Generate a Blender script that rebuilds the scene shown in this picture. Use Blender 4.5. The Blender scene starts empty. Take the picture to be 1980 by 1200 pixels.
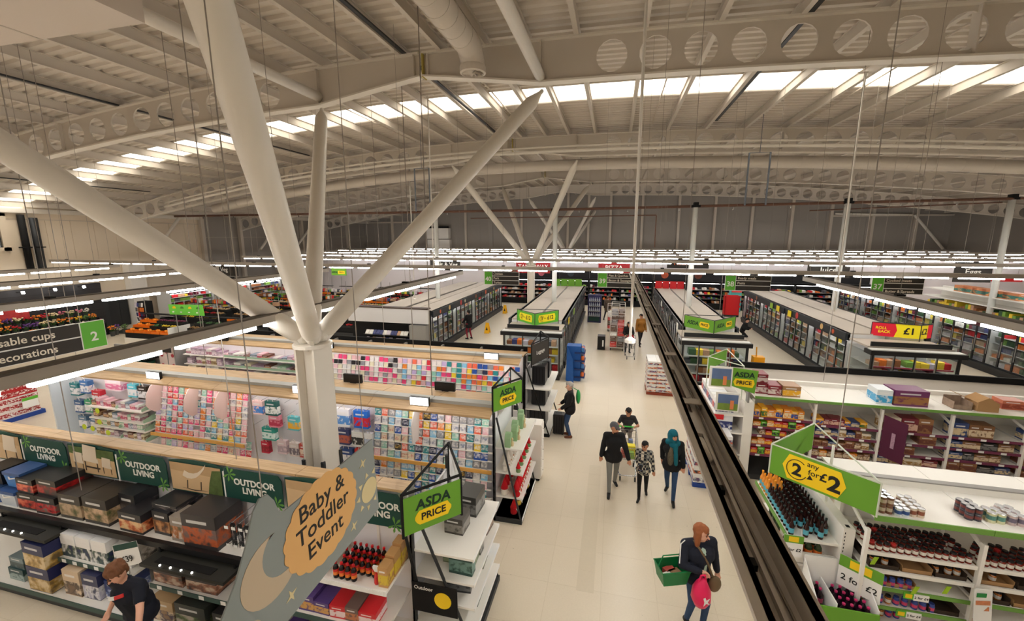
import bpy, math, random
import numpy as np
from mathutils import Vector, Matrix
S = bpy.context.scene
C = S.collection
R = random.Random(11)
rad = math.radians

# ---------------------------------------------------------------- camera
CAM = Vector((0, 0, 6.0))
F = 810.08
yaw, pit, rol = rad(13.655), rad(10.043), rad(-.116)
_f = Vector((-math.sin(yaw)*math.cos(pit), math.cos(yaw)*math.cos(pit), -math.sin(pit)))
_r = Vector((math.cos(yaw), math.sin(yaw), 0))
_u = _r.cross(_f)
_r2 = math.cos(rol)*_r + math.sin(rol)*_u
_u2 = -math.sin(rol)*_r + math.cos(rol)*_u
cd = bpy.data.cameras.new('camera')
cam = bpy.data.objects.new('camera', cd)
C.objects.link(cam)
cd.sensor_fit = 'HORIZONTAL'; cd.sensor_width = 36; cd.lens = F/1980*36
cd.clip_start = .05; cd.clip_end = 400
m = Matrix((_r2, _u2, -_f)).transposed().to_4x4()
m.translation = CAM
cam.matrix_world = m
S.camera = cam

# ---------------------------------------------------------------- daylight and exposure
w = bpy.data.worlds.new('sky'); S.world = w
w.use_nodes = True
bg = w.node_tree.nodes['Background']
bg.inputs[0].default_value = (1.0, .95, .86, 1)
bg.inputs[1].default_value = 4.5
S.view_settings.view_transform = 'Standard'
S.view_settings.look = 'None'
S.view_settings.gamma = 1
S.view_settings.use_curve_mapping = False
S.view_settings.exposure = 0.3
TUBE = 29.0                      # brightness of the light tubes on the rails
S.cycles.max_bounces = 8
S.cycles.diffuse_bounces = 5
S.cycles.glossy_bounces = 3
S.cycles.transmission_bounces = 6
S.cycles.transparent_max_bounces = 12
S.cycles.sample_clamp_indirect = 6
S.cycles.caustics_reflective = False
S.cycles.caustics_refractive = False

# ---------------------------------------------------------------- materials
MATS = {}
def lin(c):
    return tuple((x/12.92 if x <= .04045 else ((x+.055)/1.055)**2.4) for x in c)
def rgb(r, g, b):
    return lin((r/255, g/255, b/255))
def mat(name, col, rough=.6, metal=0., spec=.35, emit=0., noise=0., nscale=6., bump=0., trans=0., coat=0.):
    if name in MATS: return MATS[name]
    m = bpy.data.materials.new(name); m.use_nodes = True
    nt = m.node_tree; b = nt.nodes['Principled BSDF']
    b.inputs['Base Color'].default_value = (*col, 1)
    b.inputs['Roughness'].default_value = rough
    b.inputs['Metallic'].default_value = metal
    b.inputs['Specular IOR Level'].default_value = spec
    if coat: b.inputs['Coat Weight'].default_value = coat
    if trans: b.inputs['Transmission Weight'].default_value = trans
    if emit:
        b.inputs['Emission Color'].default_value = (*col, 1)
        b.inputs['Emission Strength'].default_value = emit
    if noise or bump:
        tc = nt.nodes.new('ShaderNodeTexCoord'); n = nt.nodes.new('ShaderNodeTexNoise')
        n.inputs['Scale'].default_value = nscale; n.inputs['Detail'].default_value = 5
        nt.links.new(tc.outputs['Object'], n.inputs['Vector'])
        if noise:
            mx = nt.nodes.new('ShaderNodeMix'); mx.data_type = 'RGBA'
            mx.inputs['A'].default_value = (*[min(1, c*(1+noise)) for c in col], 1)
            mx.inputs['B'].default_value = (*[c*(1-noise) for c in col], 1)
            nt.links.new(n.outputs['Fac'], mx.inputs['Factor'])
            nt.links.new(mx.outputs['Result'], b.inputs['Base Color'])
        if bump:
            bp = nt.nodes.new('ShaderNodeBump'); bp.inputs['Strength'].default_value = bump
            bp.inputs['Distance'].default_value = .02
            nt.links.new(n.outputs['Fac'], bp.inputs['Height']); nt.links.new(bp.outputs['Normal'], b.inputs['Normal'])
    MATS[name] = m
    return m
def _math(nt, op, a, b=None, c=None):
    n = nt.nodes.new('ShaderNodeMath'); n.operation = op
    for i, x in enumerate((a, b, c)):
        if x is None: continue
        if isinstance(x, (int, float)): n.inputs[i].default_value = x
        else: nt.links.new(x, n.inputs[i])
    return n.outputs[0]
def _mix(nt, fac, a, b):
    n = nt.nodes.new('ShaderNodeMix'); n.data_type = 'RGBA'
    for k, x in (('Factor', fac), ('A', a), ('B', b)):
        if isinstance(x, (int, float)): n.inputs[k].default_value = x
        elif isinstance(x, tuple): n.inputs[k].default_value = (*x, 1)
        else: nt.links.new(x, n.inputs[k])
    return n.outputs['Result']
def printed(name, base, pic, tone, hi=None, scale=5., rough=.35, lo=.12, top=.62, seedy=True):
    """carton print: a plain ground with a blotchy picture panel and a pale caption line"""
    if name in MATS: return MATS[name]
    m = bpy.data.materials.new(name); m.use_nodes = True
    nt = m.node_tree; b = nt.nodes['Principled BSDF']
    b.inputs['Roughness'].default_value = rough
    tc = nt.nodes.new('ShaderNodeTexCoord'); sp = nt.nodes.new('ShaderNodeSeparateXYZ')
    nt.links.new(tc.outputs['Generated'], sp.inputs[0])
    oi = nt.nodes.new('ShaderNodeObjectInfo')
    nz = nt.nodes.new('ShaderNodeTexNoise'); nz.noise_dimensions = '4D'
    nz.inputs['Scale'].default_value = scale; nz.inputs['Detail'].default_value = 3
    nt.links.new(tc.outputs['Generated'], nz.inputs['Vector'])
    if seedy: nt.links.new(_math(nt, 'MULTIPLY', oi.outputs['Random'], 40.), nz.inputs['W'])
    rp = nt.nodes.new('ShaderNodeValToRGB'); rp.color_ramp.interpolation = 'LINEAR'
    e = rp.color_ramp.elements
    e[0].position = .36; e[0].color = (*tone, 1); e[1].position = .6; e[1].color = (*(hi or pic), 1)
    k = e.new(.48); k.color = (*pic, 1)
    nt.links.new(nz.outputs['Fac'], rp.inputs[0])
    z = sp.outputs['Z']
    inz = _math(nt, 'MULTIPLY', _math(nt, 'GREATER_THAN', z, lo), _math(nt, 'LESS_THAN', z, top))
    col = _mix(nt, inz, base, rp.outputs[0])
    cap = _math(nt, 'MULTIPLY', _math(nt, 'GREATER_THAN', z, .74), _math(nt, 'LESS_THAN', z, .83))
    cx = _math(nt, 'LESS_THAN', _math(nt, 'ABSOLUTE', _math(nt, 'SUBTRACT', sp.outputs['X'], .45)), .3)
    col = _mix(nt, _math(nt, 'MULTIPLY', _math(nt, 'MULTIPLY', cap, cx), .75), col, (.85, .85, .85))
    nt.links.new(col, b.inputs['Base Color'])
    MATS[name] = m
    return m

# ---------------------------------------------------------------- mesh helpers
class MB:
    def __init__(s): s.v = []; s.f = []; s.m = []
    def add(s, vs, fs, m=0):
        n = len(s.v); s.v += [tuple(v) for v in vs]
        s.f += [tuple(i+n for i in f) for f in fs]; s.m += [m]*len(fs); return s
    def box(s, x0, x1, y0, y1, z0, z1, m=0):
        return s.add([(x0,y0,z0),(x1,y0,z0),(x1,y1,z0),(x0,y1,z0),(x0,y0,z1),(x1,y0,z1),(x1,y1,z1),(x0,y1,z1)],
                     [(3,2,1,0),(4,5,6,7),(0,1,5,4),(1,2,6,5),(2,3,7,6),(3,0,4,7)], m)
    def obox(s, c, ax, ay, az, m=0):
        c, ax, ay, az = map(Vector, (c, ax, ay, az))
        return s.add([c-ax-ay-az, c+ax-ay-az, c+ax+ay-az, c-ax+ay-az, c-ax-ay+az, c+ax-ay+az, c+ax+ay+az, c-ax+ay+az],
                     [(3,2,1,0),(4,5,6,7),(0,1,5,4),(1,2,6,5),(2,3,7,6),(3,0,4,7)], m)
    def quad(s, *p, m=0): return s.add(p, [tuple(range(len(p)))], m)
    def prism(s, poly, d, m=0):
        """extrude a planar 3D polygon by vector d"""
        d = Vector(d); P = [Vector(p) for p in poly]; n = len(P)
        return s.add(P+[p+d for p in P], [tuple(range(n))[::-1], tuple(range(n, 2*n))] + [(i, (i+1) % n, n+(i+1) % n, n+i) for i in range(n)], m)
    def cyl(s, p0, p1, r0, r1=None, n=10, m=0, cap=True):
        p0, p1 = Vector(p0), Vector(p1); r1 = r0 if r1 is None else r1
        d = (p1-p0).normalized(); a = d.orthogonal().normalized(); b = d.cross(a)
        vs = []
        for p, r in ((p0, r0), (p1, r1)):
            vs += [p+a*(r*math.cos(2*math.pi*i/n))+b*(r*math.sin(2*math.pi*i/n)) for i in range(n)]
        fs = [(i, (i+1) % n, n+(i+1) % n, n+i) for i in range(n)]
        if cap: fs += [tuple(range(n))[::-1], tuple(range(n, 2*n))]
        return s.add(vs, fs, m)
    def tube(s, pts, r, n=6, m=0, closed=False):
        P = [Vector(p) for p in pts]; k = len(P); vs = []; prev = None
        for i, p in enumerate(P):
            if closed: t = P[(i+1) % k]-P[i-1]
            else: t = P[min(i+1, k-1)]-P[max(i-1, 0)]
            t.normalize()
            a = t.orthogonal() if prev is None else prev-t*prev.dot(t)
            if a.length < 1e-6: a = t.orthogonal()
            a.normalize(); prev = a; b = t.cross(a)
            rr = r[i] if isinstance(r, (list, tuple)) else r
            vs += [p+a*(rr*math.cos(2*math.pi*j/n))+b*(rr*math.sin(2*math.pi*j/n)) for j in range(n)]
        fs = []
        for i in range(k if closed else k-1):
            q = (i+1) % k
            fs += [(i*n+j, i*n+(j+1) % n, q*n+(j+1) % n, q*n+j) for j in range(n)]
        if not closed: fs += [tuple(range(n))[::-1], tuple(range((k-1)*n, k*n))]
        return s.add(vs, fs, m)
    def lathe(s, prof, n=10, c=(0,0,0), m=0):
        vs = []; k = len(prof)
        for r, z in prof:
            vs += [(c[0]+r*math.cos(2*math.pi*i/n), c[1]+r*math.sin(2*math.pi*i/n), c[2]+z) for i in range(n)]
        ms = m if isinstance(m, (list, tuple)) else [m]*(k-1)
        b = len(s.v); s.v += vs
        for q in range(k-1):
            for i in range(n):
                s.f.append((b+q*n+i, b+q*n+(i+1) % n, b+(q+1)*n+(i+1) % n, b+(q+1)*n+i)); s.m.append(ms[q])
        s.f.append(tuple(b+i for i in range(n))[::-1]); s.m.append(ms[0])
        s.f.append(tuple(b+(k-1)*n+i for i in range(n))); s.m.append(ms[-1])
        return s
    def ell(s, c, rx, ry, rz, n=10, k=6, m=0):
        vs = [(c[0], c[1], c[2]-rz)]
        for i in range(1, k):
            t = math.pi*i/k
            vs += [(c[0]+rx*math.sin(t)*math.cos(2*math.pi*j/n), c[1]+ry*math.sin(t)*math.sin(2*math.pi*j/n), c[2]-rz*math.cos(t)) for j in range(n)]
        vs.append((c[0], c[1], c[2]+rz)); fs = [(0, 1+(j+1) % n, 1+j) for j in range(n)]
        for i in range(k-2):
            fs += [(1+i*n+j, 1+i*n+(j+1) % n, 1+(i+1)*n+(j+1) % n, 1+(i+1)*n+j) for j in range(n)]
        t = len(vs)-1; o = 1+(k-2)*n
        fs += [(o+j, o+(j+1) % n, t) for j in range(n)]
        return s.add(vs, fs, m)
    def mesh(s, name, mats, smooth=False):
        me = bpy.data.meshes.new(name)
        me.from_pydata(s.v, [], s.f)
        if not isinstance(mats, (list, tuple)): mats = [mats]
        for x in mats: me.materials.append(x)
        if len(mats) > 1: me.polygons.foreach_set('material_index', s.m)
        if smooth: me.polygons.foreach_set('use_smooth', [True]*len(s.f))
        me.update()
        return me
def wl(o):
    v = Vector((0, 0, 0))
    while o is not None: v += o.location; o = o.parent
    return v
def put(name, mesh, parent=None, loc=None, rotz=0):
    o = bpy.data.objects.new(name, mesh); C.objects.link(o)
    p = Vector(loc) if loc is not None else Vector((0, 0, 0))
    if parent is not None: o.parent = parent; p = p-wl(parent)
    o.location = p
    if rotz: o.rotation_euler = (0, 0, rotz)
    return o
def part(name, mb, mats, parent=None, smooth=False):
    return put(name, mb.mesh(name, mats, smooth), parent)
def tag(o, label=None, cat=None, group=None, kind=None):
    if label: o['label'] = label
    if cat: o['category'] = cat
    if group: o['group'] = group
    if kind: o['kind'] = kind
    return o
def thing(name, label, cat, loc=(0,0,0), group=None):
    o = bpy.data.objects.new(name, None); C.objects.link(o); o.location = loc; o.empty_display_size = .1
    return tag(o, label, cat, group)
def struct(name, mb, mats, label=None, parent=None, smooth=False):
    o = part(name, mb, mats, parent, smooth)
    if parent is None: o['kind'] = 'structure'
    if label: o['label'] = label
    return o
def sempty(name, label=None, loc=(0,0,0)):
    o = bpy.data.objects.new(name, None); C.objects.link(o); o.location = loc; o.empty_display_size = .1
    o['kind'] = 'structure'
    if label: o['label'] = label
    return o
def dup(root, loc=None, rotz=None, parent=None):
    r = root.copy(); C.objects.link(r)
    if parent is not None: r.parent = parent
    if loc is not None: r.location = loc
    if rotz is not None: r.rotation_euler = (0, 0, rotz)
    for ch in root.children: dup(ch, parent=r)
    return r
def text(body, size, o, ux, uy, m, parent, bold=0., align='CENTER', name='lettering', sx=1., shear=0., ext=.0015):
    cu = bpy.data.curves.new(name, 'FONT')
    cu.body = body; cu.size = size; cu.extrude = ext; cu.offset = bold*size; cu.align_x = align; cu.align_y = 'CENTER'
    cu.resolution_u = 3; cu.shear = shear; cu.space_line = .95
    cu.materials.append(m)
    tmp = bpy.data.objects.new(name, cu)
    me = bpy.data.meshes.new_from_object(tmp); bpy.data.objects.remove(tmp); bpy.data.curves.remove(cu)
    me.materials.clear(); me.materials.append(m)
    ob = bpy.data.objects.new(name, me); C.objects.link(ob)
    ux, uy = Vector(ux).normalized(), Vector(uy).normalized(); uz = ux.cross(uy)
    mw = Matrix((ux*sx, uy, uz)).transposed().to_4x4(); mw.translation = Vector(o)-(wl(parent) if parent else Vector())
    if parent is not None: ob.parent = parent
    ob.matrix_local = mw
    return ob
_ONES = 'first second third fourth fifth sixth seventh eighth ninth tenth eleventh twelfth thirteenth fourteenth fifteenth sixteenth seventeenth eighteenth nineteenth'.split()
def nth(n):
    if n < 20: return _ONES[n-1]
    t = {2: 'twent', 3: 'thirt', 4: 'fort', 5: 'fift', 6: 'sixt'}[n//10]
    return t+'ieth' if n % 10 == 0 else t+'y-'+_ONES[n % 10-1]
_BM = {}
def boxmesh(name, w, d, h, m):
    """a carton standing on its base, front towards -y"""
    k = (name, round(w,3), round(d,3), round(h,3), m.name)
    if k not in _BM: _BM[k] = MB().box(-w/2, w/2, -d/2, d/2, 0, h).mesh(name, m)
    return _BM[k]
UP = Vector((0, 0, 1))

# shared materials
white = mat('white paint', rgb(236,232,226), .5)
ivory = mat('ivory steel paint', rgb(228,222,212), .45, noise=.03, nscale=2)
steelw = mat('pale grey roof paint', rgb(208,200,190), .55, noise=.03, nscale=1.5)
grey = mat('mid grey metal', rgb(150,148,145), .45, .3)
dgrey = mat('dark grey metal', rgb(52,54,57), .5, .2)
black = mat('black plastic', rgb(20,20,22), .4)
mblack = mat('matt black', rgb(14,14,15), .8)
chrome = mat('chromed wire', rgb(190,192,195), .25, .9)
galv = mat('galvanised steel', rgb(206,200,194), .55, 0., noise=.08, nscale=5)
asdag = mat('leaf green sign', rgb(104,160,48), .5)
brightg = mat('bright green sign', rgb(96,180,56), .5)
yellow = mat('promo yellow', rgb(246,208,30), .5)
lemon = mat('lemon yellow', rgb(250,232,40), .5)
ink = mat('black ink', rgb(28,28,28), .6)
inkg = mat('dark green ink', rgb(20,48,34), .6)
paper = mat('white card', rgb(240,240,238), .6)
red = mat('signal red', rgb(204,34,40), .5)
shelfw = mat('white shelf enamel', rgb(240,237,230), .4)
wood = None
# ================================================================ the building
XL, XR, YB, YF = -32.8, 32.0, 51.0, -7.0
def zt(X): return 10.78-(.0038 if X < -3.3 else .0022)*(X+3.3)**2

def floor_material():
    m = bpy.data.materials.new('cream vinyl floor'); m.use_nodes = True
    nt = m.node_tree; b = nt.nodes['Principled BSDF']
    tc = nt.nodes.new('ShaderNodeTexCoord')
    n1 = nt.nodes.new('ShaderNodeTexNoise'); n1.inputs['Scale'].default_value = .35; n1.inputs['Detail'].default_value = 3
    n2 = nt.nodes.new('ShaderNodeTexNoise'); n2.inputs['Scale'].default_value = 38; n2.inputs['Detail'].default_value = 2
    n3 = nt.nodes.new('ShaderNodeTexVoronoi'); n3.inputs['Scale'].default_value = 3.2
    for n in (n1, n2, n3): nt.links.new(tc.outputs['Object'], n.inputs['Vector'])
    a = _mix(nt, n1.outputs['Fac'], rgb(232,222,202), rgb(222,208,186))
    a = _mix(nt, _math(nt, 'MULTIPLY', n2.outputs['Fac'], .35), a, rgb(196,182,160))
    a = _mix(nt, _math(nt, 'MULTIPLY', _math(nt, 'LESS_THAN', n3.outputs['Distance'], .03), .5), a, rgb(96,84,74))
    br = nt.nodes.new('ShaderNodeTexBrick'); br.offset = 0; br.inputs['Scale'].default_value = 1
    br.inputs['Brick Width'].default_value = .915; br.inputs['Row Height'].default_value = .915; br.inputs['Mortar Size'].default_value = .004
    br.inputs['Color1'].default_value = (1,1,1,1); br.inputs['Color2'].default_value = (.965,.96,.95,1); br.inputs['Mortar'].default_value = (.86,.84,.8,1)
    nt.links.new(tc.outputs['Object'], br.inputs['Vector'])
    mx = nt.nodes.new('ShaderNodeMix'); mx.data_type = 'RGBA'; mx.blend_type = 'MULTIPLY'; mx.inputs['Factor'].default_value = 1
    nt.links.new(a, mx.inputs['A']); nt.links.new(br.outputs['Color'], mx.inputs['B'])
    nt.links.new(mx.outputs['Result'], b.inputs['Base Color'])
    b.inputs['Roughness'].default_value = .28; b.inputs['Specular IOR Level'].default_value = .45
    return m
FLOOR = floor_material()
fl = MB(); fl.box(XL-.3, XR+.3, YF-.3, YB+.3, -.2, 0)
fl = struct('floor', fl, FLOOR, 'cream speckled vinyl sales floor')
# repaired strip of slightly darker tiles let into the aisle
pm = mat('older vinyl tile', rgb(214,202,180), .35, noise=.04, nscale=20)
for i in range(9):
    o = part('tile', MB().box(-.42, -.12, 6.35+i*.46, 6.35+i*.46+.452, 0, .0015), pm, fl)

# ---- walls
cream = mat('cream wall lining', rgb(226,212,192), .7, noise=.02, nscale=.6)
clad = mat('grey composite cladding', rgb(150,144,138), .6, noise=.04, nscale=.5)
lav = mat('pale lilac wall paint', rgb(214,208,212), .7)
postm = mat('wall post paint', rgb(200,190,178), .6)
def wall_grid(parent, axis, p, a0, a1, z0, z1, da, dz, m, flip, t=.06, ztop=None):
    n = max(1, round((a1-a0)/da)); k = max(1, round((z1-z0)/dz))
    wa, wz = (a1-a0)/n, (z1-z0)/k
    for i in range(n):
        for j in range(k):
            x0, x1 = a0+i*wa+.012, a0+(i+1)*wa-.012
            y0, y1 = z0+j*wz+.008, z0+(j+1)*wz-.008
            mb = MB()
            if axis == 'x': mb.box(x0, x1, p-t if not flip else p, p if not flip else p+t, y0, y1)
            else: mb.box(p if not flip else p-t, p+t if not flip else p, x0, x1, y0, y1)
            part('panel', mb, m, parent)
wb = struct('wall_back', MB().box(XL-.2, XR+.2, YB, YB+.2, 0, 11.2), clad, 'grey composite panel rear wall of the store')
wall_grid(wb, 'x', YB, XL, XR, 3.9, 11.1, 3.65, 1.8, clad, False)
for x in (-28.5,-25.2,-18.3,-11.1,-5.5,-3.1,-.6,2.9,6.8,10.5,14.2,18,21.6,25.3,29):
    part('post', MB().box(x-.13, x+.13, YB-.32, YB-.06, 0, 11), postm, wb)
part('rail', MB().box(XL, -25.2, YB-.28, YB-.08, 7.72, 7.9), postm, wb)
part('rail', MB().box(21.6, XR, YB-.28, YB-.08, 7.9, 8.06), postm, wb)
part('brace', MB().cyl((28.6, YB-.5, 8.0), (31.4, YB-.5, 4.7), .12, n=8), ivory, wb)
part('brace', MB().cyl((21.8, YB-.5, 8.2), (28.4, YB-.5, 8.0), .09, n=8), ivory, wb)
wlft = struct('wall_left', MB().box(XL-.2, XL, YF, YB, 0, 8.2), cream, 'cream lined side wall, grey clad towards the far end')
wall_grid(wlft, 'y', XL, YF, 27.6, 3.2, 7.0, 1.2, 3.8, cream, False, .03)
wall_grid(wlft, 'y', XL, 27.7, YB-.1, .1, 7.9, 3.9, 1.95, clad, False, .05)
for y in (27.7, 31.3, 35.2, 39, 43, 47): part('post', MB().box(XL+.05, XL+.34, y-.14, y+.14, 0, 8), postm, wlft)
for y, d in ((23.5, 2.2), (33.0, 2.6), (37.5, 3.0)):
    part('brace', MB().cyl((XL+.5, y, 4.8), (XL+.5, y+d, 7.4), .11, n=8), ivory, wlft)
part('eaves_trim', MB().box(XL, XL+.25, YF, 27.6, 7.35, 7.6), ivory, wlft)
part('string_line', MB().box(XL, XL+.05, YF, 27.6, 6.98, 7.02), postm, wlft)
wr = struct('wall_right', MB().box(XR, XR+.2, YF, YB, 0, 8.6), clad, 'grey clad side wall beyond the chilled aisle')
wf = struct('wall_front', MB().box(XL, XR, YF-.2, YF, 0, 11.3), cream, 'cream lined wall behind the gallery')
# window high in the side wall with a dark office behind it
glass = bpy.data.materials.new('window glass'); glass.use_nodes = True
_b = glass.node_tree.nodes['Principled BSDF']; _b.inputs['Base Color'].default_value = (.06,.065,.07,1); _b.inputs['Roughness'].default_value = .08
w1 = sempty('window_1', 'office window with a cream frame high in the side wall', (XL, 15, 5.3))
part('pane', MB().box(XL+.03, XL+.06, 14.2, 16.05, 5.45, 7.15), glass, w1)
fr = MB()
for y0, y1, z0, z1 in ((14.0,16.35,5.25,5.45),(14.0,16.35,7.15,7.3),(16.05,16.35,5.25,7.3),(14.0,14.2,5.25,7.3)): fr.box(XL+.02, XL+.16, y0, y1, z0, z1)
part('window_frame', fr, cream, w1)
part('blind', MB().box(XL+.065, XL+.075, 14.2, 16.05, 6.85, 7.15), mat('blind fabric', rgb(196,188,176), .8), w1)
# dark downpipes
dp = thing('downpipe', 'black rainwater downpipe beside the high office window', 'pipe', (XL+.2, 17.2, 4.3))
part('pipe', MB().cyl((XL+.2, 16.95, 4.0), (XL+.2, 16.95, 7.25), .16, n=10), mblack, dp, True)
part('pipe', MB().cyl((XL+.2, 17.45, 4.0), (XL+.2, 17.45, 7.1), .2, n=10), dgrey, dp, True)
part('bracket', MB().box(XL, XL+.4, 16.7, 17.7, 5.4, 5.46), mblack, dp)
# charcoal brick feature wall with a dark doorway
def brickm():
    m = bpy.data.materials.new('charcoal brick'); m.use_nodes = True
    nt = m.node_tree; b = nt.nodes['Principled BSDF']; tc = nt.nodes.new('ShaderNodeTexCoord')
    mp = nt.nodes.new('ShaderNodeMapping'); mp.inputs['Rotation'].default_value = (rad(90), 0, rad(90))
    br = nt.nodes.new('ShaderNodeTexBrick'); br.inputs['Scale'].default_value = 1
    br.inputs['Brick Width'].default_value = .45; br.inputs['Row Height'].default_value = .15; br.inputs['Mortar Size'].default_value = .012
    for k, c in (('Color1', rgb(46,44,46)), ('Color2', rgb(34,32,34)), ('Mortar', rgb(22,21,22))): br.inputs[k].default_value = (*c, 1)
    nt.links.new(tc.outputs['Object'], mp.inputs[0]); nt.links.new(mp.outputs[0], br.inputs['Vector'])
    nt.links.new(br.outputs['Color'], b.inputs['Base Color']); b.inputs['Roughness'].default_value = .6
    bp = nt.nodes.new('ShaderNodeBump'); bp.inputs['Strength'].default_value = .5; nt.links.new(br.outputs['Fac'], bp.inputs['Height']); bp.invert = True
    nt.links.new(bp.outputs['Normal'], b.inputs['Normal'])
    return m
BRK = brickm()
part('brick_facing', MB().box(XL+.03, XL+.3, 5, 20.1, 0, 3.08), BRK, wlft)
d1 = sempty('door_1', 'charcoal double door at the end of the brick feature wall', (XL+.2, 21, 0))
part('leaf', MB().box(XL+.03, XL+.16, 20.35, 21.05, 0, 2.1), mat('charcoal door', rgb(40,42,44), .5), d1)
part('leaf', MB().box(XL+.03, XL+.16, 21.07, 21.6, 0, 2.1), mat('charcoal door', rgb(40,42,44), .5), d1)
part('door_frame', MB().box(XL+.03, XL+.3, 20.1, 20.35, 0, 2.25), dgrey, d1)
part('pier', MB().box(XL+.03, XL+.6, 21.7, 22.7, 0, 4.2), white, wlft)

# ---- roof
deckm = mat('roof deck paint', rgb(214,206,196), .6, noise=.03, nscale=.8)
SKY0, SKY1 = 15.5, 17.2
def deck(name, y0, y1, label):
    xs = [XL-.4+i*(XR-XL+.8)/27 for i in range(28)]
    prof = []; y = y0
    while y < y1-.01:
        for dy, dz in ((0, 0), (.13, 0), (.17, .07), (.29, .07)):
            if y+dy < y1: prof.append((y+dy, dz))
        y += .33
    prof.append((y1, 0))
    n = len(xs); vs = []; fs = []
    for (yy, dz) in prof: vs += [(x, yy, zt(x)+.3+dz) for x in xs]
    for i in range(len(prof)-1): fs += [(i*n+j, (i+1)*n+j, (i+1)*n+j+1, i*n+j+1) for j in range(n-1)]
    return struct(name, MB().add(vs, fs), deckm, label)
ceil = deck('ceiling', YF-.3, SKY0, 'arched roof of pale profiled steel decking')
ceil2 = deck('ceiling', SKY1, YB+.3, 'arched roof decking beyond the skylight band')
px = [-8.2, -7.0, -5.8, -4.65, -3.45, -2.35, -1.1]
px = [-32.0+i*1.6 for i in range(15)] + px + [.5+i*1.62 for i in range(20)]
pmesh = {}
for i, x in enumerate(px):
    z = zt(x); mb = MB()
    mb.box(x-.012, x+.012, YF, YB, z+.02, z+.29); mb.box(x-.06, x+.06, YF, YB, z, z+.022); mb.box(x-.06, x+.06, YF, YB, z+.275, z+.298)
    part('purlin', mb, steelw, ceil)
    if i % 7 == 3:
        part('cable_tray', MB().box(x+.1, x+.2, 5, 20, z+.02, z+.06), dgrey, ceil)
for x in (-4.4, -10.2, 1.4, -14.8, 7.6):
    part('conduit', MB().cyl((x, 2, zt(x)+.2), (x, 21, zt(x)+.2), .025, n=6), postm, ceil)
sky = bpy.data.materials.new('rooflight sheet'); sky.use_nodes = True
nt = sky.node_tree; nt.nodes.remove(nt.nodes['Principled BSDF'])
tr = nt.nodes.new('ShaderNodeBsdfTranslucent'); tr.inputs[0].default_value = (.95,.93,.88,1)
tp = nt.nodes.new('ShaderNodeBsdfTransparent'); tp.inputs[0].default_value = (.95,.93,.9,1)
mxs = nt.nodes.new('ShaderNodeMixShader'); mxs.inputs[0].default_value = .55
nt.links.new(tr.outputs[0], mxs.inputs[1]); nt.links.new(tp.outputs[0], mxs.inputs[2]); nt.links.new(mxs.outputs[0], nt.nodes['Material Output'].inputs[0])
leaf = mat('leaf litter', rgb(120,92,40), .8, noise=.5, nscale=9)
for i in range(len(px)-1):
    a, b = px[i]+.02, px[i+1]-.02
    w_ = sempty('window_%d' % (i+2), 'rooflight pane in the skylight band', (a, SKY0, zt(a)+.3))
    mb = MB().add([(a, SKY0, zt(a)+.36), (b, SKY0, zt(b)+.36), (b, SKY1, zt(b)+.36), (a, SKY1, zt(a)+.36),
                   (a, SKY0, zt(a)+.365), (b, SKY0, zt(b)+.365), (b, SKY1, zt(b)+.365), (a, SKY1, zt(a)+.365)], [(3,2,1,0),(4,5,6,7),(0,1,5,4),(1,2,6,5),(2,3,7,6),(3,0,4,7)])
    part('pane', mb, sky, w_)
    fr = MB()
    for yy in (SKY0, SKY1): fr.obox(((a+b)/2, yy, (zt(a)+zt(b))/2+.36), ((b-a)/2, 0, (zt(b)-zt(a))/2), (0, .03, 0), (0, 0, .05))
    part('glazing_bar', fr, steelw, w_)
    if R.random() < .75:
        t = MB()
        for q in range(5):
            u = a+(b-a)*R.random(); ww = .05+.12*R.random()
            t.box(u, min(b, u+ww), SKY0+.05, SKY0+.09+.07*R.random(), zt(u)+.37, zt(u)+.39)
        tag(part('leaf_litter', t, leaf, w_), kind='stuff')

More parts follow.
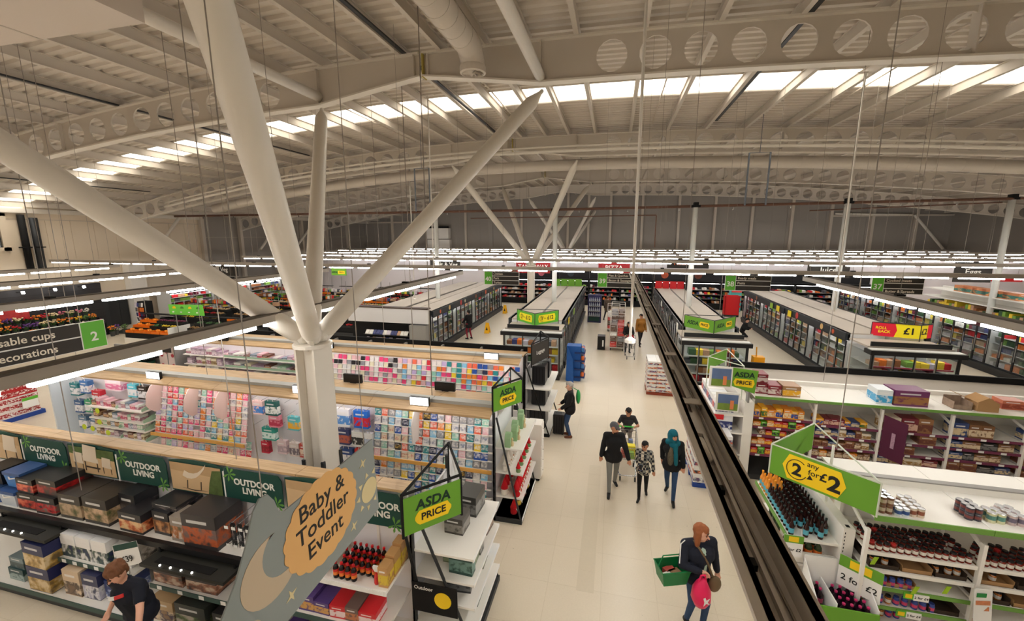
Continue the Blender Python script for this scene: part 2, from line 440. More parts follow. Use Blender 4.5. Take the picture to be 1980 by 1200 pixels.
def hbeam(Y, detail):
    root = sempty('roof_beam', 'pale curved cellular roof beam number %d back from the gallery' % (detail+1), (-5.2, Y, 9.7))
    D = .97; th = .022
    def bot(x):
        d = abs(x+5.2)
        return zt(x)-(.55+(D-.55)*min(1, d/3.2)) if d < 3.2 else zt(x)-D
    web = MB(); cells = []
    x = -9.6
    while x > XL+1: cells.append((x-1, x)); x -= 1
    x = -.75
    while x < XR-1: cells.append((x, x+1)); x += 1
    plain = [(XL, min(c[0] for c in cells)), (-9.6, -8.4), (-8.4, -6.8), (-6.8, -5.25), (-5.15, -3.6), (-3.6, -2), (-2, -.75), (max(c[1] for c in cells), XR)]
    for a, b in plain:
        for s_ in (-1, 1):
            web.quad((a, Y+s_*th, bot(a)), (b, Y+s_*th, bot(b)), (b, Y+s_*th, zt(b)), (a, Y+s_*th, zt(a)))
    N = 16; rr = .365
    for a, b in cells:
        cx = (a+b)/2; cz = (zt(cx)+bot(cx))/2
        sq = []
        for i in range(N):
            t = 2*math.pi*(i+.5)/N
            dx, dz = math.cos(t), math.sin(t)
            k = 1/max(abs(dx), abs(dz))
            qx = cx+.5*max(-1, min(1, dx*k)); u = max(-1, min(1, dz*k))
            top, bo = zt(qx), bot(qx)
            sq.append((qx, (top+bo)/2+u*(top-bo)/2))
        ci = [(cx+rr*math.cos(2*math.pi*(i+.5)/N), cz+rr*math.sin(2*math.pi*(i+.5)/N)) for i in range(N)]
        n0 = len(web.v)
        for s_ in (-1, 1):
            web.v += [(p[0], Y+s_*th, p[1]) for p in sq] + [(p[0], Y+s_*th, p[1]) for p in ci]
        for i in range(N):
            j = (i+1) % N
            web.f += [(n0+i, n0+j, n0+N+j, n0+N+i), (n0+2*N+j, n0+2*N+i, n0+3*N+i, n0+3*N+j), (n0+N+i, n0+N+j, n0+3*N+j, n0+3*N+i)]; web.m += [0]*3
        for (p, q) in ((0, 0),):
            pass
        # corners left by the square ring
        for ix, sx in ((a, -1), (b, 1)):
            for top_ in (0, 1):
                zc = zt(ix) if top_ else bot(ix)
                near = sorted(range(N), key=lambda i: (sq[i][0]-ix)**2+(sq[i][1]-zc)**2)[:2]
                for s_ in (-1, 1):
                    web.quad((ix, Y+s_*th, zc), (sq[near[0]][0], Y+s_*th, sq[near[0]][1]), (sq[near[1]][0], Y+s_*th, sq[near[1]][1]))
    part('web', web, steelw, root)
    for nm, fn, o in (('top_flange', zt, 0), ('bottom_flange', bot, 0)):
        xs = sorted(set([XL+i*1.62 for i in range(41)] + [-8.4, -5.25, -5.15, -2])); mb = MB()
        for a, b in zip(xs[:-1], xs[1:]):
            if a == -5.25: continue
            mb.obox(((a+b)/2, Y, (fn(a)+fn(b))/2), ((b-a)/2, 0, (fn(b)-fn(a))/2), (0, .14, 0), (0, 0, .022))
        part(nm, mb, ivory, root)
    for x in (-18.7, -8.4, -5.4, -5.0, -1.98, 6.9):
        part('stiffener', MB().box(x-.015, x+.015, Y-.13, Y+.13, bot(x), zt(x)), steelw, root)
    part('splice_plate', MB().box(-5.16, -5.12, Y-.13, Y+.13, bot(-5.2)-.04, zt(-5.2)+.02), mat('primer yellow', rgb(176,160,84), .7), root)
    return root
for i, Y in enumerate((1.13, 11.27, 21.4, 31.5, 41.7)): hbeam(Y, i)

# ---- branching columns
def tree(Yc, first, label):
    Xc, zc = -5.16, 4.09
    t = sempty('branching_column', label, (Xc, Yc, 0))
    mb = MB(); w2, d2 = .2, .24
    mb.box(Xc-w2, Xc+w2, Yc-d2, Yc-d2+.035, 0, zc); mb.box(Xc-w2, Xc+w2, Yc+d2-.035, Yc+d2, 0, zc); mb.box(Xc-.02, Xc+.02, Yc-d2, Yc+d2, 0, zc)
    mb = MB()
    # H-section: flanges on the two x sides, open channel towards the gallery
    mb.box(Xc-w2, Xc-w2+.04, Yc-d2, Yc+d2, 0, zc); mb.box(Xc+w2-.04, Xc+w2, Yc-d2, Yc+d2, 0, zc); mb.box(Xc-w2+.04, Xc+w2-.04, Yc-.06, Yc+.06, 0, zc)
    part('shaft', mb, ivory, t)
    cp = MB(); cp.lathe([(.33, 0), (.33, .05), (.3, .06)], 20, (Xc, Yc, zc)); part('cap_plate', cp, ivory, t, False)
    for sx in (-1, 1):
        for sy in (-1, 1):
            a = Vector((Xc+sx*.16, Yc+sy*.2, zc+.28)); b = Vector((Xc+sx*3.22, Yc+sy*5.07, 9.62))
            d = (b-a).normalized()
            br = MB(); br.tube([a-d*.28, a-d*.1, a, a+d*.15, b-d*.55, b-d*.12, b], [.07, .1, .16, .165, .165, .055, .05], 16)
            part('branch', br, ivory, t, True)
            kn = MB(); kn.ell(a-d*.16, .13, .13, .13, 12, 8); kn.obox(a-d*.2, d*.2, d.cross(UP).normalized()*.03, d.cross(UP).cross(d).normalized()*.16)
            part('knuckle', kn, ivory, t, False)
    if first:
        g = MB()
        for gx, gy in ((-w2, -d2), (w2, -d2), (w2, d2)):
            part('corner_guard', MB().box(Xc+gx-.03, Xc+gx+.03, Yc+gy-.03, Yc+gy+.03, 0, 2.0), dgrey, t)
    return t
tree(6.2, True, 'ivory steel column branching into four struts beside the card aisle')
tree(26.47, False, 'ivory branching column among the freezers')
tree(46.7, False, 'ivory branching column by the rear wall')
for X in (-8.4, -1.98):
    tb = tag(part('tie_tube', MB().cyl((X, 1.13, 9.93), (X, 11.2, 9.93), .13, n=14), ivory, None, True), kind='structure', label='ivory tie tube between roof beams, %s of the pair' % ('wall side' if X < -5 else 'aisle side'))

# ---- services under the roof
spiral = mat('spiral duct', rgb(212,204,194), .5)
def sduct(name, label, pts, r, mats=spiral, ring=.45):
    t = thing(name, label, 'duct', pts[0])
    part('duct_run', MB().tube(pts, r, 18), mats, t, True)
    P = [Vector(p) for p in pts]
    for a, b in zip(P[:-1], P[1:]):
        L = (b-a).length; k = int(L/ring); d = (b-a).normalized()
        rg = MB()
        for i in range(1, k+1):
            c = a+d*(i*ring); rg.cyl(c-d*.012, c+d*.012, r+.008, n=18)
        if k: tag(part('seam_ring', rg, spiral, t), kind='stuff')
    return t
def diffuser(t, c, r):
    part('collar', MB().lathe([(r, .12), (r+.02, .1), (r+.02, -.04), (r-.03, -.06), (r-.05, .08)], 18, c), spiral, t)
    mb = MB()
    for i in range(12):
        a = 2*math.pi*i/12
        mb.obox((c[0]+.5*r*math.cos(a), c[1]+.5*r*math.sin(a), c[2]-.02), Vector((math.cos(a), math.sin(a), 0))*r*.42, Vector((-math.sin(a), math.cos(a), .6))*.03, (0,0,.004))
    tag(part('swirl_vanes', mb, spiral, t), kind='stuff')
    part('throat', MB().lathe([(r-.06, .06), (r-.06, .05)], 16, c), mblack, t)
def arc(c, r, a0, a1, n, plane):
    o = []
    for i in range(n+1):
        a = a0+(a1-a0)*i/n
        o.append(Vector(c)+plane[0]*(r*math.cos(a))+plane[1]*(r*math.sin(a)))
    return o
yv, xv = Vector((0,1,0)), Vector((1,0,0))
pts = [(-3.55, 3, 10.46)] + [tuple(p) for p in arc((-3.55, 10.2, 10.06), .4, math.pi/2, 0, 5, (yv, UP))] + [(-3.55, 10.6, 10.02)]
dd = sduct('swirl_duct', 'pale spiral duct ending in a swirl outlet beside the roof splice', pts, .3); diffuser(dd, (-3.55, 10.6, 9.98), .3)
pts = [(-30, 10.6, 9.95)]; pts = [(-24, 9.6, 9.1)] + [tuple(p) for p in arc((-18.78, 9.6, 8.7), .4, math.pi/2, 0, 5, (xv, UP))] + [(-18.38, 9.6, 8.6)]
dd = sduct('swirl_duct', 'pale spiral duct elbow dropping over the left of the first beam', pts, .31); diffuser(dd, (-18.38, 9.6, 8.56), .31)
pts = [(x, 22.3, zt(x)-1.22) for x in [-25+i*3 for i in range(18)]]
sduct('supply_duct', 'long pale spiral duct following the arch of the roof', pts, .27, ring=1.0)
for k, (r, dz) in enumerate(((.045, .62), (.07, .83))):
    tag(part('service_pipe', MB().tube([(x, 20.7, zt(x)-dz) for x in [-27+i*3 for i in range(19)]], r, 8), ivory, None, True),
        ('slim' if k == 0 else 'thicker')+' ivory pipe running along the arch under the roof', 'pipe', 'pipes along the second beam')
brown = mat('brown sprinkler pipe', rgb(104,72,58), .5, noise=.1)
sp = thing('sprinkler_pipe', 'brown sprinkler main strung across the store on white posts', 'pipe', (0, 24.1, 7.4))
part('main_pipe', MB().tube([(-30, 23.6, 7.42), (-10.4, 23.9, 7.44), (-3.3, 24, 7.46), (4, 24.1, 7.52), (11.1, 24.6, 7.6), (18.7, 26.1, 7.75), (30, 27.5, 7.9)], .07, 8), brown, sp, True)
part('side_pipe', MB().cyl((-8.4, 24.2, 7.05), (2.1, 24.2, 7.1), .03, n=6), brown, sp)
part('drop_pipe', MB().cyl((2.1, 24.2, 7.1), (2.1, 24.2, 5.4), .03, n=6), brown, sp)
part('side_pipe', MB().cyl((9.6, 24.9, 7.25), (18.5, 26.4, 7.6), .035, n=6), brown, sp)
for i in range(22):
    x = -28+i*2.6; y = 24 if x < 11 else 24.6+(x-11)*.2
    part('sprinkler_head', MB().lathe([(.02, -.14), (.045, -.12), (.03, -.06), (.03, 0)], 8, (x, y, 7.40+max(0, x-4)*.016)), chrome, sp)
for i, (x, y, zz) in enumerate(((-10.45, 23.75, 7.38), (-3.3, 23.95, 7.4), (4.02, 24.1, 7.46), (11.1, 24.6, 7.55), (18.7, 26.15, 7.7))):
    t = thing('white_post', 'white round riser post standing on the freezers, %s from the gift aisle' % nth(i+1), 'post', (x, y, 2.2), 'white riser posts')
    part('shaft', MB().cyl((x, y, 0), (x, y, zz), .135, n=16), mat('white post paint', rgb(226,228,226), .4), t, True)
    part('saddle', MB().box(x-.22, x+.22, y-.12, y+.12, zz, zz+.12), mblack, t)
    part('clamp', MB().box(x-.1, x+.12, y-.16, y+.16, zz+.1, zz+.26), mblack, t)
# pale insulated plenum box high over the left
so = thing('plenum_box', 'large pale insulated plenum box under the roof', 'duct', (-10, 3, 9.5))
part('casing', MB().box(-17, -7.3, 2.6, 5.7, 9.3, 9.74), mat('plenum jacket', rgb(216,204,192), .6), so)
part('joint_strip', MB().box(-9.6, -9.56, 2.6, 5.71, 9.292, 9.3), postm, so)
# wall mounted unit with soot marks on the rear wall
un = thing('wall_unit', 'white boxed heater on the rear wall under a soot stain', 'heater', (-21.7, YB-.9, 5))
part('casing', MB().box(-23.2, -20.3, YB-1.1, YB-.35, 5.7, 7.0), white, un); part('lower_casing', MB().box(-23.2, -20.2, YB-1.0, YB-.35, 4.2, 5.6), white, un)
part('grille', MB().box(-23.0, -20.5, YB-1.0, YB-.4, 7.0, 7.25), mblack, un)
# ================================================================ light rails
tubem = mat('light tube', (1.0, .97, .92), .5, emit=TUBE)
railm = mat('rail enamel', rgb(168,160,150), .5, .2)
railt = mat('rail top', rgb(84,76,68), .6)
tmesh_y = MB().box(-.045, .045, -.6, .6, -.055, 0).mesh('light_tube', tubem)
tmesh_x = MB().box(-.6, .6, -.04, .04, -.045, 0).mesh('light_tube', tubem)
wire_m = mat('steel wire', rgb(150,142,134), .5, .1)
ZR = 4.7
def rail_y(x, y0, y1, label, pitch=1.42, hang=4.2):
    t = thing('light_rail', label, 'light', (x, y0, ZR), 'lighting rails')
    mb = MB(); mb.box(x-.06, x+.06, y0, y1, ZR-.07, ZR+.05)
    part('trunking', mb, railm, t)
    part('top_channel', MB().box(x-.065, x+.065, y0, y1, ZR+.05, ZR+.075), railt, t)
    y = y0+.72
    while y < y1-.5:
        put('light_tube', tmesh_y, t, (x, y, ZR-.07)); y += pitch
    y = max(y0+1.1, 6.0)
    while y < y1:
        part('hanger', MB().cyl((x, y, ZR+.05), (x, y, zt(x)+.33), .004, n=4), wire_m, t)
        part('clip', MB().box(x-.08, x+.08, y-.05, y+.05, ZR+.075, ZR+.11), mblack, t); y += hang
    return t
def rail_x(y, x0, x1, label, pitch=1.5, hang=6.3, z=ZR):
    t = thing('light_rail', label, 'light', (x0, y, z), 'lighting rails')
    part('trunking', MB().box(x0, x1, y-.07, y+.07, z-.08, z+.06), railm, t)
    x = x0+.75
    while x < x1-.5:
        put('light_tube', tmesh_x, t, (x, y, z-.08)); x += pitch
    x = x0+1.3
    while x < x1:
        part('hanger', MB().cyl((x, y, z+.05), (x, y, zt(x)+.33), .005, n=4), wire_m, t)
        part('clip', MB().box(x-.06, x+.06, y-.06, y+.06, z+.06, z+.1), dgrey, t); x += hang
    return t
rail_y(-5.42, -6.0, 14.5, 'long light rail passing through the branching column by the card aisle')
rail_y(-11.15, -6.0, 14.6, 'light rail over the far half of the card aisle')
rail_y(-16.6, -6.0, 14.6, 'light rail beyond the card aisle, second from the brick wall')
rail_y(-22.4, 3.0, 14.7, 'light rail nearest the charcoal brick wall')
rail_y(5.75, -6.0, 14.7, 'light rail hanging over the canned goods aisle')
for i, (y, x0, x1) in enumerate(((17.0, -31, 31), (23.0, -24, 27), (28.0, -26, 28), (33.0, -27, 29), (38.4, -28, 29), (43.6, -28, 29))):
    rail_x(y, x0, x1, 'light rail running across the whole store, %s row back from the gallery' % nth(i+1))
# the wide open trough over the main aisle
t = thing('cable_trough', 'galvanised open cable trough hanging over the main aisle', 'cable trough', (.67, .3, ZR))
ZT = ZR; ZR = ZT-.1
x0, x1, y0, y1 = .575, .74, .25, 15.6
mb = MB(); mb.box(x0, x1, y0, y1, ZR-.02, ZR); mb.box(x0-.012, x0+.012, y0, y1, ZR-.02, ZR+.1); mb.box(x1-.012, x1+.012, y0, y1, ZR-.02, ZR+.1)
part('channel', mb, galv, t)
part('lip', MB().box(x0-.05, x0+.012, y0, y1, ZR+.085, ZR+.1), galv, t); part('lip', MB().box(x1-.012, x1+.025, y0, y1, ZR+.085, ZR+.1), galv, t)
part('spine', MB().box(.65, .668, y0, y1, ZR, ZR+.03), galv, t)
cab = mat('brown flex', rgb(120,92,80), .6)
pts = []
y = y0
while y < y1: pts.append((.612+.016*math.sin(y*2.1)+.008*math.sin(y*5.3), y, ZR+.014)); y += .12
part('flex', MB().tube(pts, .008, 5), cab, t, True)
part('flex', MB().tube([(.7+.015*math.sin(p[1]*1.7+1), p[1], ZR+.014) for p in pts], .006, 5), wire_m, t, True)
wp = mat('pale driver case', rgb(206,202,198), .4)
for y in (2.95, 4.4, 6.1, 7.9, 10.2, 12.6):
    part('driver_case', MB().box(.59, .643, y, y+.36, ZR+.002, ZR+.05), wp if y < 3.5 else galv, t)
    part('cross_tie', MB().box(x0, x1, y+.5, y+.62, ZR+.06, ZR+.068), galv, t)
part('sensor', MB().cyl((.612, 2.62, ZR+.035), (.612, 2.86, ZR+.035), .03, n=14), white, t, True)
for y in (1.75, 2.3): part('cable_clip', MB().box(.59, .64, y, y+.05, ZR+.002, ZR+.03), mblack, t)
y = y0+.9
while y < y1-.5: put('light_tube', tmesh_y, t, (.67, y, ZR-.02)); y += 1.42
for y in (4.9, 8.6, 12.2, 15.3): part('hanger', MB().cyl((x1+.03, y, ZR), (x1+.03, y, zt(.8)+.33), .004, n=4), wire_m, t)
ZR = ZT

# ---- long suspension rods
def rod(x, y, z0, z1, r, label, foot=None, m=white):
    t = thing('suspension_rod', label, 'rod', (x, y, z0))
    part('shaft', MB().cyl((x, y, z0), (x, y, z1), r, n=8), m, t, True)
    part('ceiling_plate', MB().box(x-.22, x+.22, y-.03, y+.03, z1-.04, z1), m, t)
    if foot: part('foot', MB().lathe([(.1, -.06), (.1, 0), (.03, .05)], 10, (x, y, z0)), m, t)
    return t
rod(.35, 8.0, 4.08, 11.0, .026, 'white rod with a cone foot hanging down over the main aisle', True)
rod(6.92, 15.3, 3.6, 10.7, .024, 'white rod with a crosspiece hanging before the second riser post')
rod(-6.75, 15.0, 4.4, 11.0, .022, 'white rod hanging beside the back strut of the branching column')
rod(-11.6, 22.9, 2.3, 10.7, .03, 'white rod reaching down onto the twin freezer tops', True)
rod(-3.9, 8.35, 2.45, 11.0, .011, 'thin grey rod rising from the card aisle canopy', None, wire_m)
rod(-6.15, 11.9, 2.4, 11.0, .012, 'thin grey rod rising from the gift aisle canopy', None, wire_m)
for i, (x, y, z0) in enumerate(((-8.7, 4.6, 1.55), (-5.9, 5.1, 2.4), (-14.3, 8.0, 2.4), (-10.2, 8.3, 2.4), (-7.35, 12.2, 2.4), (3.2, 6.5, 3.0), (5.4, 12.0, 2.3), (4.3, 18.5, 2.7), (2.0, 20.5, 5.5), (8.0, 14.0, 5.5))):
    tag(part('hanging_wire', MB().cyl((x, y, z0), (x, y, zt(x)+.33), .007, n=4), wire_m), 'thin dark wire hanging from the roof, %s of the single wires' % nth(i+1), 'wire', 'single hanging wires')
gm = mat('blue grey bracket', rgb(96,102,112), .5)
for i, (x, y) in enumerate(((-9.5, 19.3), (5.0, 19.0))):
    mb = MB(); mb.tube([(x, y, 7.2), (x, y, 9.2), (x+.75, y, 9.2), (x+.75, y, 7.2)], .035, 6); mb.cyl((x+.37, y, 9.2), (x+.37, y, zt(x)+.33), .012, n=5)
    tag(part('pipe_hanger', mb, gm), 'blue grey tubular frame hanging %s' % ('left of the middle posts' if i == 0 else 'over the ready meal freezers'), 'bracket')

# ================================================================ hanging signs
signw = mat('sign edge white', rgb(236,236,230), .5)
signk = mat('sign charcoal', rgb(50,46,42), .6)
cream_t = mat('sign lettering', rgb(232,224,208), .6)
def aisle_sign(num, lines, o, ux, W, H, gleft, gw, label, ts):
    if num != '2':
        k = 16.55/o[1]; o = (o[0]*k, 16.55, 6-(6-o[2])*k); W *= k; H *= k; gw *= k
    """o = top-left corner as read"""
    o, ux = Vector(o), Vector(ux); n = ux.cross(UP)   # n points to the reader
    t = thing('aisle_sign', label, 'sign', o)
    def pl(x0, x1, z0, z1, d0, d1): return [o+ux*x0-UP*z0+n*d0, o+ux*x1-UP*z0+n*d0, o+ux*x1-UP*z1+n*d0, o+ux*x0-UP*z1+n*d0], n*(d1-d0)
    gx0, gx1 = (0, gw) if gleft else (W-gw, W)
    lx0, lx1 = (gw, W) if gleft else (0, W-gw)
    mb = MB(); mb.prism(*pl(0, W, 0, H, -.02, 0)); part('board', mb, signw, t)
    b = H*.022
    part('number_panel', MB().prism(*pl(gx0+b, gx1-b, b, H-b, 0, .006)), brightg, t)
    k = len(lines); hh = H/k
    for i, s_ in enumerate(lines):
        sl = part('slat', MB().prism(*pl(lx0+b*.5, lx1-b, i*hh+b, (i+1)*hh-b, 0, .006)), signk, t)
        if s_: text(s_, ts, o+ux*(lx0+W*.035 if gleft else lx1-W*.12)-UP*((i+.52)*hh)+n*.008, ux, UP, cream_t, sl, .012, 'LEFT' if gleft else 'RIGHT')
    text(num, H*.46, o+ux*((gx0+gx1)/2)-UP*(H*.58)+n*.008, ux, UP, signw, t, .02, name='number')
    for x in (W*.12, W*.88):
        part('hanger', MB().cyl(o+ux*x-n*.01, Vector((o.x+ux.x*x-n.x*.01, o.y+ux.y*x-n.y*.01, (9.3 if num == '2' else zt(o.x)+.33))), .005, n=4), wire_m, t)
    return t
aisle_sign('2', ['Disposable cups', 'Party decorations'], (-10.3, 3.05, 4.32), (0, 1, 0), 3.27, .56, False, .42, 'black and green aisle 2 sign for disposable cups and party decorations', .19)
aisle_sign('40', ['Chicken', 'Pork', 'Turkey'], (-5.43, 17.3, 4.51), (1, 0, 0), 1.54, .56, True, .36, 'aisle 40 hanging sign listing chicken, pork and turkey', .12)
aisle_sign('39', ['Pies & Quiches', 'Bacon & Sausages', ''], (-.62, 17.3, 4.53), (1, 0, 0), 1.56, .57, True, .37, 'aisle 39 hanging sign for pies, quiches, bacon and sausages', .12)
aisle_sign('38', ['Ready meals', 'Pasta', ''], (4.12, 17.3, 4.53), (1, 0, 0), 1.56, .57, True, .37, 'aisle 38 hanging sign for ready meals and pasta', .12)
aisle_sign('37', ['Cooked meats', '', 'Butter & Spreads'], (8.86, 17.3, 4.55), (1, 0, 0), 1.54, .57, True, .37, 'aisle 37 hanging sign for cooked meats, butter and spreads', .12)
def dept_sign(body, x0, x1, y, z0, z1, m, tm, size, label, bold=.01):
    t = thing('department_sign', label, 'sign', ((x0+x1)/2, y, z0))
    part('board', MB().box(x0, x1, y, y+.05, z0, z1), m, t)
    if body: text(body, size, ((x0+x1)/2, y-.006, (z0+z1)/2), (1,0,0), UP, tm, t, bold)
    for x in (x0+.3, x1-.3): part('hanger', MB().cyl((x, y+.02, z1), (x, y+.02, zt(x)+.33), .008, n=4), wire_m, t)
dred = mat('dark red sign', rgb(150,30,36), .5)
dept_sign('Fruit & Veg', -15.6, -12.85, 34, 3.1, 4.1, signk, signw, .5, 'black hanging sign reading Fruit and Veg beside the first riser post')
dept_sign('TAKEAWAY', -7.9, -5.05, 34, 3.0, 4.05, dred, signw, .46, 'dark red hanging sign reading TAKEAWAY')
dept_sign('PIZZA', -1.2, 1.2, 34, 3.0, 4.05, dred, signw, .5, 'dark red hanging sign reading PIZZA')
dept_sign('Rotisserie', 4.4, 7.7, 38, 3.3, 4.2, signk, mat('orange lettering', rgb(226,90,44), .5), .55, 'black hanging sign reading Rotisserie in orange')
dept_sign('Juice', 13.4, 16.0, 34, 3.05, 4.15, signk, signw, .55, 'black hanging sign reading Juice behind the fourth riser post')
dept_sign('Eggs', 19.4, 21.2, 30, 3.3, 4.5, signk, signw, .45, 'charcoal hanging sign before the last riser post')
dept_sign('', 25.2, 27.2, 36, 2.85, 3.25, red, signw, .3, 'plain red hanging board beyond the last riser post')
dept_sign('Fruit & Veg', -29.2, -25.6, 24, 3.3, 4.15, signk, signw, .42, 'black Fruit and Veg sign by the produce entrance')
t = thing('price_board', 'small green hanging price board over the produce stands', 'sign', (-17.5, 24, 3.5))
part('board', MB().box(-18.05, -16.95, 24, 24.04, 3.5, 4.08), asdag, t); part('flash', MB().box(-17.55, -17.05, 23.99, 24, 3.6, 3.8), yellow, t)
text('ASDA', .16, (-17.8, 23.985, 3.7), (1,0,0), UP, inkg, t, .02); text('PRICE', .13, (-17.3, 23.985, 3.7), (1,0,0), UP, ink, t, .01)
for x in (-17.9, -17.1): part('hanger', MB().cyl((x, 24.02, 4.08), (x, 24.02, 10), .008, n=4), wire_m, t)
# ================================================================ left: cards, gifts and outdoor aisles
def woodmat():
    m = bpy.data.materials.new('light oak laminate'); m.use_nodes = True
    nt = m.node_tree; b = nt.nodes['Principled BSDF']; b.inputs['Roughness'].default_value = .5
    tc = nt.nodes.new('ShaderNodeTexCoord'); mp = nt.nodes.new('ShaderNodeMapping'); mp.inputs['Scale'].default_value = (.8, 14, 14)
    n = nt.nodes.new('ShaderNodeTexNoise'); n.inputs['Scale'].default_value = 2.2; n.inputs['Detail'].default_value = 6
    nt.links.new(tc.outputs['Object'], mp.inputs[0]); nt.links.new(mp.outputs[0], n.inputs['Vector'])
    rp = nt.nodes.new('ShaderNodeValToRGB'); e = rp.color_ramp.elements
    e[0].position = .3; e[0].color = (*rgb(176,142,100), 1); e[1].position = .7; e[1].color = (*rgb(212,180,136), 1)
    nt.links.new(n.outputs['Fac'], rp.inputs[0]); nt.links.new(rp.outputs[0], b.inputs['Base Color'])
    return m
wood = woodmat()
stripm = mat('shelf light strip', (1.0, .98, 1.0), .5, emit=9.0)
backw = mat('white back panel', rgb(236,236,240), .5)
ductg = mat('grey cable duct', rgb(176,176,172), .5)

def face_asda(t, a, b, ztop, h, stack=True, sz=None):
    """price board between ground points a and b (read left to right from outside)"""
    a, b = Vector((*a, ztop)), Vector((*b, ztop)); ux = (b-a).normalized(); W = (b-a).length; n = ux.cross(UP)
    bd = part('price_panel', MB().prism([a, b, b-UP*h, a-UP*h], -n*.015), asdag, t)
    c = (a+b)/2-UP*(h/2)
    def flash(cx, cz, w, hh):
        P = []
        for x, z in ((-w/2+.12*w, hh/2), (w/2-.1*w, hh/2), (w/2-.06*w, hh*.3), (w/2, hh*.1), (w/2, -hh*.1), (w/2-.06*w, -hh*.3), (w/2-.1*w, -hh/2), (-w/2+.12*w, -hh/2), (-w/2+.04*w, -hh*.3), (-w/2, -hh*.1), (-w/2, hh*.1), (-w/2+.04*w, hh*.3)):
            P.append(c+ux*(cx+x)+UP*(cz+z)+n*.001)
        return part('flash', MB().prism(P, n*.003), yellow, bd)
    if stack:
        s_ = sz or h*.33
        text('ASDA', s_, c+UP*h*.2+n*.003, ux, UP, inkg, bd, .03, shear=.1)
        flash(0, -h*.14, s_*2.7, s_*1.05)
        text('PRICE', s_*.72, c-UP*h*.14+n*.006, ux, UP, ink, bd, .025)
    else:
        s_ = sz or h*.42
        text('ASDA', s_, c-ux*W*.2+n*.003, ux, UP, inkg, bd, .03, shear=.1)
        flash(W*.19, 0, s_*2.2, s_*1.05)
        text('PRICE', s_*.62, c+ux*W*.19+n*.006, ux, UP, ink, bd, .025)
    return bd
def vframe(name, label, P, ztop, h, fm, post_to=None, r=.022):
    t = thing(name, label, 'sign', (*P[0], ztop-h))
    P3 = [Vector((*p, ztop)) for p in P]
    for a, b in ((0, 1), (1, 2), (2, 0)):
        part('top_bar', MB().cyl(P3[a], P3[b], r, n=6), fm, t)
    for p in P3: part('upright', MB().cyl(p-UP*h, p, r, n=6), fm, t)
    return t

# ---------------- long gondola with a timber canopy
def canopy(name, label, X0, X1, Yf, Yb, step, depth_m):
    t = thing(name, label, 'shelving', ((X0+X1)/2, Yf, 0))
    n = round((X1-X0)/step); w = (X1-X0)/n; a, b = Yf+.28, Yf+.6
    for i in range(n):
        x0, x1 = X0+i*w+.004, X0+(i+1)*w-.004
        part('canopy_board', MB().prism([(x0, Yf, 2.33), (x0, Yf, 2.37), (x0, a, 2.46), (x0, a, 2.42)], (x1-x0, 0, 0)), wood, t)
        part('canopy_board', MB().prism([(x0, b, 2.42), (x0, b, 2.46), (x0, Yb, 2.39), (x0, Yb, 2.35)], (x1-x0, 0, 0)), wood, t)
        part('cable_duct', MB().box(x0, x1, a, b-.12, 2.44, 2.53), ductg, t)
        part('back_panel', MB().box(x0, x1, Yf+.55, Yf+.58, .2, 2.42), backw, t)
        part('light_strip', MB().box(x0+.05, x1-.05, Yf+.08, Yf+.13, 2.335, 2.35), stripm, t)
    part('plinth', MB().box(X0, X1, Yf+.06, Yb-.05, 0, .16), dgrey, t)
    part('base_deck', MB().box(X0, X1, Yf+.02, Yf+.58, .16, .2), shelfw, t)
    part('spine', MB().box(X0, X1, Yf+.58, Yf+.64, .16, 2.42), grey, t)
    part('base_deck', MB().box(X0, X1, Yf+.64, Yb, .16, .2), shelfw, t)
    return t
r2 = canopy('card_gondola', 'long card gondola under a double oak canopy with a grey duct', -14.95, -2.33, 7.67, 8.93, 1.33, .6)
r3 = canopy('gift_gondola', 'rear card and gift gondola under an oak canopy', -15.3, -2.55, 11.32, 12.62, 1.35, .6)
# end panel and black posts at the far end of the card gondola
ep = part('end_panel', MB().prism([(-14.97, 7.68, .1), (-14.97, 8.25, .1), (-14.97, 8.25, 2.4), (-14.97, 7.68, 2.36)], (-.05, 0, 0)), mat('frosted end panel', rgb(214,224,232), .3), r2)
fr = thing('trestle_stand', 'black trestle frame at the far end of the card gondola', 'stand', (-15.4, 8, 0))
for a, b in (((-15.6, 8.0, 0), (-15.45, 8.05, 2.5)), ((-15.1, 7.75, 0), (-15.25, 8.0, 2.5))): part('post', MB().cyl(a, b, .045, n=6), mblack, fr)
part('crossbar', MB().cyl((-15.52, 8.02, 1.3), (-15.2, 7.9, 1.3), .02, n=6), mblack, fr)
ep3 = part('end_panel', MB().box(-15.35, -15.3, 11.35, 12.6, .1, 2.4), grey, r3)

# screens on the canopies
def screen(x, y, z, label, lit, w=.44, h=.19, rz=0):
    t = thing('shelf_screen', label, 'screen', (x, y, z), 'canopy screens')
    part('case', MB().box(x-w/2, x+w/2, y, y+.07, z, z+h), black, t)
    part('display', MB().box(x-w/2+.01, x+w/2-.01, y-.004, y, z+.01, z+h-.01), mat('lit screen', (1, 1, 1), .4, emit=3.2) if lit else mat('dark screen', rgb(26,26,28), .3), t)
    part('foot', MB().box(x-.08, x+.08, y+.01, y+.06, z-.06, z), dgrey, t)
for i, x in enumerate((-3.95, -6.93, -11.35)): screen(x, 7.8, 2.42, 'lit white screen on the front of the card canopy, %s from the main aisle' % nth(i+1), True)
for i, x in enumerate((-3.42, -9.0)): screen(x, 11.45, 2.42, 'lit white screen on the gift canopy, %s from the main aisle' % nth(i+1), True)
for i, x in enumerate((-3.75, -6.2, -14.6)): screen(x, 8.72, 2.43, 'dark screen on the back of the card canopy, %s from the main aisle' % nth(i+1), False, .5, .21)
screen(-13.2, 11.45, 2.42, 'small framed dark screen on the gift canopy near its far end', False, .4, .2)

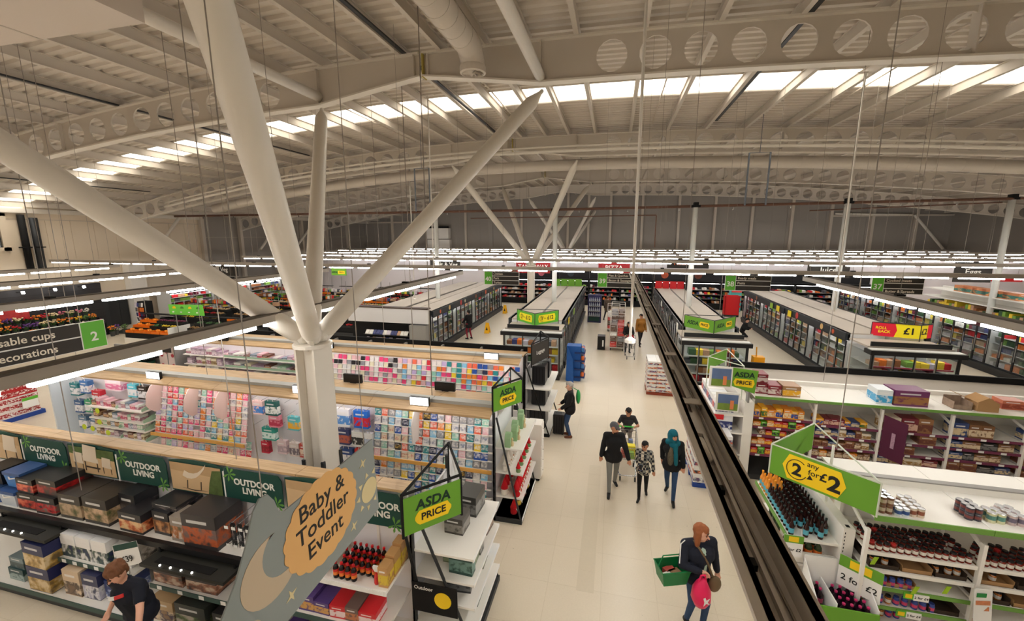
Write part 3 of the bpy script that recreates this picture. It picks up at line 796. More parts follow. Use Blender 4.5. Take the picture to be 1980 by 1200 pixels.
# ---------------- greeting cards
CARD = {'white': (236,234,232), 'blush pink': (244,196,204), 'hot pink': (232,72,128), 'coral': (240,112,84), 'orange': (240,140,52), 'yellow': (244,208,60), 'mint': (150,208,190),
        'teal': (46,140,146), 'sky blue': (136,196,230), 'royal blue': (44,84,168), 'navy': (40,48,76), 'black': (36,34,38), 'lilac': (198,180,224), 'red': (214,48,60), 'cream': (240,228,200), 'grey': (150,152,158)}
def cardmat(n):
    c = rgb(*CARD[n]); k = {'white': rgb(90,110,150), 'cream': rgb(200,90,80), 'black': rgb(230,190,90), 'navy': rgb(220,220,230)}.get(n, rgb(250,246,240))
    return printed('card '+n, c, tuple(a*.75+b*.25 for a, b in zip(c, k)), c, tuple(a*.3+b*.7 for a, b in zip(c, k)), 3.2, .45, .22, .7)
BD = ['white', 'white', 'sky blue', 'royal blue', 'navy', 'teal', 'orange', 'yellow', 'black', 'grey', 'cream', 'coral', 'mint', 'white', 'sky blue', 'blush pink']
BB = ['blush pink', 'hot pink', 'white', 'blush pink', 'lilac', 'mint', 'coral', 'yellow', 'sky blue', 'white', 'red', 'hot pink', 'orange', 'blush pink', 'teal', 'cream']
_cm = {}
def cardmesh(n, w, h):
    k = (n, w, h)
    if k not in _cm:
        mb = MB(); mb.add([(-w/2, 0, 0), (w/2, 0, 0), (w/2, .05*h*4, h), (-w/2, .05*h*4, h), (-w/2, .012, 0), (w/2, .012, 0), (w/2, .012+.2*h, h), (-w/2, .012+.2*h, h)], [(0,1,2,3),(7,6,5,4),(3,2,6,7),(1,5,6,2),(4,0,3,7),(4,5,1,0)])
        _cm[k] = mb.mesh('greeting_card', cardmat(n))
    return _cm[k]
def card_rack(root, X0, X1, Yf, zs, pitch, pal, rack, group):
    for j, z in enumerate(zs):
        y = Yf+.40-.028*j
        part('tier', MB().box(X0, X1, y-.012, y+.03, z-.02, z), shelfw, root)
        K = int((X1-X0-.04)/pitch-.5)+1
        for k in range(K):
            x = X0+pitch*(k+.5)
            if R.random() < .975:
                n = pal[R.randrange(len(pal))]; h = R.choice((.16, .175, .19)); w = R.choice((.135, .15))
                o = put('greeting_card', cardmesh(n, w, h), None, (x+R.uniform(-.006, .006), y, z))
                tag(o, '%s card, %s from the aisle in the %s tier of the %s' % (n, nth(K-k), nth(j+1), rack), 'card', group)
card_rack(r2, -5.22, -2.38, 7.67, [1.97-.185*i for i in range(6)] + [.80-.185*i for i in range(4)], .172, BD, 'birthday rack', 'birthday cards by the steel column')
part('tier_strip', MB().box(-5.22, -2.38, 7.88, 7.91, .97, 1.05), mat('tier strip amber', rgb(232,176,92), .5), r2)
card_rack(r2, -11.7, -8.75, 7.67, [1.97-.15*i for i in range(8)], .185, BB, 'baby rack', 'baby and wedding cards between pink fins')
part('tier_strip', MB().box(-11.75, -8.75, 7.8, 7.83, .84, .92), mat('tier strip amber', rgb(232,176,92), .5), r2)
card_rack(r2, -11.7, -8.75, 7.60, [.68, .5], .185, BB, 'lower baby rack', 'baby and wedding cards between pink fins')
fin = mat('blush fin board', rgb(228,204,196), .5)
for i, x in enumerate((-11.55, -10.32, -9.38)):
    prof = [(7.72, 1.62), (7.66, 1.75), (7.70, 2.0), (7.82, 2.2), (7.98, 2.3), (8.2, 2.3), (8.2, 1.5), (7.85, 1.5)]
    o = part('divider_fin', MB().prism([(x, y, z) for y, z in prof], (.02, 0, 0)), fin, r2)
o = part('divider_fin', MB().prism([(-4.12, y, z) for y, z in ((7.72, 1.55), (7.7, 2.0), (7.85, 2.25), (8.2, 2.3), (8.2, 1.5))], (.02, 0, 0)), mat('white fin board', rgb(226,222,220), .5), r2)
# distant card wall: too many to lift one by one
pal = [cardmat(n) for n in CARD]; names = list(CARD)
cw = MB()
for j in range(8):
    z = 2.0-.16*j; y = 11.32+.42-.03*j; x = -9.15
    while x < -2.65:
        u = (x+9.15)/6.5
        p = (['white', 'blush pink', 'white', 'blush pink', 'hot pink', 'cream', 'black', 'grey'] if u < .4 else BB if u < .7 else BD+['orange', 'coral', 'hot pink'])
        n = p[R.randrange(len(p))]; h = R.choice((.13, .14, .15))
        cw.add([(x, y, z), (x+.145, y, z), (x+.145, y+.03, z+h), (x, y+.03, z+h)], [(0,1,2,3)], names.index(n)); x += .168
flatp = [mat('far card '+n, rgb(*CARD[n]), .5, noise=.25, nscale=30) for n in CARD]
tag(part('card_wall', cw, flatp), 'wall of pink to multicoloured cards on the rear gift gondola', 'cards', kind='stuff')
for j in range(8): part('tier', MB().box(-9.2, -2.6, 11.72-.03*j, 11.76-.03*j, 1.98-.16*j, 2.0-.16*j), shelfw, r3)

# ---------------- hanging gift bags
_gb = {}
def giftbag(x, y, ztop, w, h, d, col, pic, label, group='gift bags on prongs'):
    k = (round(w,2), round(h,2), col)
    t = thing('gift_bag', label, 'bag', (x, y, ztop-h), group)
    part('body', MB().add([(x-w/2,y,ztop-h),(x+w/2,y,ztop-h),(x+w/2,y+d,ztop-h),(x-w/2,y+d,ztop-h),(x-w/2,y+.01,ztop),(x+w/2,y+.01,ztop),(x+w/2,y+d-.01,ztop),(x-w/2,y+d-.01,ztop)],[(3,2,1,0),(0,1,5,4),(1,2,6,5),(2,3,7,6),(3,0,4,7),(4,5,6,7)]), printed('bag %s %s' % (col, pic), rgb(*col), rgb(*pic), rgb(*col), None, 5), t)
    part('handle', MB().tube([(x-w*.22, y+.012, ztop), (x-w*.18, y+.01, ztop+.07), (x, y+.01, ztop+.1), (x+w*.18, y+.01, ztop+.07), (x+w*.22, y+.012, ztop)], .006, 5), ivory, t)
bags = [(-8.35,2.05,.3,.34,(242,206,204),(70,140,220),'pale pink gift bag with a blue figure'),(-7.95,2.08,.34,.36,(36,96,92),(236,240,236),'dark green patterned gift bag'),
        (-7.9,1.72,.3,.3,(236,150,168),(200,60,90),'rose pink character gift bag'),(-7.35,1.74,.3,.34,(98,196,206),(250,190,60),'aqua gift bag with a yellow unicorn print'),
        (-8.1,1.38,.38,.32,(34,150,136),(220,240,236),'jade green gift bag with a pale swan'),(-8.25,1.0,.22,.3,(196,24,60),(150,10,40),'plain crimson gift bag'),
        (-7.75,1.08,.26,.34,(222,200,204),(180,160,170),'pale mauve gift bag'),(-7.4,1.06,.26,.34,(226,214,210),(120,110,120),'dotted white gift bag'),(-7.12,1.06,.24,.34,(190,70,60),(240,220,200),'rust red floral gift bag'),
        (-5.98,2.08,.36,.42,(238,240,246),(90,150,220),'white gift bag with coloured lettering'),(-5.5,2.08,.36,.42,(36,108,206),(214,40,52),'bright blue gift bag with a red figure'),
        (-6.0,1.58,.32,.38,(58,66,110),(190,100,80),'dark blue patterned gift bag'),(-5.62,1.56,.3,.36,(226,226,222),(50,50,50),'black and white checked gift bag'),(-5.34,1.55,.2,.36,(240,240,240),(190,200,220),'plain white gift bag'),
        (-5.95,1.1,.34,.4,(36,70,132),(230,230,230),'navy gift bag'),(-5.55,1.12,.34,.4,(200,44,36),(30,40,80),'red and navy striped gift bag')]
for x, z, w, h, c, p, nm in bags:
    giftbag(x, 7.93, z, w, h, .12, c, p, nm+' hanging in the card gondola')
for x in [-8.5+.33*i for i in range(5)]+[-6.05, -5.7, -5.35]:
    for z in (2.1, 1.76, 1.42): part('prong', MB().cyl((x, 7.9, z), (x, 8.24, z+.02), .005, n=4), chrome, r2)

# ---------------- stocked shelves in the far bays
def shelf(root, X0, X1, y0, y1, z, edge=None, em=None, h=.035, m=None):
    s_ = part('shelf', MB().box(X0, X1, y0, y1, z-h, z), m or shelfw, root)
    if em: part('price_strip', MB().box(X0, X1, y0-.012, y0, z-h-.01, z+.006), em, s_)
    return s_
mint = mat('mint card tray', rgb(168,200,172), .5)
MIX = [('white', (232,230,226), (180,120,140)), ('mauve', (176,150,170), (236,220,230)), ('brown', (110,66,48), (210,170,130)), ('mint green', (158,200,170), (240,240,230)), ('pale pink', (236,196,204), (200,80,110)), ('cream', (238,226,196), (150,120,80)), ('grey blue', (120,140,160), (230,230,240))]
def stock(root_lab, X0, X1, y, z, hmin, hmax, wmin, wmax, mix, group, cat='box', name='gift_box', d=.22, where='', hit=.95, maxn=99, lab=None):
    x = X0; k = 0
    while x < X1-.05 and k < maxn:
        w = round(R.uniform(wmin, wmax), 2); h = round(R.uniform(hmin, hmax), 2); k += 1
        if x+w > X1: break
        nm, c, p = mix[R.randrange(len(mix))]
        if R.random() < hit:
            o = put(name, boxmesh(name, w-.008, d, h, printed('%s %s' % (name, nm), rgb(*c), rgb(*p), rgb(*c), None, 4)), None, (x+w/2, y+d/2, z), R.uniform(-.04, .04))
            tag(o, '%s %s, %s along %s' % (nm, name.replace('_', ' '), nth(k), where), cat, group)
        x += w
for z, lab in ((1.5, 'top'), (1.18, 'second'), (.95, 'third'), (.66, 'fourth')):
    shelf(r2, -13.75, -11.8, 7.72, 8.22, z)
    part('tray_edge', MB().prism([(-12.75, 7.74, z), (-12.75, 7.74, z+.07), (-12.75, 8.15, z+.2), (-12.75, 8.15, z)], (.02, 0, 0)), mint, r2)
    part('tray_edge', MB().prism([(-11.85, 7.74, z), (-11.85, 7.74, z+.07), (-11.85, 8.15, z+.2), (-11.85, 8.15, z)], (.02, 0, 0)), mint, r2)
    stock('', -13.7, -11.9, 7.8, z, .12, .2, .12, .2, MIX, 'boxed gifts in the far card bay', where='the %s shelf of the far card bay' % lab)
giftbag(-13.05, 7.95, 2.2, .55, .3, .2, (240,214,222), (220,120,160), 'large white floral gift box bag in the far card bay')
for i, (x, z, c, nm) in enumerate(((-14.5, 2.0, (40,120,128), 'teal'), (-14.1, 2.1, (60,110,170), 'mid blue'), (-13.7, 1.85, (200,40,60), 'red'), (-14.45, 1.5, (50,90,140), 'dark blue'), (-14.05, 1.55, (60,150,110), 'green'), (-14.4, 1.05, (90,120,150), 'slate blue'), (-13.95, 1.05, (70,110,150), 'steel blue'), (-12.35, 2.15, (90,190,210), 'turquoise'), (-12.0, 2.12, (40,30,30), 'black'))):
    giftbag(x, 7.92, z, .3, .36, .16, c, (230,230,235), '%s party bag hanging by the frosted end panel' % nm)
wob = mat('lime wobbler', rgb(196,214,40), .5)
for i, (x, z) in enumerate(((-13.3, 1.42), (-13.3, 1.1), (-13.9, .9), (-13.6, .88), (-13.05, .82))):
    tag(part('price_wobbler', MB().cyl((x, 7.66, z), (x, 7.67, z), .075, n=12), wob), 'round lime price wobbler on the far card bay, %s of five' % nth(i+1), 'price tag', 'lime wobblers')
# rear gift gondola shelves
for z, lab in ((1.85, 'top'), (1.5, 'middle'), (1.2, 'lower')):
    shelf(r3, -15.0, -9.4, 11.4, 11.88, z)
    stock('', -14.9, -13.3, 11.45, z, .14, .26, .16, .26, MIX[:2]+MIX[5:6], 'gift boxes on the rear gondola', where='the %s rear gift shelf' % lab, d=.3)
    stock('', -13.2, -9.6, 11.45, z, .08, .2, .14, .3, MIX, 'gift boxes on the rear gondola', where='the mint-edged %s rear gift shelf' % lab, d=.3)
    part('tray_edge', MB().box(-13.2, -9.55, 11.42, 11.43, z, z+.07), mint, r3)
for i in range(5):
    x = -14.7+i*.32
    tag(put('gift_basket', MB().lathe([(.1, 0), (.14, .2), (.13, .2), (.09, .02)], 10).mesh('gift_basket', mat('woven white', rgb(226,220,210), .7)), None, (x, 11.65, 2.06) if False else (x, 11.62, .22)), 'pale woven gift basket, %s on the base of the rear gift gondola' % nth(i+1), 'basket', 'woven baskets')
# rail behind the gift gondola
rb = thing('back_rail', 'black barrier rail along the back of the gift gondola', 'rail', (-8, 12.9, 0))
part('rail', MB().box(-15.2, -2.6, 12.78, 12.84, 2.34, 2.5), mblack, rb)
x = -15.0
while x < -2.6: part('bracket', MB().box(x-.03, x+.03, 12.62, 12.84, 2.26, 2.42), grey, rb); x += 1.36
part('shelf_top', MB().box(-15.2, -2.6, 12.62, 12.84, 2.2, 2.26), grey, rb)
part('spine', MB().box(-15.2, -2.6, 12.64, 12.8, 0, 2.2), grey, rb)
# ================================================================ outdoor living aisle (nearest on the left)
tealb = mat('deep green board', rgb(24,70,62), .5)
g1 = thing('outdoor_gondola', 'long outdoor living gondola with printed header boards', 'shelving', (-7, 4.6, 0))
X0, X1 = -12.6, -2.78
x = X0
while x < X1-.1:
    xe = min(x+1.33, X1)
    part('canopy_board', MB().prism([(x+.004, 4.93, 2.38), (x+.004, 4.93, 2.42), (x+.004, 5.21, 2.4), (x+.004, 5.21, 2.36)], (xe-x-.008, 0, 0)), wood, g1)
    part('back_panel', MB().box(x+.003, xe-.003, 5.0, 5.03, .2, 2.37), backw, g1)
    part('upright', MB().box(x-.02, x+.02, 4.985, 5.0, .2, 1.85), shelfw, g1); x += 1.33
part('plinth', MB().box(X0, X1, 4.03, 5.2, 0, .15), dgrey, g1)
part('base_deck', MB().box(X0, X1, 4.0, 5.0, .15, .2), shelfw, g1); part('price_strip', MB().box(X0, X1, 3.985, 4.0, .13, .21), mat('green price strip', rgb(60,84,78), .5), g1)
part('spine', MB().box(X0, X1, 5.03, 5.2, .15, 2.36), grey, g1)
s1 = part('shelf', MB().box(X0, -4.0, 4.38, 5.0, 1.26, 1.3), shelfw, g1)
part('light_bar', MB().box(X0, -5.0, 4.31, 4.38, 1.235, 1.33), black, s1)
s2 = part('shelf', MB().box(-8.85, -7.2, 4.2, 5.0, .71, .75), shelfw, g1); part('price_strip', MB().box(-8.85, -7.2, 4.185, 4.2, .69, .76), mat('green price strip', rgb(60,84,78), .5), s2)
s3 = part('shelf', MB().box(-6.75, -5.15, 4.15, 5.0, .71, .75), shelfw, g1); part('price_strip', MB().box(-6.75, -5.15, 4.135, 4.15, .69, .76), mat('green price strip', rgb(60,84,78), .5), s3)
s4 = part('shelf', MB().box(-4.0, -2.8, 4.35, 5.0, 1.26, 1.3), shelfw, g1); part('price_strip', MB().box(-4.0, -2.8, 4.33, 4.35, 1.235, 1.31), paper, s4)
s5 = part('shelf', MB().box(-5.0, -2.8, 4.25, 5.0, .71, .75), shelfw, g1); part('price_strip', MB().box(-5.0, -2.8, 4.23, 4.25, .69, .76), mat('green price strip', rgb(60,84,78), .5), s5)
for k, x in enumerate([-8.7+.24*i for i in range(6)] + [-6.6+.4*i for i in range(4)] + [-3.9+.16*i for i in range(7)]):
    z = 1.24 if x > -4 else .70; y = 4.33 if x > -4 else (4.185 if x < -7 else 4.135)
    part('price_card', MB().box(x, x+.09, y-.004, y, z, z+.06), paper, g1)
# dark lamp hoods under the shelf
for i, (a, b) in enumerate(((-10.3, -8.75), (-6.75, -5.2))):
    t = thing('lamp_hood', 'dark flat lamp hood with small spots over %s' % ('the navy chair boxes' if i == 0 else 'the fire pit boxes'), 'light', ((a+b)/2, 4.3, 1.1), 'lamp hoods')
    part('hood', MB().box(a, b, 4.05, 4.36, 1.13, 1.18), mat('olive black', rgb(44,44,40), .6), t); part('slot', MB().box(a+.2, b-.3, 4.12, 4.24, 1.18, 1.19), mblack, t)
    part('stay', MB().box(a+.05, a+.08, 4.3, 4.4, 1.15, 1.26), mblack, t); part('stay', MB().box(b-.08, b-.05, 4.3, 4.4, 1.15, 1.26), mblack, t)
    for q in range(4): part('spot', MB().cyl((a+.35+.2*q, 4.09, 1.18), (a+.35+.2*q, 4.09, 1.195), .014, n=8), mat('spot white', (1, .95, .85), .4, emit=5), t)
# header boards
tan = mat('photo terrace ground', rgb(206,176,136), .5, noise=.12, nscale=3); sand = mat('photo sand', rgb(188,156,116), .5, noise=.15, nscale=4)
lin_ = mat('photo linen', rgb(222,208,188), .6); foli = mat('photo foliage', rgb(84,104,56), .6, noise=.5, nscale=14); dk = mat('photo dark line', rgb(60,48,40), .6); sprig = mat('sprig green', rgb(104,158,74), .6)
YB1 = 4.9
def flat(bd, poly, m, lift=1): part('print', MB().prism([(px_, YB1-.012-.002*lift, pz) for px_, pz in poly], (0, -.0015, 0)), m, bd)
edges = [(-11.8, -10.62, 'p'), (-10.57, -9.45, 'o'), (-9.4, -8.27, 'p'), (-8.22, -7.14, 'o'), (-7.08, -5.98, 'p'), (-5.94, -4.85, 'o'), (-4.8, -3.75, 'p'), (-3.7, -2.82, 'o')]
kp = ko = 0
for a, b, k in edges:
    if k == 'o':
        ko += 1
        t = thing('header_board', 'deep green board lettered OUTDOOR LIVING, %s from the far end' % nth(ko), 'sign', ((a+b)/2, YB1, 1.83), 'outdoor header boards')
        part('board', MB().prism([(a, YB1, 1.83), (b, YB1, 1.83), (b, YB1, 2.28), (b-.06, YB1, 2.37), (a, YB1, 2.37)], (0, -.012, 0)), tealb, t)
        for ln, zz in (('OUTDOOR', 2.16), ('LIVING', 2.02)):
            text(ln, .15, ((a+b)/2+.02, YB1-.016, zz), (1,0,0), UP, signw, t, .03)
        for sx, sz in ((a+.1, 2.28), (b-.12, 1.88)):
            lf = MB()
            for q in range(6):
                an = rad(-150+50*q); lf.prism([(sx, YB1-.0125, sz), (sx+.1*math.cos(an)-.02*math.sin(an), YB1-.0125, sz+.1*math.sin(an)+.02*math.cos(an)), (sx+.14*math.cos(an), YB1-.0125, sz+.14*math.sin(an)), (sx+.1*math.cos(an)+.02*math.sin(an), YB1-.0125, sz+.1*math.sin(an)-.02*math.cos(an))], (0, -.002, 0))
            tag(part('sprig_print', lf, sprig, t), kind='stuff')
    else:
        kp += 1
        t = thing('header_photo', ('terrace photo board with armchairs' if kp == 1 else 'terrace photo board with a sofa set' if kp == 2 else 'photo board of a padded rocking lounger' if kp == 3 else 'timber toned photo board behind the baby event sign'), 'sign', ((a+b)/2, YB1, 1.83), 'outdoor header boards')
        top = [(a+(b-a)*i/6, YB1, 2.36+.05*math.sin(math.pi*i/6)) for i in range(7)]
        bd = part('board', MB().prism([(b, YB1, 1.82)]+top[::-1]+[(a, YB1, 1.82)], (0, .012, 0)), tealb, t)
        W = b-a; ax, bx = a+.03, b-.03
        flat(bd, [(ax, 1.85), (bx, 1.85), (bx, 2.34), (ax, 2.34)], tan, 0)
        flat(bd, [(ax, 2.2), (bx, 2.16), (bx, 2.34), (ax, 2.34)], foli if kp == 2 else sand, .5)
        def ch(cx, cz, s_):   # seat with back and legs
            flat(bd, [(cx-.16*s_, cz+.02), (cx+.14*s_, cz), (cx+.14*s_, cz+.07*s_), (cx-.16*s_, cz+.09*s_)], lin_, 2); flat(bd, [(cx-.15*s_, cz+.09*s_), (cx+.12*s_, cz+.07*s_), (cx+.14*s_, cz+.26*s_), (cx-.12*s_, cz+.28*s_)], lin_, 3)
            for q in (-.14, .1): flat(bd, [(cx+q*s_, cz-.14*s_), (cx+(q+.02)*s_, cz-.14*s_), (cx+(q+.02)*s_, cz+.03), (cx+q*s_, cz+.03)], dk, 1)
        if kp == 2: ch(a+.24, 2.02, .8); ch((a+b)/2-.02, 2.07, 1.2); ch(b-.22, 2.0, .75); flat(bd, [(a+.42, 1.97), (b-.4, 1.96), (b-.38, 1.99), (a+.4, 2.0)], dk, 3)
        elif kp == 3:
            flat(bd, [(b-.32, 1.86), (bx, 1.86), (bx, 2.3), (b-.2, 2.28), (b-.28, 2.05)], foli, 1)
            cv = [(a+.28+.46*u, 2.15-.26*u+.42*u*u) for u in (0, .2, .4, .6, .8, 1)]
            flat(bd, [(p[0], p[1]-.03) for p in cv]+[(p[0]+.05, p[1]+.07) for p in cv[::-1]], lin_, 2)
            for q in (.34, .62): flat(bd, [(a+q, 1.9), (a+q+.02, 1.9), (a+q+.04, 2.05), (a+q+.02, 2.05)], dk, 1)
            flat(bd, [(a+.24, 1.9), (a+.5, 1.87), (a+.78, 1.9), (a+.5, 1.89)], dk, 1)
        elif kp == 1: ch(a+.3, 2.0, 1.1); ch(b-.3, 2.02, 1.2)
        part('side_strip', MB().box(b+.004, b+.03, YB1-.01, YB1+.01, 1.8, 2.3), paper, t)

def carton(x, y, z, w, d, h, key, base, pic, tone, label, group=None, rz=0., hi=None, cat='box', name='carton', lo=.12, top=.62):
    o = put(name, boxmesh(name, w, d, h, printed('carton '+key, rgb(*base), rgb(*pic), rgb(*tone), rgb(*hi) if hi else None, 3.5, .35, lo, top)), None, (x, y+d/2, z), rz)
    return tag(o, label, cat, group)
# cool boxes
for i, (x, y, z, c, nm) in enumerate(((-10.75, 4.45, 1.3, (48,96,168), 'blue'), (-10.28, 4.42, 1.3, (210,220,230), 'white and blue'), (-10.7, 4.5, 1.62, (24,28,34), 'black'), (-10.2, 4.5, 1.62, (70,130,200), 'sky blue'))):
    t = thing('cool_box', '%s cool box at the far end of the outdoor shelf' % nm, 'cool box', (x, y, z), 'cool boxes')
    m_ = mat('cool box '+nm, rgb(*c), .4); w = .42
    part('body', MB().add([(x-w/2+.03, y+.02, z), (x+w/2-.03, y+.02, z), (x+w/2-.03, y+.34, z), (x-w/2+.03, y+.34, z), (x-w/2, y, z+.23), (x+w/2, y, z+.23), (x+w/2, y+.36, z+.23), (x-w/2, y+.36, z+.23)], [(3,2,1,0),(4,5,6,7),(0,1,5,4),(1,2,6,5),(2,3,7,6),(3,0,4,7)]), m_, t)
    part('lid', MB().box(x-w/2-.01, x+w/2+.01, y-.01, y+.37, z+.232, z+.29), mat('cool box lid', rgb(56,88,140), .4) if i != 2 else black, t)
    part('handle', MB().tube([(x-w/2, y+.18, z+.24), (x-w/2, y+.05, z+.2), (x, y-.03, z+.19), (x+w/2, y+.05, z+.2), (x+w/2, y+.18, z+.24)], .012, 6), white, t)
G = 'barbecue cartons on the outdoor shelf'
bb = [(-9.83,4.44,1.3,.42,.5,.3,'redbbq',(34,32,32),(176,36,36),(40,36,36),(224,120,90),'black carton with a red kettle barbecue, lower of the end stack'),
      (-9.83,4.46,1.602,.42,.5,.26,'redbbq',(34,32,32),(176,36,36),(40,36,36),(224,120,90),'black carton with a red barbecue, upper of the end stack'),
      (-9.33,4.42,1.3,.46,.52,.32,'redbbq2',(30,28,30),(200,30,38),(26,24,26),(120,110,100),'carton with a bright red barbecue lid, lower of the second stack'),
      (-9.3,4.47,1.622,.48,.52,.3,'redtop',(36,34,34),(120,24,28),(190,40,40),(60,50,46),'red topped carton, upper of the second stack'),
      (-8.76,4.44,1.3,.5,.52,.44,'grill',(60,54,48),(140,124,92),(84,92,56),(196,170,140),'carton with a garden grill picture beside the red barbecues'),
      (-8.18,4.44,1.3,.54,.5,.46,'grill2',(54,50,46),(150,130,96),(70,84,50),(210,180,150),'larger carton with a garden grill picture, in the shelf middle'),
      (-7.72,4.62,1.3,.36,.36,.5,'dark1',(40,40,44),(64,60,60),(36,36,40),(96,90,88),'tall charcoal carton behind the pizza box'),
      (-7.4,4.42,1.3,.5,.4,.34,'pizza',(44,42,46),(206,110,66),(120,60,40),(236,200,150),'carton with a pizza picture on the outdoor shelf'),
      (-6.86,4.5,1.3,.34,.44,.4,'logs',(38,38,42),(150,96,54),(60,50,44),(200,150,100),'charcoal carton with a log picture'),
      (-6.82,4.55,1.702,.5,.44,.1,'flat',(40,40,44),(50,48,50),(36,36,40),(120,110,110),'flat charcoal carton lying on the log picture carton'),
      (-6.42,4.44,1.3,.34,.3,.42,'steel',(150,140,130),(190,120,70),(96,90,60),(220,210,200),'pale carton with a patio heater picture'),
      (-5.98,4.4,1.3,.62,.5,.56,'firepit',(56,52,54),(196,92,40),(70,60,58),(120,100,96),'big dark carton with a round fire pit'),
      (-9.1,4.99-.3,1.95 if False else 1.922,.5,.28,.16,'redtop',(36,34,34),(120,24,28),(190,40,40),(60,50,46),'flat red carton at the back of the second stack')]
for x, y, z, w, d, h, key, c1, c2, c3, hi, lab in bb[:-1]:
    carton(x, y, z, w, d, h, key, c1, c2, c3, lab, G, R.uniform(-.03, .03), hi)
N = 'navy camping cartons on the base deck'
lowb = [(-9.05,4.03,.2,.5,.5,.44,'chair',(34,40,84),(176,142,70),(110,90,60),(220,200,160),'navy carton with gold camping chair, lower of the tall stack'),
        (-9.05,4.03,.642,.5,.5,.44,'chair',(34,40,84),(176,142,70),(110,90,60),(220,200,160),'navy carton with gold camping chair, upper of the tall stack'),
        (-8.62,4.25,.75,.32,.4,.42,'tent',(240,240,240),(60,84,70),(40,48,96),(230,230,230),'white and navy carton, first of the three on the shelf above'),
        (-8.27,4.25,.75,.32,.4,.42,'tent',(240,240,240),(60,84,70),(40,48,96),(230,230,230),'white and navy carton, second of the three on the shelf above'),
        (-7.92,4.25,.75,.32,.4,.42,'tent',(240,240,240),(60,84,70),(40,48,96),(230,230,230),'white and navy carton, third of the three on the shelf above'),
        (-7.52,4.3,.75,.34,.4,.36,'trolley',(228,226,224),(150,150,150),(90,100,110),(250,250,250),'white carton with a folding trolley picture'),
        (-8.42,4.1,.2,.36,.42,.46,'stool',(214,190,160),(80,62,50),(226,206,180),(120,96,70),'beige carton with a black stool picture'),
        (-8.04,4.12,.2,.34,.44,.44,'navyw',(52,56,92),(226,226,230),(52,56,92),(180,180,200),'navy carton with white lettering and a white top'),
        (-7.62,4.18,.2,.4,.4,.34,'navyb',(40,58,116),(120,140,190),(40,58,116),(240,240,240),'blue carton behind the young man'),
        (-9.75,4.1,.2,.36,.36,.22,'teal',(36,72,76),(150,170,170),(36,72,76),None,'dark teal carton at the end of the base deck'),
        (-9.72,4.12,.423,.34,.34,.2,'teal2',(110,130,136),(60,80,84),(110,130,136),None,'grey teal carton on top of the dark teal one'),
        (-6.45,4.2,.75,.56,.5,.3,'pit',(50,40,40),(150,96,70),(60,46,44),(210,190,170),'brown carton with small fire bowls, first on the low shelf'),
        (-5.82,4.2,.75,.56,.5,.3,'pit',(50,40,40),(150,96,70),(60,46,44),(210,190,170),'brown carton with small fire bowls, second on the low shelf'),
        (-6.5,4.08,.2,.44,.46,.36,'wood',(190,160,120),(60,50,80),(150,120,90),(220,200,170),'kraft carton with a navy label on the base deck'),
        (-5.95,4.08,.2,.56,.5,.4,'hammock',(44,48,44),(90,110,60),(40,44,40),(180,170,160),'dark carton with greenery on the base deck'),
        (-5.35,4.1,.2,.4,.44,.36,'black4',(36,34,36),(120,70,50),(36,34,36),(200,200,200),'black carton beside the greenery carton')]
for x, y, z, w, d, h, key, c1, c2, c3, hi, lab in lowb:
    carton(x, y, z, w, d, h, key, c1, c2, c3, lab, N, R.uniform(-.02, .02), hi, lo=.02, top=.55)
t = thing('price_placard', 'green and white placard priced 39 pounds standing on the shelf edge', 'sign', (-7.28, 4.2, 1.0))
part('card', MB().prism([(-7.38, 4.18, .86), (-7.0, 4.24, .98), (-7.04, 4.24, 1.36), (-7.46, 4.18, 1.24)], (0, .006, 0)), paper, t)
part('band', MB().prism([(-7.45, 4.176, 1.14), (-7.03, 4.236, 1.26), (-7.04, 4.236, 1.36), (-7.46, 4.176, 1.24)], (0, .003, 0)), tealb, t)
text('£39', .14, (-7.22, 4.19, 1.04), Vector((.42, .06, .12)), Vector((-.27, 0, .96)), ink, t, .01)
part('stem', MB().cyl((-7.25, 4.21, .76), (-7.25, 4.21, .9), .008, n=5), chrome, t)
# barbecue tools on prongs
for r_, z in enumerate((2.0-.28, 1.62-.2)):
    for k in range(6):
        x = -5.5+.13*k
        part('prong', MB().cyl((x, 4.45, z), (x, 5.0, z+.02), .006, n=4), chrome, g1); part('prong_label', MB().box(x-.035, x+.035, 4.445, 4.45, z-.03, z+.015), paper, g1)
        t = thing('tool_pack', 'black barbecue tool pack, %s on the %s row of prongs' % (nth(k+1), 'upper' if r_ == 0 else 'lower'), 'tool', (x, 4.6, z-.3), 'barbecue tools on prongs')
        part('card', MB().box(x-.045, x+.045, 4.55, 4.56, z-.3, z-.012), black, t); part('blade', MB().prism([(x-.02, 4.548, z-.28), (x+.02, 4.548, z-.28), (x+.03, 4.548, z-.2), (x+.008, 4.548, z-.17), (x+.008, 4.548, z-.05), (x-.008, 4.548, z-.05), (x-.008, 4.548, z-.17), (x-.03, 4.548, z-.2)], (0, -.006, 0)), chrome, t)
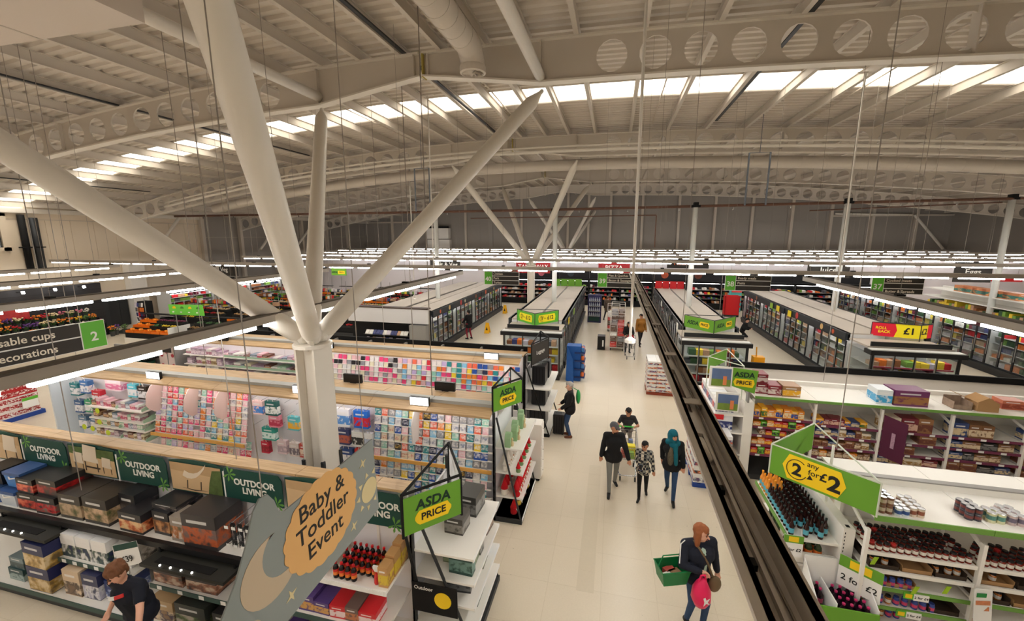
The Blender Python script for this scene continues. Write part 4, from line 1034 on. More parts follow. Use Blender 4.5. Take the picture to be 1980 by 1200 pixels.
# lighting fluid bottles
fl_m = [mat('black bottle', rgb(24,18,20), .25), mat('bottle red label', rgb(206,44,40), .4), mat('bottle orange label', rgb(232,130,50), .4), mat('red cap', rgb(200,26,34), .4)]
bm = MB().lathe([(.036, 0), (.04, .01), (.04, .05), (.04, .1), (.04, .14), (.03, .175), (.014, .2), (.014, .215), (.02, .216), (.02, .245), (.012, .248)], 12, m=[0, 0, 2, 1, 0, 0, 0, 3, 3, 3]).mesh('fluid_bottle', fl_m, False)
k = 0
for j in range(4):
    for i in range(6 if j > 0 else 4):
        k += 1
        x = -3.62+.095*i+(.05 if j % 2 else 0); y = 4.42+.13*j
        tag(put('fluid_bottle', bm, None, (x, y, 1.3)), 'black lighting fluid bottle with red cap, %s from its row end in the %s row' % (nth(i+1), nth(j+1)), 'bottle', 'lighting fluid bottles')
t = thing('spray_bottle', 'white topped spray cleaner beside the red capped bottles', 'bottle', (-2.98, 4.45, 1.3))
part('bottle', MB().lathe([(.035, 0), (.04, .02), (.035, .12), (.015, .15), (.015, .17)], 10, (-3.0, 4.45, 1.3)), mat('bottle red label', rgb(206,44,40), .4), t)
part('trigger', MB().prism([(-3.03, 4.45, 1.47), (-2.95, 4.45, 1.47), (-2.93, 4.45, 1.55), (-3.06, 4.45, 1.55), (-3.06, 4.45, 1.52)], (0, .03, 0)), paper, t)
for i in range(3): carton(-3.92+.0*i, 4.42+.2*i, 1.3, .14, .18, .26, 'redbl', (40,24,26), (190,50,60), (40,24,26), 'dark red firelighter carton, %s back beside the fluid bottles' % nth(i+1), 'firelighters')
for i in range(3): carton(-2.88, 4.4+.2*i, 1.3+.0*i, .14, .18, .3+.03*i, 'kraft', (196,150,96), (220,190,60), (170,120,80), 'kraft firelighter carton with a yellow label, %s back' % nth(i+1), 'kraft firelighters')
PK = [('red', (206,34,44), (240,220,220)), ('purple', (86,64,130), (210,160,90)), ('grey brown', (110,90,84), (190,120,80)), ('dark red', (140,30,34), (220,90,60))]
stock('', -4.2, -2.85, 4.3, .75, .16, .24, .2, .28, PK, 'charcoal and woodchip packs', 'pack', 'charcoal_pack', .3, 'the low shelf under the fluid bottles')
stock('', -4.4, -2.85, 4.1, .2, .2, .3, .22, .3, PK, 'charcoal and woodchip packs', 'pack', 'charcoal_pack', .4, 'the base deck under the fluid bottles')
for i, (x, y, z, w, h) in enumerate(((-4.75, 4.3, .75, .36, .12), (-4.5, 4.34, .872, .28, .1), (-4.85, 4.1, .2, .4, .3))):
    carton(x, y, z, w, .34, h, 'navytray', (38,44,84), (190,190,210), (30,34,60), 'navy tray carton under the baby event sign, %s of three' % nth(i+1), 'navy trays')

# ---------------- end displays with V shaped price boards
def endcap(name, label, xb, xf, y0, y1, zs, fm=None, face=1):
    """shelving end facing the aisle (face = +1 looks towards +x)"""
    t = thing(name, label, 'shelving', ((xb+xf)/2, (y0+y1)/2, 0)); fm = fm or dgrey
    lo, hi = min(xb, xf), max(xb, xf)
    part('plinth', MB().box(lo, hi, y0, y1, 0, .1), fm, t)
    part('back_panel', MB().box(min(xb, xb+face*.03), max(xb, xb+face*.03), y0, y1, .1, zs[-1]+.5), backw, t)
    for z in zs:
        s_ = part('shelf', MB().box(lo, hi, y0+.03, y1-.03, z-.035, z), shelfw, t)
        part('price_strip', MB().box(xf-.006 if face > 0 else xf-.008, xf+.008 if face > 0 else xf+.006, y0+.03, y1-.03, z-.05, z+.004), paper, s_)
    for y in (y0, y1-.05):
        part('post', MB().box(min(xb, xb+face*.05), max(xb, xb+face*.05), y, y+.05, 0, zs[-1]+.75), fm, t)
        part('side_bar', MB().cyl((xb+face*.08, y+.025, zs[-1]+.65), (xf-face*.02, y+.025, .06), .022, n=6), fm, t)
    return t
e1 = endcap('outdoor_end_display', 'dark framed end display of the outdoor aisle', -2.7, -1.75, 4.85, 6.25, [.35, .75, 1.14, 1.55])
e2 = endcap('gonk_end_display', 'dark framed end display stacked with red gonks', -2.3, -1.68, 7.74, 9.33, [.1, .59, 1.14, 1.69])
e3 = endcap('luggage_end_display', 'black end display holding suitcases', -2.5, -1.7, 11.75, 13.6, [.12, .85, 1.5], mblack)
v = vframe('price_sign', 'black triangular frame with green price board over the outdoor end display', [(-2.62, 4.55), (-2.03, 5.2), (-2.56, 6.05)], 2.62, .64, mblack)
face_asda(v, (-2.61, 4.54), (-2.02, 5.19), 2.56, .55, True, .2)
part('infill', MB().prism([(-2.04, 5.22, 2.56), (-2.55, 6.03, 2.56), (-2.55, 6.03, 2.06), (-2.04, 5.22, 2.06)], (.01, .006, 0)), backw, v)
part('drop_post', MB().cyl((-2.62, 4.86, 1.0), (-2.62, 4.6, 2.0), .022, n=6), mblack, v)
v = vframe('price_sign', 'black triangular frame with green price board over the gonk display', [(-2.33, 7.87), (-1.87, 8.6), (-2.28, 9.25)], 2.94, .58, mblack)
face_asda(v, (-2.32, 7.86), (-1.86, 8.59), 2.9, .5, True, .18)
part('infill', MB().prism([(-1.88, 8.62, 2.9), (-2.27, 9.23, 2.9), (-2.27, 9.23, 2.4), (-1.88, 8.62, 2.4)], (.01, .006, 0)), backw, v)
v = vframe('luggage_sign', 'black triangular frame with a charcoal board lettered Luggage', [(-2.3, 11.93), (-1.95, 13.0), (-2.34, 13.75)], 2.82, .72, mblack)
a, b = Vector((-2.29, 11.92, 2.78)), Vector((-1.94, 12.99, 2.78)); ux = (b-a).normalized(); n = ux.cross(UP)
part('board', MB().prism([a, b, b-UP*.62, a-UP*.62], -n*.015), signk, v); text('Luggage', .17, (a+b)/2-UP*.3+n*.004, ux, UP, signw, v, .005)
# goods on the outdoor end display
for i, (x, y, z, w, d, h, c, lab) in enumerate(((-2.15,5.75,1.55,.34,.4,.34,(58,58,56),'charcoal planter carton standing on top of the end display'),(-2.2,5.3,1.55,.3,.3,.26,(66,62,56),'small charcoal planter carton beside the top carton'),(-2.1,5.2,1.14,.5,.3,.12,(70,84,52),'flat carton with leaves on the end display'),(-2.0,5.02,1.14,.36,.14,.36,(30,66,58),'dark green carton upright at the front of the end display'),(-1.98,5.45,1.14,.3,.16,.36,(90,88,84),'grey carton upright on the end display'),(-2.05,5.9,1.14,.4,.3,.3,(84,56,40),'brown carton at the far side of the end display'),(-2.1,5.1,.75,.4,.3,.26,(40,44,48),'slate carton on the third shelf of the end display'),(-2.05,5.6,.75,.4,.3,.26,(64,72,44),'olive carton on the third shelf of the end display'),(-2.05,5.95,.75,.34,.2,.3,(80,120,170),'blue carton on the third shelf of the end display'),(-2.1,5.3,.35,.5,.4,.3,(36,70,64),'green carton on the lowest shelf of the end display'))):
    carton(x, y, z, w, d, h, 'end%d' % i, c, tuple(min(255, q+70) for q in c), c, lab, 'cartons on the outdoor end display', R.uniform(-.1, .1))
t = thing('notice_card', 'black card with a yellow disc hung on the outdoor end display', 'sign', (-2.5, 4.83, .8))
part('card', MB().box(-2.68, -1.98, 4.81, 4.825, .6, 1.08), mblack, t); part('disc', MB().cyl((-2.2, 4.81, .85), (-2.2, 4.806, .85), .13, n=20), yellow, t)
text('Outdoor', .08, (-2.64, 4.804, 1.0), (1,0,0), UP, signw, t, .01, 'LEFT')
# gonks and gnomes
gred = mat('gonk red felt', rgb(196,24,34), .9); gwh = mat('gonk beard', rgb(232,226,216), .9); ggr = mat('gonk green', rgb(120,150,100), .9); skin0 = mat('gonk nose', rgb(222,170,140), .8)
def gonk(x, y, z, s_, label, hatm, bodym, group):
    t = thing('gonk', label, 'soft toy', (x, y, z), group)
    part('body', MB().lathe([(.075*s_, 0), (.085*s_, .05*s_), (.07*s_, .13*s_), (.05*s_, .17*s_)], 10, (x, y, z)), bodym, t, True)
    part('beard', MB().prism([(x+.06*s_, y-.055*s_, z+.16*s_), (x+.06*s_, y+.055*s_, z+.16*s_), (x+.1*s_, y, z+.04*s_)], (.01, 0, 0)), gwh, t)
    part('hat', MB().lathe([(.09*s_, .15*s_), (.07*s_, .2*s_), (.03*s_, .32*s_), (.004, .4*s_)], 10, (x, y, z)), hatm, t, True)
    part('nose', MB().ell((x+.085*s_, y, z+.165*s_), .02*s_, .02*s_, .02*s_, 8, 6), skin0, t, True)
k = 0
for z, n_, s_, hm, bm_, nm in ((.59, 9, .95, gred, gred, 'red gonk'), (.59, 9, .95, gred, gwh, 'red hatted gonk'), (1.14, 7, .85, gwh, gwh, 'pale gonk'), (1.14, 5, .6, gred, ggr, 'small red gonk')):
    for i in range(n_):
        k += 1; x = -1.95 if k % 2 else -1.8
        x = {1: -2.08, 0: -1.82}[(k//9) % 2] if z < 1 else (-2.05 if n_ == 7 else -1.78)
        gonk(x, 7.86+i*(1.4/n_), z, s_, '%s on the %s shelf, %s along' % (nm, 'second' if z < 1 else 'third', nth(i+1)), hm, bm_, 'gonks on the end display')
for i in range(4): gonk(-1.9+.02*i, 7.95+.33*i, .1, .9, 'spotted gonk on the lowest shelf, %s along' % nth(i+1), mat('lilac felt', rgb(150,90,140), .9) if i % 2 else gred, mat('yellow felt', rgb(232,200,90), .9) if i % 2 else gred, 'gonks on the end display')
# mint bird houses on the top shelf
bhm = mat('mint birdhouse', rgb(150,184,140), .6)
for i in range(5):
    x, y = -2.0+.07*(i % 2), 7.9+.3*i; z = 1.69
    t = thing('bird_house', 'mint green arched ornament on the top gonk shelf, %s along' % nth(i+1), 'ornament', (x, y, z), 'mint ornaments')
    h = .36 if i % 2 else .3
    prof = [(-.1, 0), (.1, 0), (.1, h*.65)]+[(.1*math.cos(rad(a_)), h*.65+.1*math.sin(rad(a_))) for a_ in range(30, 180, 30)]+[(-.1, h*.65)]
    part('house', MB().prism([(x-.06, y+p[0], z+p[1]) for p in prof], (.12, 0, 0)), bhm, t)
    part('figure', MB().lathe([(.03, 0), (.04, .06), (.015, .12), (.025, .15), (.01, .18)], 8, (x+.08, y, z)), mat('ornament cream', rgb(214,190,150), .7), t)
# white unit beside the gonk display
wu = thing('drawer_tower', 'slim white drawer tower beside the gonk display', 'drawers', (-1.7, 9.55, 0))
part('body', MB().box(-1.9, -1.56, 9.38, 9.74, .08, 1.5), white, wu); part('castor_base', MB().box(-1.86, -1.6, 9.42, 9.7, 0, .08), mblack, wu)
for i in range(5): dr = part('drawer', MB().box(-1.56, -1.545, 9.4, 9.72, .12+i*.275, .37+i*.275), white, wu); part('knob', MB().ell((-1.535, 9.56, .24+i*.275), .012, .012, .012, 6, 4), grey, dr)
# suitcases
def suitcase(x, y, z, w, d, h, label, m_):
    t = thing('suitcase', label, 'suitcase', (x, y, z), 'black suitcases')
    part('shell', MB().prism([(x+px_*w/2, y-d/2, z+.04+pz*(h-.04)) for px_, pz in ((-.92, 0), (.92, 0), (1, .05), (1, .95), (.92, 1), (-.92, 1), (-1, .95), (-1, .05))], (0, d, 0)), m_, t)
    for q in range(4): part('rib', MB().box(x-w/2+.04+q*(w-.1)/3.3, x-w/2+.055+q*(w-.1)/3.3, y-d/2-.008, y-d/2, z+.09, z+h-.06), mblack, t)
    part('handle', MB().tube([(x-.07, y, z+h), (x-.07, y, z+h+.04), (x+.07, y, z+h+.04), (x+.07, y, z+h)], .009, 5), dgrey, t)
    for sx in (-1, 1): part('wheel', MB().cyl((x+sx*w*.36, y-d*.3, z+.025), (x+sx*w*.36, y+d*.3, z+.025), .024, n=8), black, t)
ks = mat('black shell', rgb(26,26,30), .35)
suitcase(-2.1, 12.3, 1.5, .4, .5, .62, 'black suitcase on the top luggage shelf', ks); suitcase(-2.05, 12.95, 1.5, .36, .4, .58, 'black suitcase behind on the top luggage shelf', ks)
suitcase(-2.1, 12.3, .85, .44, .5, .6, 'black suitcase on the middle luggage shelf', ks); suitcase(-2.1, 12.95, .85, .44, .5, .58, 'black suitcase behind on the middle luggage shelf', ks)
suitcase(-2.12, 12.3, .12, .5, .6, .66, 'large black suitcase on the lowest luggage shelf', ks); suitcase(-1.46, 12.1, 0, .34, .26, .66, 'black suitcase standing on the floor by the older man', ks)

# ---------------- baby event board hung over the next aisle end
tb_ = thing('event_board', 'grey cut-out board lettered Baby and Toddler Event hanging near the gallery', 'sign', (-2.3, 2.6, 3.2))
bgm = mat('event board grey', rgb(128,134,132), .6); moonm = mat('event board stone', rgb(178,160,136), .6); sunm = mat('event board tan', rgb(206,160,100), .6); palem = mat('event board straw', rgb(200,184,140), .6)
XB = -2.3
out = [(3.53, 3.19), (3.49, 3.99), (2.32, 4.0), (2.27, 4.03), (2.24, 4.14), (2.19, 4.22), (2.12, 4.23), (2.06, 4.17), (1.98, 3.98), (1.88, 3.8), (1.74, 3.62), (1.62, 3.4), (1.6, 3.12), (2.3, 3.13)]
part('board', MB().prism([(XB, y, z) for y, z in out], (-.012, 0, 0)), bgm, tb_)
def disc(cy, cz, ry, rz, m_, lift, scal=0, n_=48, a0=0, a1=360):
    P = []
    for i in range(n_):
        a_ = rad(a0+(a1-a0)*i/n_); k_ = 1+(.045*abs(math.sin(a_*scal/2)) if scal else 0)
        P.append((XB+.001*lift, cy+ry*k_*math.cos(a_), cz+rz*k_*math.sin(a_)))
    part('motif', MB().prism(P, (.002, 0, 0)), m_, tb_)
disc(2.72, 3.66, .44, .37, sunm, 3, 20, 120)
mo = [(2.16+.27*math.cos(rad(a_)), 3.66+.25*math.sin(rad(a_))) for a_ in range(80, 331, 12)]+[(2.28+.2*math.cos(rad(a_)), 3.74+.2*math.sin(rad(a_))) for a_ in range(290, 110, -12)]
part('motif', MB().prism([(XB+.001, y, z) for y, z in mo], (.002, 0, 0)), moonm, tb_)
disc(3.38, 3.5, .13, .12, palem, 1)
for a_ in range(60, 340, 40):
    c_, s_ = math.cos(rad(a_)), math.sin(rad(a_))
    P = [(3.38+.16*c_-.03*s_, 3.5+.155*s_+.03*c_), (3.38+.16*c_+.03*s_, 3.5+.155*s_-.03*c_), (3.38+.22*c_, 3.5+.21*s_)]
    if max(p[0] for p in P) < 3.5: part('motif', MB().prism([(XB+.001, y, z) for y, z in P], (.002, 0, 0)), palem, tb_)
for cy, cz in ((3.3, 3.83), (2.3, 3.3), (3.1, 3.3)):
    P = [(cy+(.06 if i % 2 == 0 else .018)*math.cos(rad(45*i+20)), cz+(.06 if i % 2 == 0 else .018)*math.sin(rad(45*i+20))) for i in range(8)]
    part('motif', MB().prism([(XB+.001, y, z) for y, z in P], (.002, 0, 0)), palem, tb_)
for cy, cz, r_ in ((1.8, 3.3, .12), (1.92, 3.34, .1), (1.85, 3.2, .14)): disc(cy, cz, r_, r_*.8, moonm, 1)
for ln, zz in (('Baby &', 3.85), ('Toddler', 3.67), ('Event', 3.49)):
    text(ln, .2, (XB+.0065, 2.72, zz), (0,1,0), UP, ink, tb_, .006)
for y in (2.15, 3.35): part('hanger', MB().cyl((XB-.006, y, 4.0 if y > 3 else 4.2), (XB-.006, y, zt(XB)+.33), .004, n=4), wire_m, tb_)
# ================================================================ freezer and chiller aisles
clear = bpy.data.materials.new('door glass'); clear.use_nodes = True
nt = clear.node_tree; nt.nodes.remove(nt.nodes['Principled BSDF'])
tp = nt.nodes.new('ShaderNodeBsdfTransparent'); tp.inputs[0].default_value = (.9, .93, .93, 1)
gl = nt.nodes.new('ShaderNodeBsdfGlossy'); gl.inputs['Roughness'].default_value = .05
fz = nt.nodes.new('ShaderNodeFresnel'); fz.inputs['IOR'].default_value = 1.25
ms = nt.nodes.new('ShaderNodeMixShader'); nt.links.new(_math(nt, 'MULTIPLY', fz.outputs[0], .3), ms.inputs[0]); nt.links.new(tp.outputs[0], ms.inputs[1]); nt.links.new(gl.outputs[0], ms.inputs[2]); nt.links.new(ms.outputs[0], nt.nodes['Material Output'].inputs[0])
ftop = mat('freezer roof panel', rgb(186,176,164), .6, noise=.04, nscale=1.2)
fblk = mat('freezer black trim', rgb(34,34,36), .45)
fin_w = mat('freezer liner', rgb(214,214,214), .5)
led = mat('cabinet lamp', (1, .97, .95), .5, emit=14.0)
darkgap = mat('roof gap', rgb(96,86,76), .8)
PKC = [(206,40,48), (60,90,60), (230,226,220), (150,96,60), (236,200,60), (64,70,120), (190,150,120), (110,40,60), (120,160,70), (90,90,96), (226,120,50), (200,190,200)]
packm = [mat('pack %d' % i, rgb(*c), .45, noise=.25, nscale=25) for i, c in enumerate(PKC)]
DW = .68
def doormesh():
    h0, h1 = .34, 1.93; a, b = -DW/2+.006, DW/2-.006; mb = MB()
    for y0, y1, z0, z1 in ((a, a+.035, h0, h1), (b-.035, b, h0, h1), (a, b, h0, h0+.04), (a, b, h1-.04, h1)): mb.box(-.025, .015, y0, y1, z0, z1)
    return mb.mesh('door', fblk), MB().box(-.008, -.002, a+.035, b-.035, h0+.04, h1-.04).mesh('pane', clear), MB().box(-.055, -.03, b-.06, b-.04, .8, 1.5).mesh('handle', grey)
DM, PM, HM = doormesh()
def module(X, s, y0, nd, depth, label, fascia, roof=True, density=.9, open_=False, group='freezer cabinets', top=2.25, rm=None):
    """cabinet whose glazed face lies at x = X; s=-1 looks towards -x, s=+1 towards +x"""
    y1 = y0+nd*DW; t = thing('glass_door_freezer' if not open_ else 'open_chiller', label, 'freezer' if not open_ else 'chiller', (X, (y0+y1)/2, 0), group)
    def bx(d0, d1, a, b, z0, z1):     # d measured inwards from the face
        xa, xb = X-s*d0, X-s*d1
        return MB().box(min(xa, xb), max(xa, xb), a, b, z0, z1)
    part('plinth', bx(-.08, depth, y0, y1, 0, .16), fblk, t); part('kick_rail', bx(-.11, .02, y0, y1, .16, .33), fblk, t)
    part('liner', bx(depth-.06, depth, y0, y1, .16, top-.05), fin_w, t); part('floor_pan', bx(.02, depth-.06, y0, y1, .3, .34), fin_w, t)
    part('fascia', bx(-.07, .1, y0, y1, 1.95, top), fascia, t)
    part('roof_panel', bx(-.02, depth, y0+.006, y1-.006, top-.05, top), rm or ftop, t)
    for y in (y0, y1-.02): part('side_wall', bx(.03, depth-.06, y, y+.02, .33, top-.05), fin_w, t)
    part('lamp', bx(.12, .16, y0+.05, y1-.05, 1.9, 1.93), led, t)
    st = MB()
    for k, z in enumerate((.34, .68, 1.0, 1.32, 1.62)):
        if k: part('shelf', bx(.12+.02*k, depth-.1, y0+.03, y1-.03, z-.025, z), fin_w, t)
        y = y0+.05
        while y < y1-.2:
            w_ = R.uniform(.14, .26); h_ = R.uniform(.13, .25)
            c_ = R.randrange(len(packm))
            for q in range(R.randint(1, 3)):
                if y+w_ > y1-.04: break
                if R.random() < density:
                    xa, xb = X-s*(.16+.02*k), X-s*(.16+.02*k+.3)
                    st.box(min(xa, xb), max(xa, xb), y, y+w_-.012, z, z+h_, c_)
                y += w_
    tag(part('stock', st, packm, t), kind='stuff')
    if not open_:
        for i in range(nd):
            d = bpy.data.objects.new('door', DM); C.objects.link(d); d.parent = t
            d.location = Vector((X, y0+(i+.5)*DW, 0))-t.location; d.rotation_euler = (0, 0, 0 if s < 0 else math.pi)
            for nm, me in (('pane', PM), ('handle', HM)):
                o = bpy.data.objects.new(nm, me); C.objects.link(o); o.parent = d
    return t
fgrn = mat('freezer fascia dark', rgb(44,48,52), .5); fteal = mat('fascia teal black', rgb(26,40,44), .5); fmar = mat('fascia maroon', rgb(74,22,34), .5)
for i in range(4): module(-8.9, 1, 19.4+i*3.4, 5, 1.1, 'glass door freezer facing the wet floor signs, %s back' % nth(i+1), fgrn)
for i in range(4): module(-2.1, 1, 18.3+i*3.4+.3, 5, 1.2, 'glass door freezer on the main aisle by the blue stand, %s back' % nth(i+1), fgrn)
for i in range(4): module(-4.62, -1, 18.3+i*3.4+.3, 5, 1.2, 'glass door freezer backing the main aisle run, %s back' % nth(i+1), fgrn, density=.7)
for i in range(4): module(2.95, -1, 18.3+i*3.4+.3, 5, 1.0, 'glass door freezer beyond the trough, %s back' % nth(i+1), fgrn)
for i in range(4): module(5.05, 1, 18.3+i*3.4+.3, 5, 1.0, 'glass door freezer facing the ready meals run, %s back' % nth(i+1), fgrn, density=.7)
for i in range(4): module(9.0, -1, 18.35+i*3.4+.3, 5, 1.25, 'ready meals freezer under dark fascia, %s back' % nth(i+1), fgrn)
for i in range(4): module(11.6, 1, 18.35+i*3.4+.3, 5, 1.2, 'freezer backing the ready meals run, %s back' % nth(i+1), fgrn, density=.6)
for i in range(7): module(16.3, -1, 12.4+i*3.4, 5, 1.0, 'wall side chiller under %s fascia, %s from the gallery' % ('maroon' if i < 4 else 'dark teal', nth(i+1)), fmar if i < 4 else fteal)
# twin run beyond the first island: only its roof shows
tr = thing('freezer_back_run', 'second freezer run behind the first island, seen by its roof', 'freezer', (-11.3, 26, 0))
part('body', MB().box(-12.4, -10.25, 19.5, 33, 0, 2.15), fblk, tr)
for i in range(5): part('roof_panel', MB().box(-12.4, -10.95, 19.6+i*2.7, 19.6+i*2.7+2.68, 2.2, 2.25), ftop, tr); part('roof_panel', MB().box(-10.7, -10.05, 19.6+i*2.7, 19.6+i*2.7+2.68, 2.2, 2.25), ftop, tr)
part('cable_gap', MB().box(-10.95, -10.7, 19.5, 33, 2.15, 2.17), mblack, tr)
for X, y0 in ((-3.42, 18.6), (3.95, 18.6), (10.25, 18.7)):
    pass
# pictures on the fascias
food = [mat('fascia picture %d' % i, rgb(*c), .5, noise=.5, nscale=12) for i, c in enumerate(((204,96,60), (226,180,120), (186,60,60), (236,220,190), (150,90,60)))]
def fascia_pics(X, s, ys, z=2.1):
    for i, y in enumerate(ys):
        x = X+s*.075
        tag(part('fascia_picture', MB().cyl((x, y, z), (x+s*.006, y, z), .1+.03*(i % 3), n=14), food[i % 5]), 'round food picture on a freezer fascia, %s of a row%s' % (nth(i+1), {-8.9: ' by the wet floor', 9.0: ' over the ready meals', 16.3: ' on the wall side chiller'}[X]), 'picture', 'fascia pictures')
fascia_pics(-8.9, 1, [20.3, 21.6, 23.4, 24.1, 26.2, 28.4, 30.5]); fascia_pics(9.0, -1, [19.6, 20.6, 23.2, 26.8, 29.4]); fascia_pics(16.3, -1, [15.2, 17.0, 18.3, 20.9, 23.5, 24.6, 26.9, 28.2, 30.0, 32.4])
for i, (X, s, y, txt) in enumerate(((16.3, -1, 19.8, 'chilled'), (16.3, -1, 25.6, 'chilled'), (16.3, -1, 29.0, 'chilled'))):
    pl_ = tag(part('fascia_plate', MB().box(X-.08, X-.073, y-.55, y+.55, 2.03, 2.17), mat('plate grey', rgb(190,190,186), .5)), 'pale lettering plate on the wall side fascia, %s from the gallery' % nth(i+1), 'sign', 'fascia plates')
tagk = [mat('ticket yellow', rgb(240,214,40), .5), mat('ticket black', rgb(24,34,44), .5), mat('ticket green', rgb(150,190,60), .5), mat('ticket white', rgb(236,236,230), .5)]
for i, (X, s, y, k) in enumerate(((-2.1,1,19.6,0),(-2.1,1,21.4,1),(-2.1,1,22.2,2),(-2.1,1,24.5,1),(-2.1,1,27.6,1),(2.95,-1,19.4,3),(2.95,-1,21.6,1),(2.95,-1,23.8,1),(2.95,-1,26.0,3),(2.95,-1,28.5,1),(9.0,-1,24.0,0),(9.0,-1,24.9,1),(9.0,-1,25.6,0),(9.0,-1,26.6,2),(-8.9,1,21.9,1),(-8.9,1,27.5,1))):
    x = X+s*.12
    tag(part('shelf_flag', MB().box(x-.01, x+.01, y-.2, y+.2, 1.9, 2.2), tagk[k]), '%s promotional flag standing out from a freezer fascia, %s of sixteen' % (('yellow', 'black', 'lime green', 'white')[k], nth(i+1)), 'sign', 'freezer flags')

# end cabinets looking at the gallery
def end_cab(x0, x1, y0, y1, label, nd, H=1.86, top=2.05, colr=None):
    t = thing('end_freezer', label, 'freezer', ((x0+x1)/2, y0, 0), 'end freezers')
    part('plinth', MB().box(x0, x1, y0-.05, y1, 0, .18), fblk, t); part('kick_rail', MB().box(x0-.04, x1+.04, y0-.08, y0+.02, .18, .32), fblk, t)
    part('liner', MB().box(x0+.05, x1-.05, y1-.06, y1, .2, H), fin_w, t)
    for x in (x0, x1-.03): part('side_pane', MB().box(x, x+.03, y0+.06, y1-.06, .32, H), clear, t)
    for x in (x0, x1-.06): part('corner_post', MB().box(x, x+.06, y0-.03, y0+.06, .3, H+.05), fblk, t)
    part('header', MB().box(x0-.1, x1+.1, y0-.14, y0+.3, H, top-.03), fblk, t); part('header_light', MB().box(x0-.05, x1+.05, y0-.1, y0+.2, top-.03, top), mat('header glow', rgb(226,226,222), .4), t)
    part('roof_panel', MB().box(x0, x1, y0+.3, y1, top-.02, top+.04), ftop, t); part('rear_upstand', MB().box(x0+.1, x1-.1, y0+.3, y0+.36, top+.04, top+.2), fblk, t)
    part('lamp', MB().box(x0+.1, x1-.1, y0+.1, y0+.14, H-.04, H-.01), led, t)
    w_ = (x1-x0-.12)/nd
    for i in range(nd):
        a, b = x0+.06+i*w_, x0+.06+(i+1)*w_; mb = MB()
        for p, q, r_, s_ in ((a, a+.03, .32, H), (b-.03, b, .32, H), (a, b, .32, .35), (a, b, H-.03, H)): mb.box(p, q, y0-.02, y0+.01, r_, s_)
        d = part('door', mb, fblk if i % 2 else grey, t); part('pane', MB().box(a+.03, b-.03, y0-.008, y0-.003, .35, H-.03), clear, d)
    st = MB()
    for k, z in enumerate((.34, .7, 1.05, 1.4)):
        s_ = part('shelf', MB().box(x0+.07, x1-.07, y0+.12, y1-.1, z-.025, z), fin_w, t); part('price_strip', MB().box(x0+.07, x1-.07, y0+.11, y0+.12, z-.05, z+.005), mat('pink price strip', rgb(200,80,100), .5) if colr else paper, s_)
        x = x0+.1
        while x < x1-.25:
            w2 = R.uniform(.16, .28); h2 = R.uniform(.14, .26)
            if R.random() < .92: st.box(x, min(x+w2-.012, x1-.1), y0+.16, y0+.5, z, z+h2, R.randrange(len(packm)))
            x += w2
    tag(part('stock', st, packm, t), kind='stuff')
    return t
end_cab(-4.5, -2.05, 16.95, 18.5, 'glazed end freezer beyond the luggage sign', 3)
end_cab(2.7, 5.05, 16.95, 18.5, 'glazed end freezer beneath the green price board past the trough', 4)
end_cab(9.0, 11.6, 16.95, 18.5, 'glazed end freezer beneath the red and yellow price board', 4, colr=1)
# open end chiller with a blank header
t = thing('open_chiller', 'open end chiller with a blank white header panel', 'chiller', (-11, 19, 0))
part('header', MB().box(-13.45, -8.92, 18.95, 19.1, 1.66, 2.4), mat('blank header', rgb(206,204,204), .5), t); part('header_cap', MB().box(-13.45, -8.92, 18.93, 19.3, 2.4, 2.46), mat('brown cap', rgb(70,54,48), .6), t)
part('body', MB().box(-13.4, -8.95, 19.2, 19.38, .1, 2.3), mblack, t); part('plinth', MB().box(-13.4, -8.95, 18.6, 19.3, 0, .25), fblk, t)
st = MB()
for k, z in enumerate((.25, .62, 1.0)):
    part('shelf', MB().box(-12.6, -9.9, 18.72+.1*k, 19.2, z-.03, z), fblk, t)
    x = -12.5
    while x < -10.1:
        c_ = R.choice((2, 5, 6, 11)); w_ = R.uniform(.16, .24)
        if R.random() < .9: st.add([(x, 18.74+.1*k, z), (x+w_-.02, 18.74+.1*k, z), (x+w_-.02, 19.1, z+.16), (x, 19.1, z+.16), (x, 18.74+.1*k, z+.05), (x+w_-.02, 18.74+.1*k, z+.05), (x+w_-.02, 19.1, z+.21), (x, 19.1, z+.21)], [(3,2,1,0),(4,5,6,7),(0,1,5,4),(1,2,6,5),(2,3,7,6),(3,0,4,7)], c_)
        x += w_
tag(part('stock', st, packm, t), kind='stuff'); part('side_panel', MB().box(-9.9, -9.0, 18.8, 19.2, .25, 1.6), grey, t)
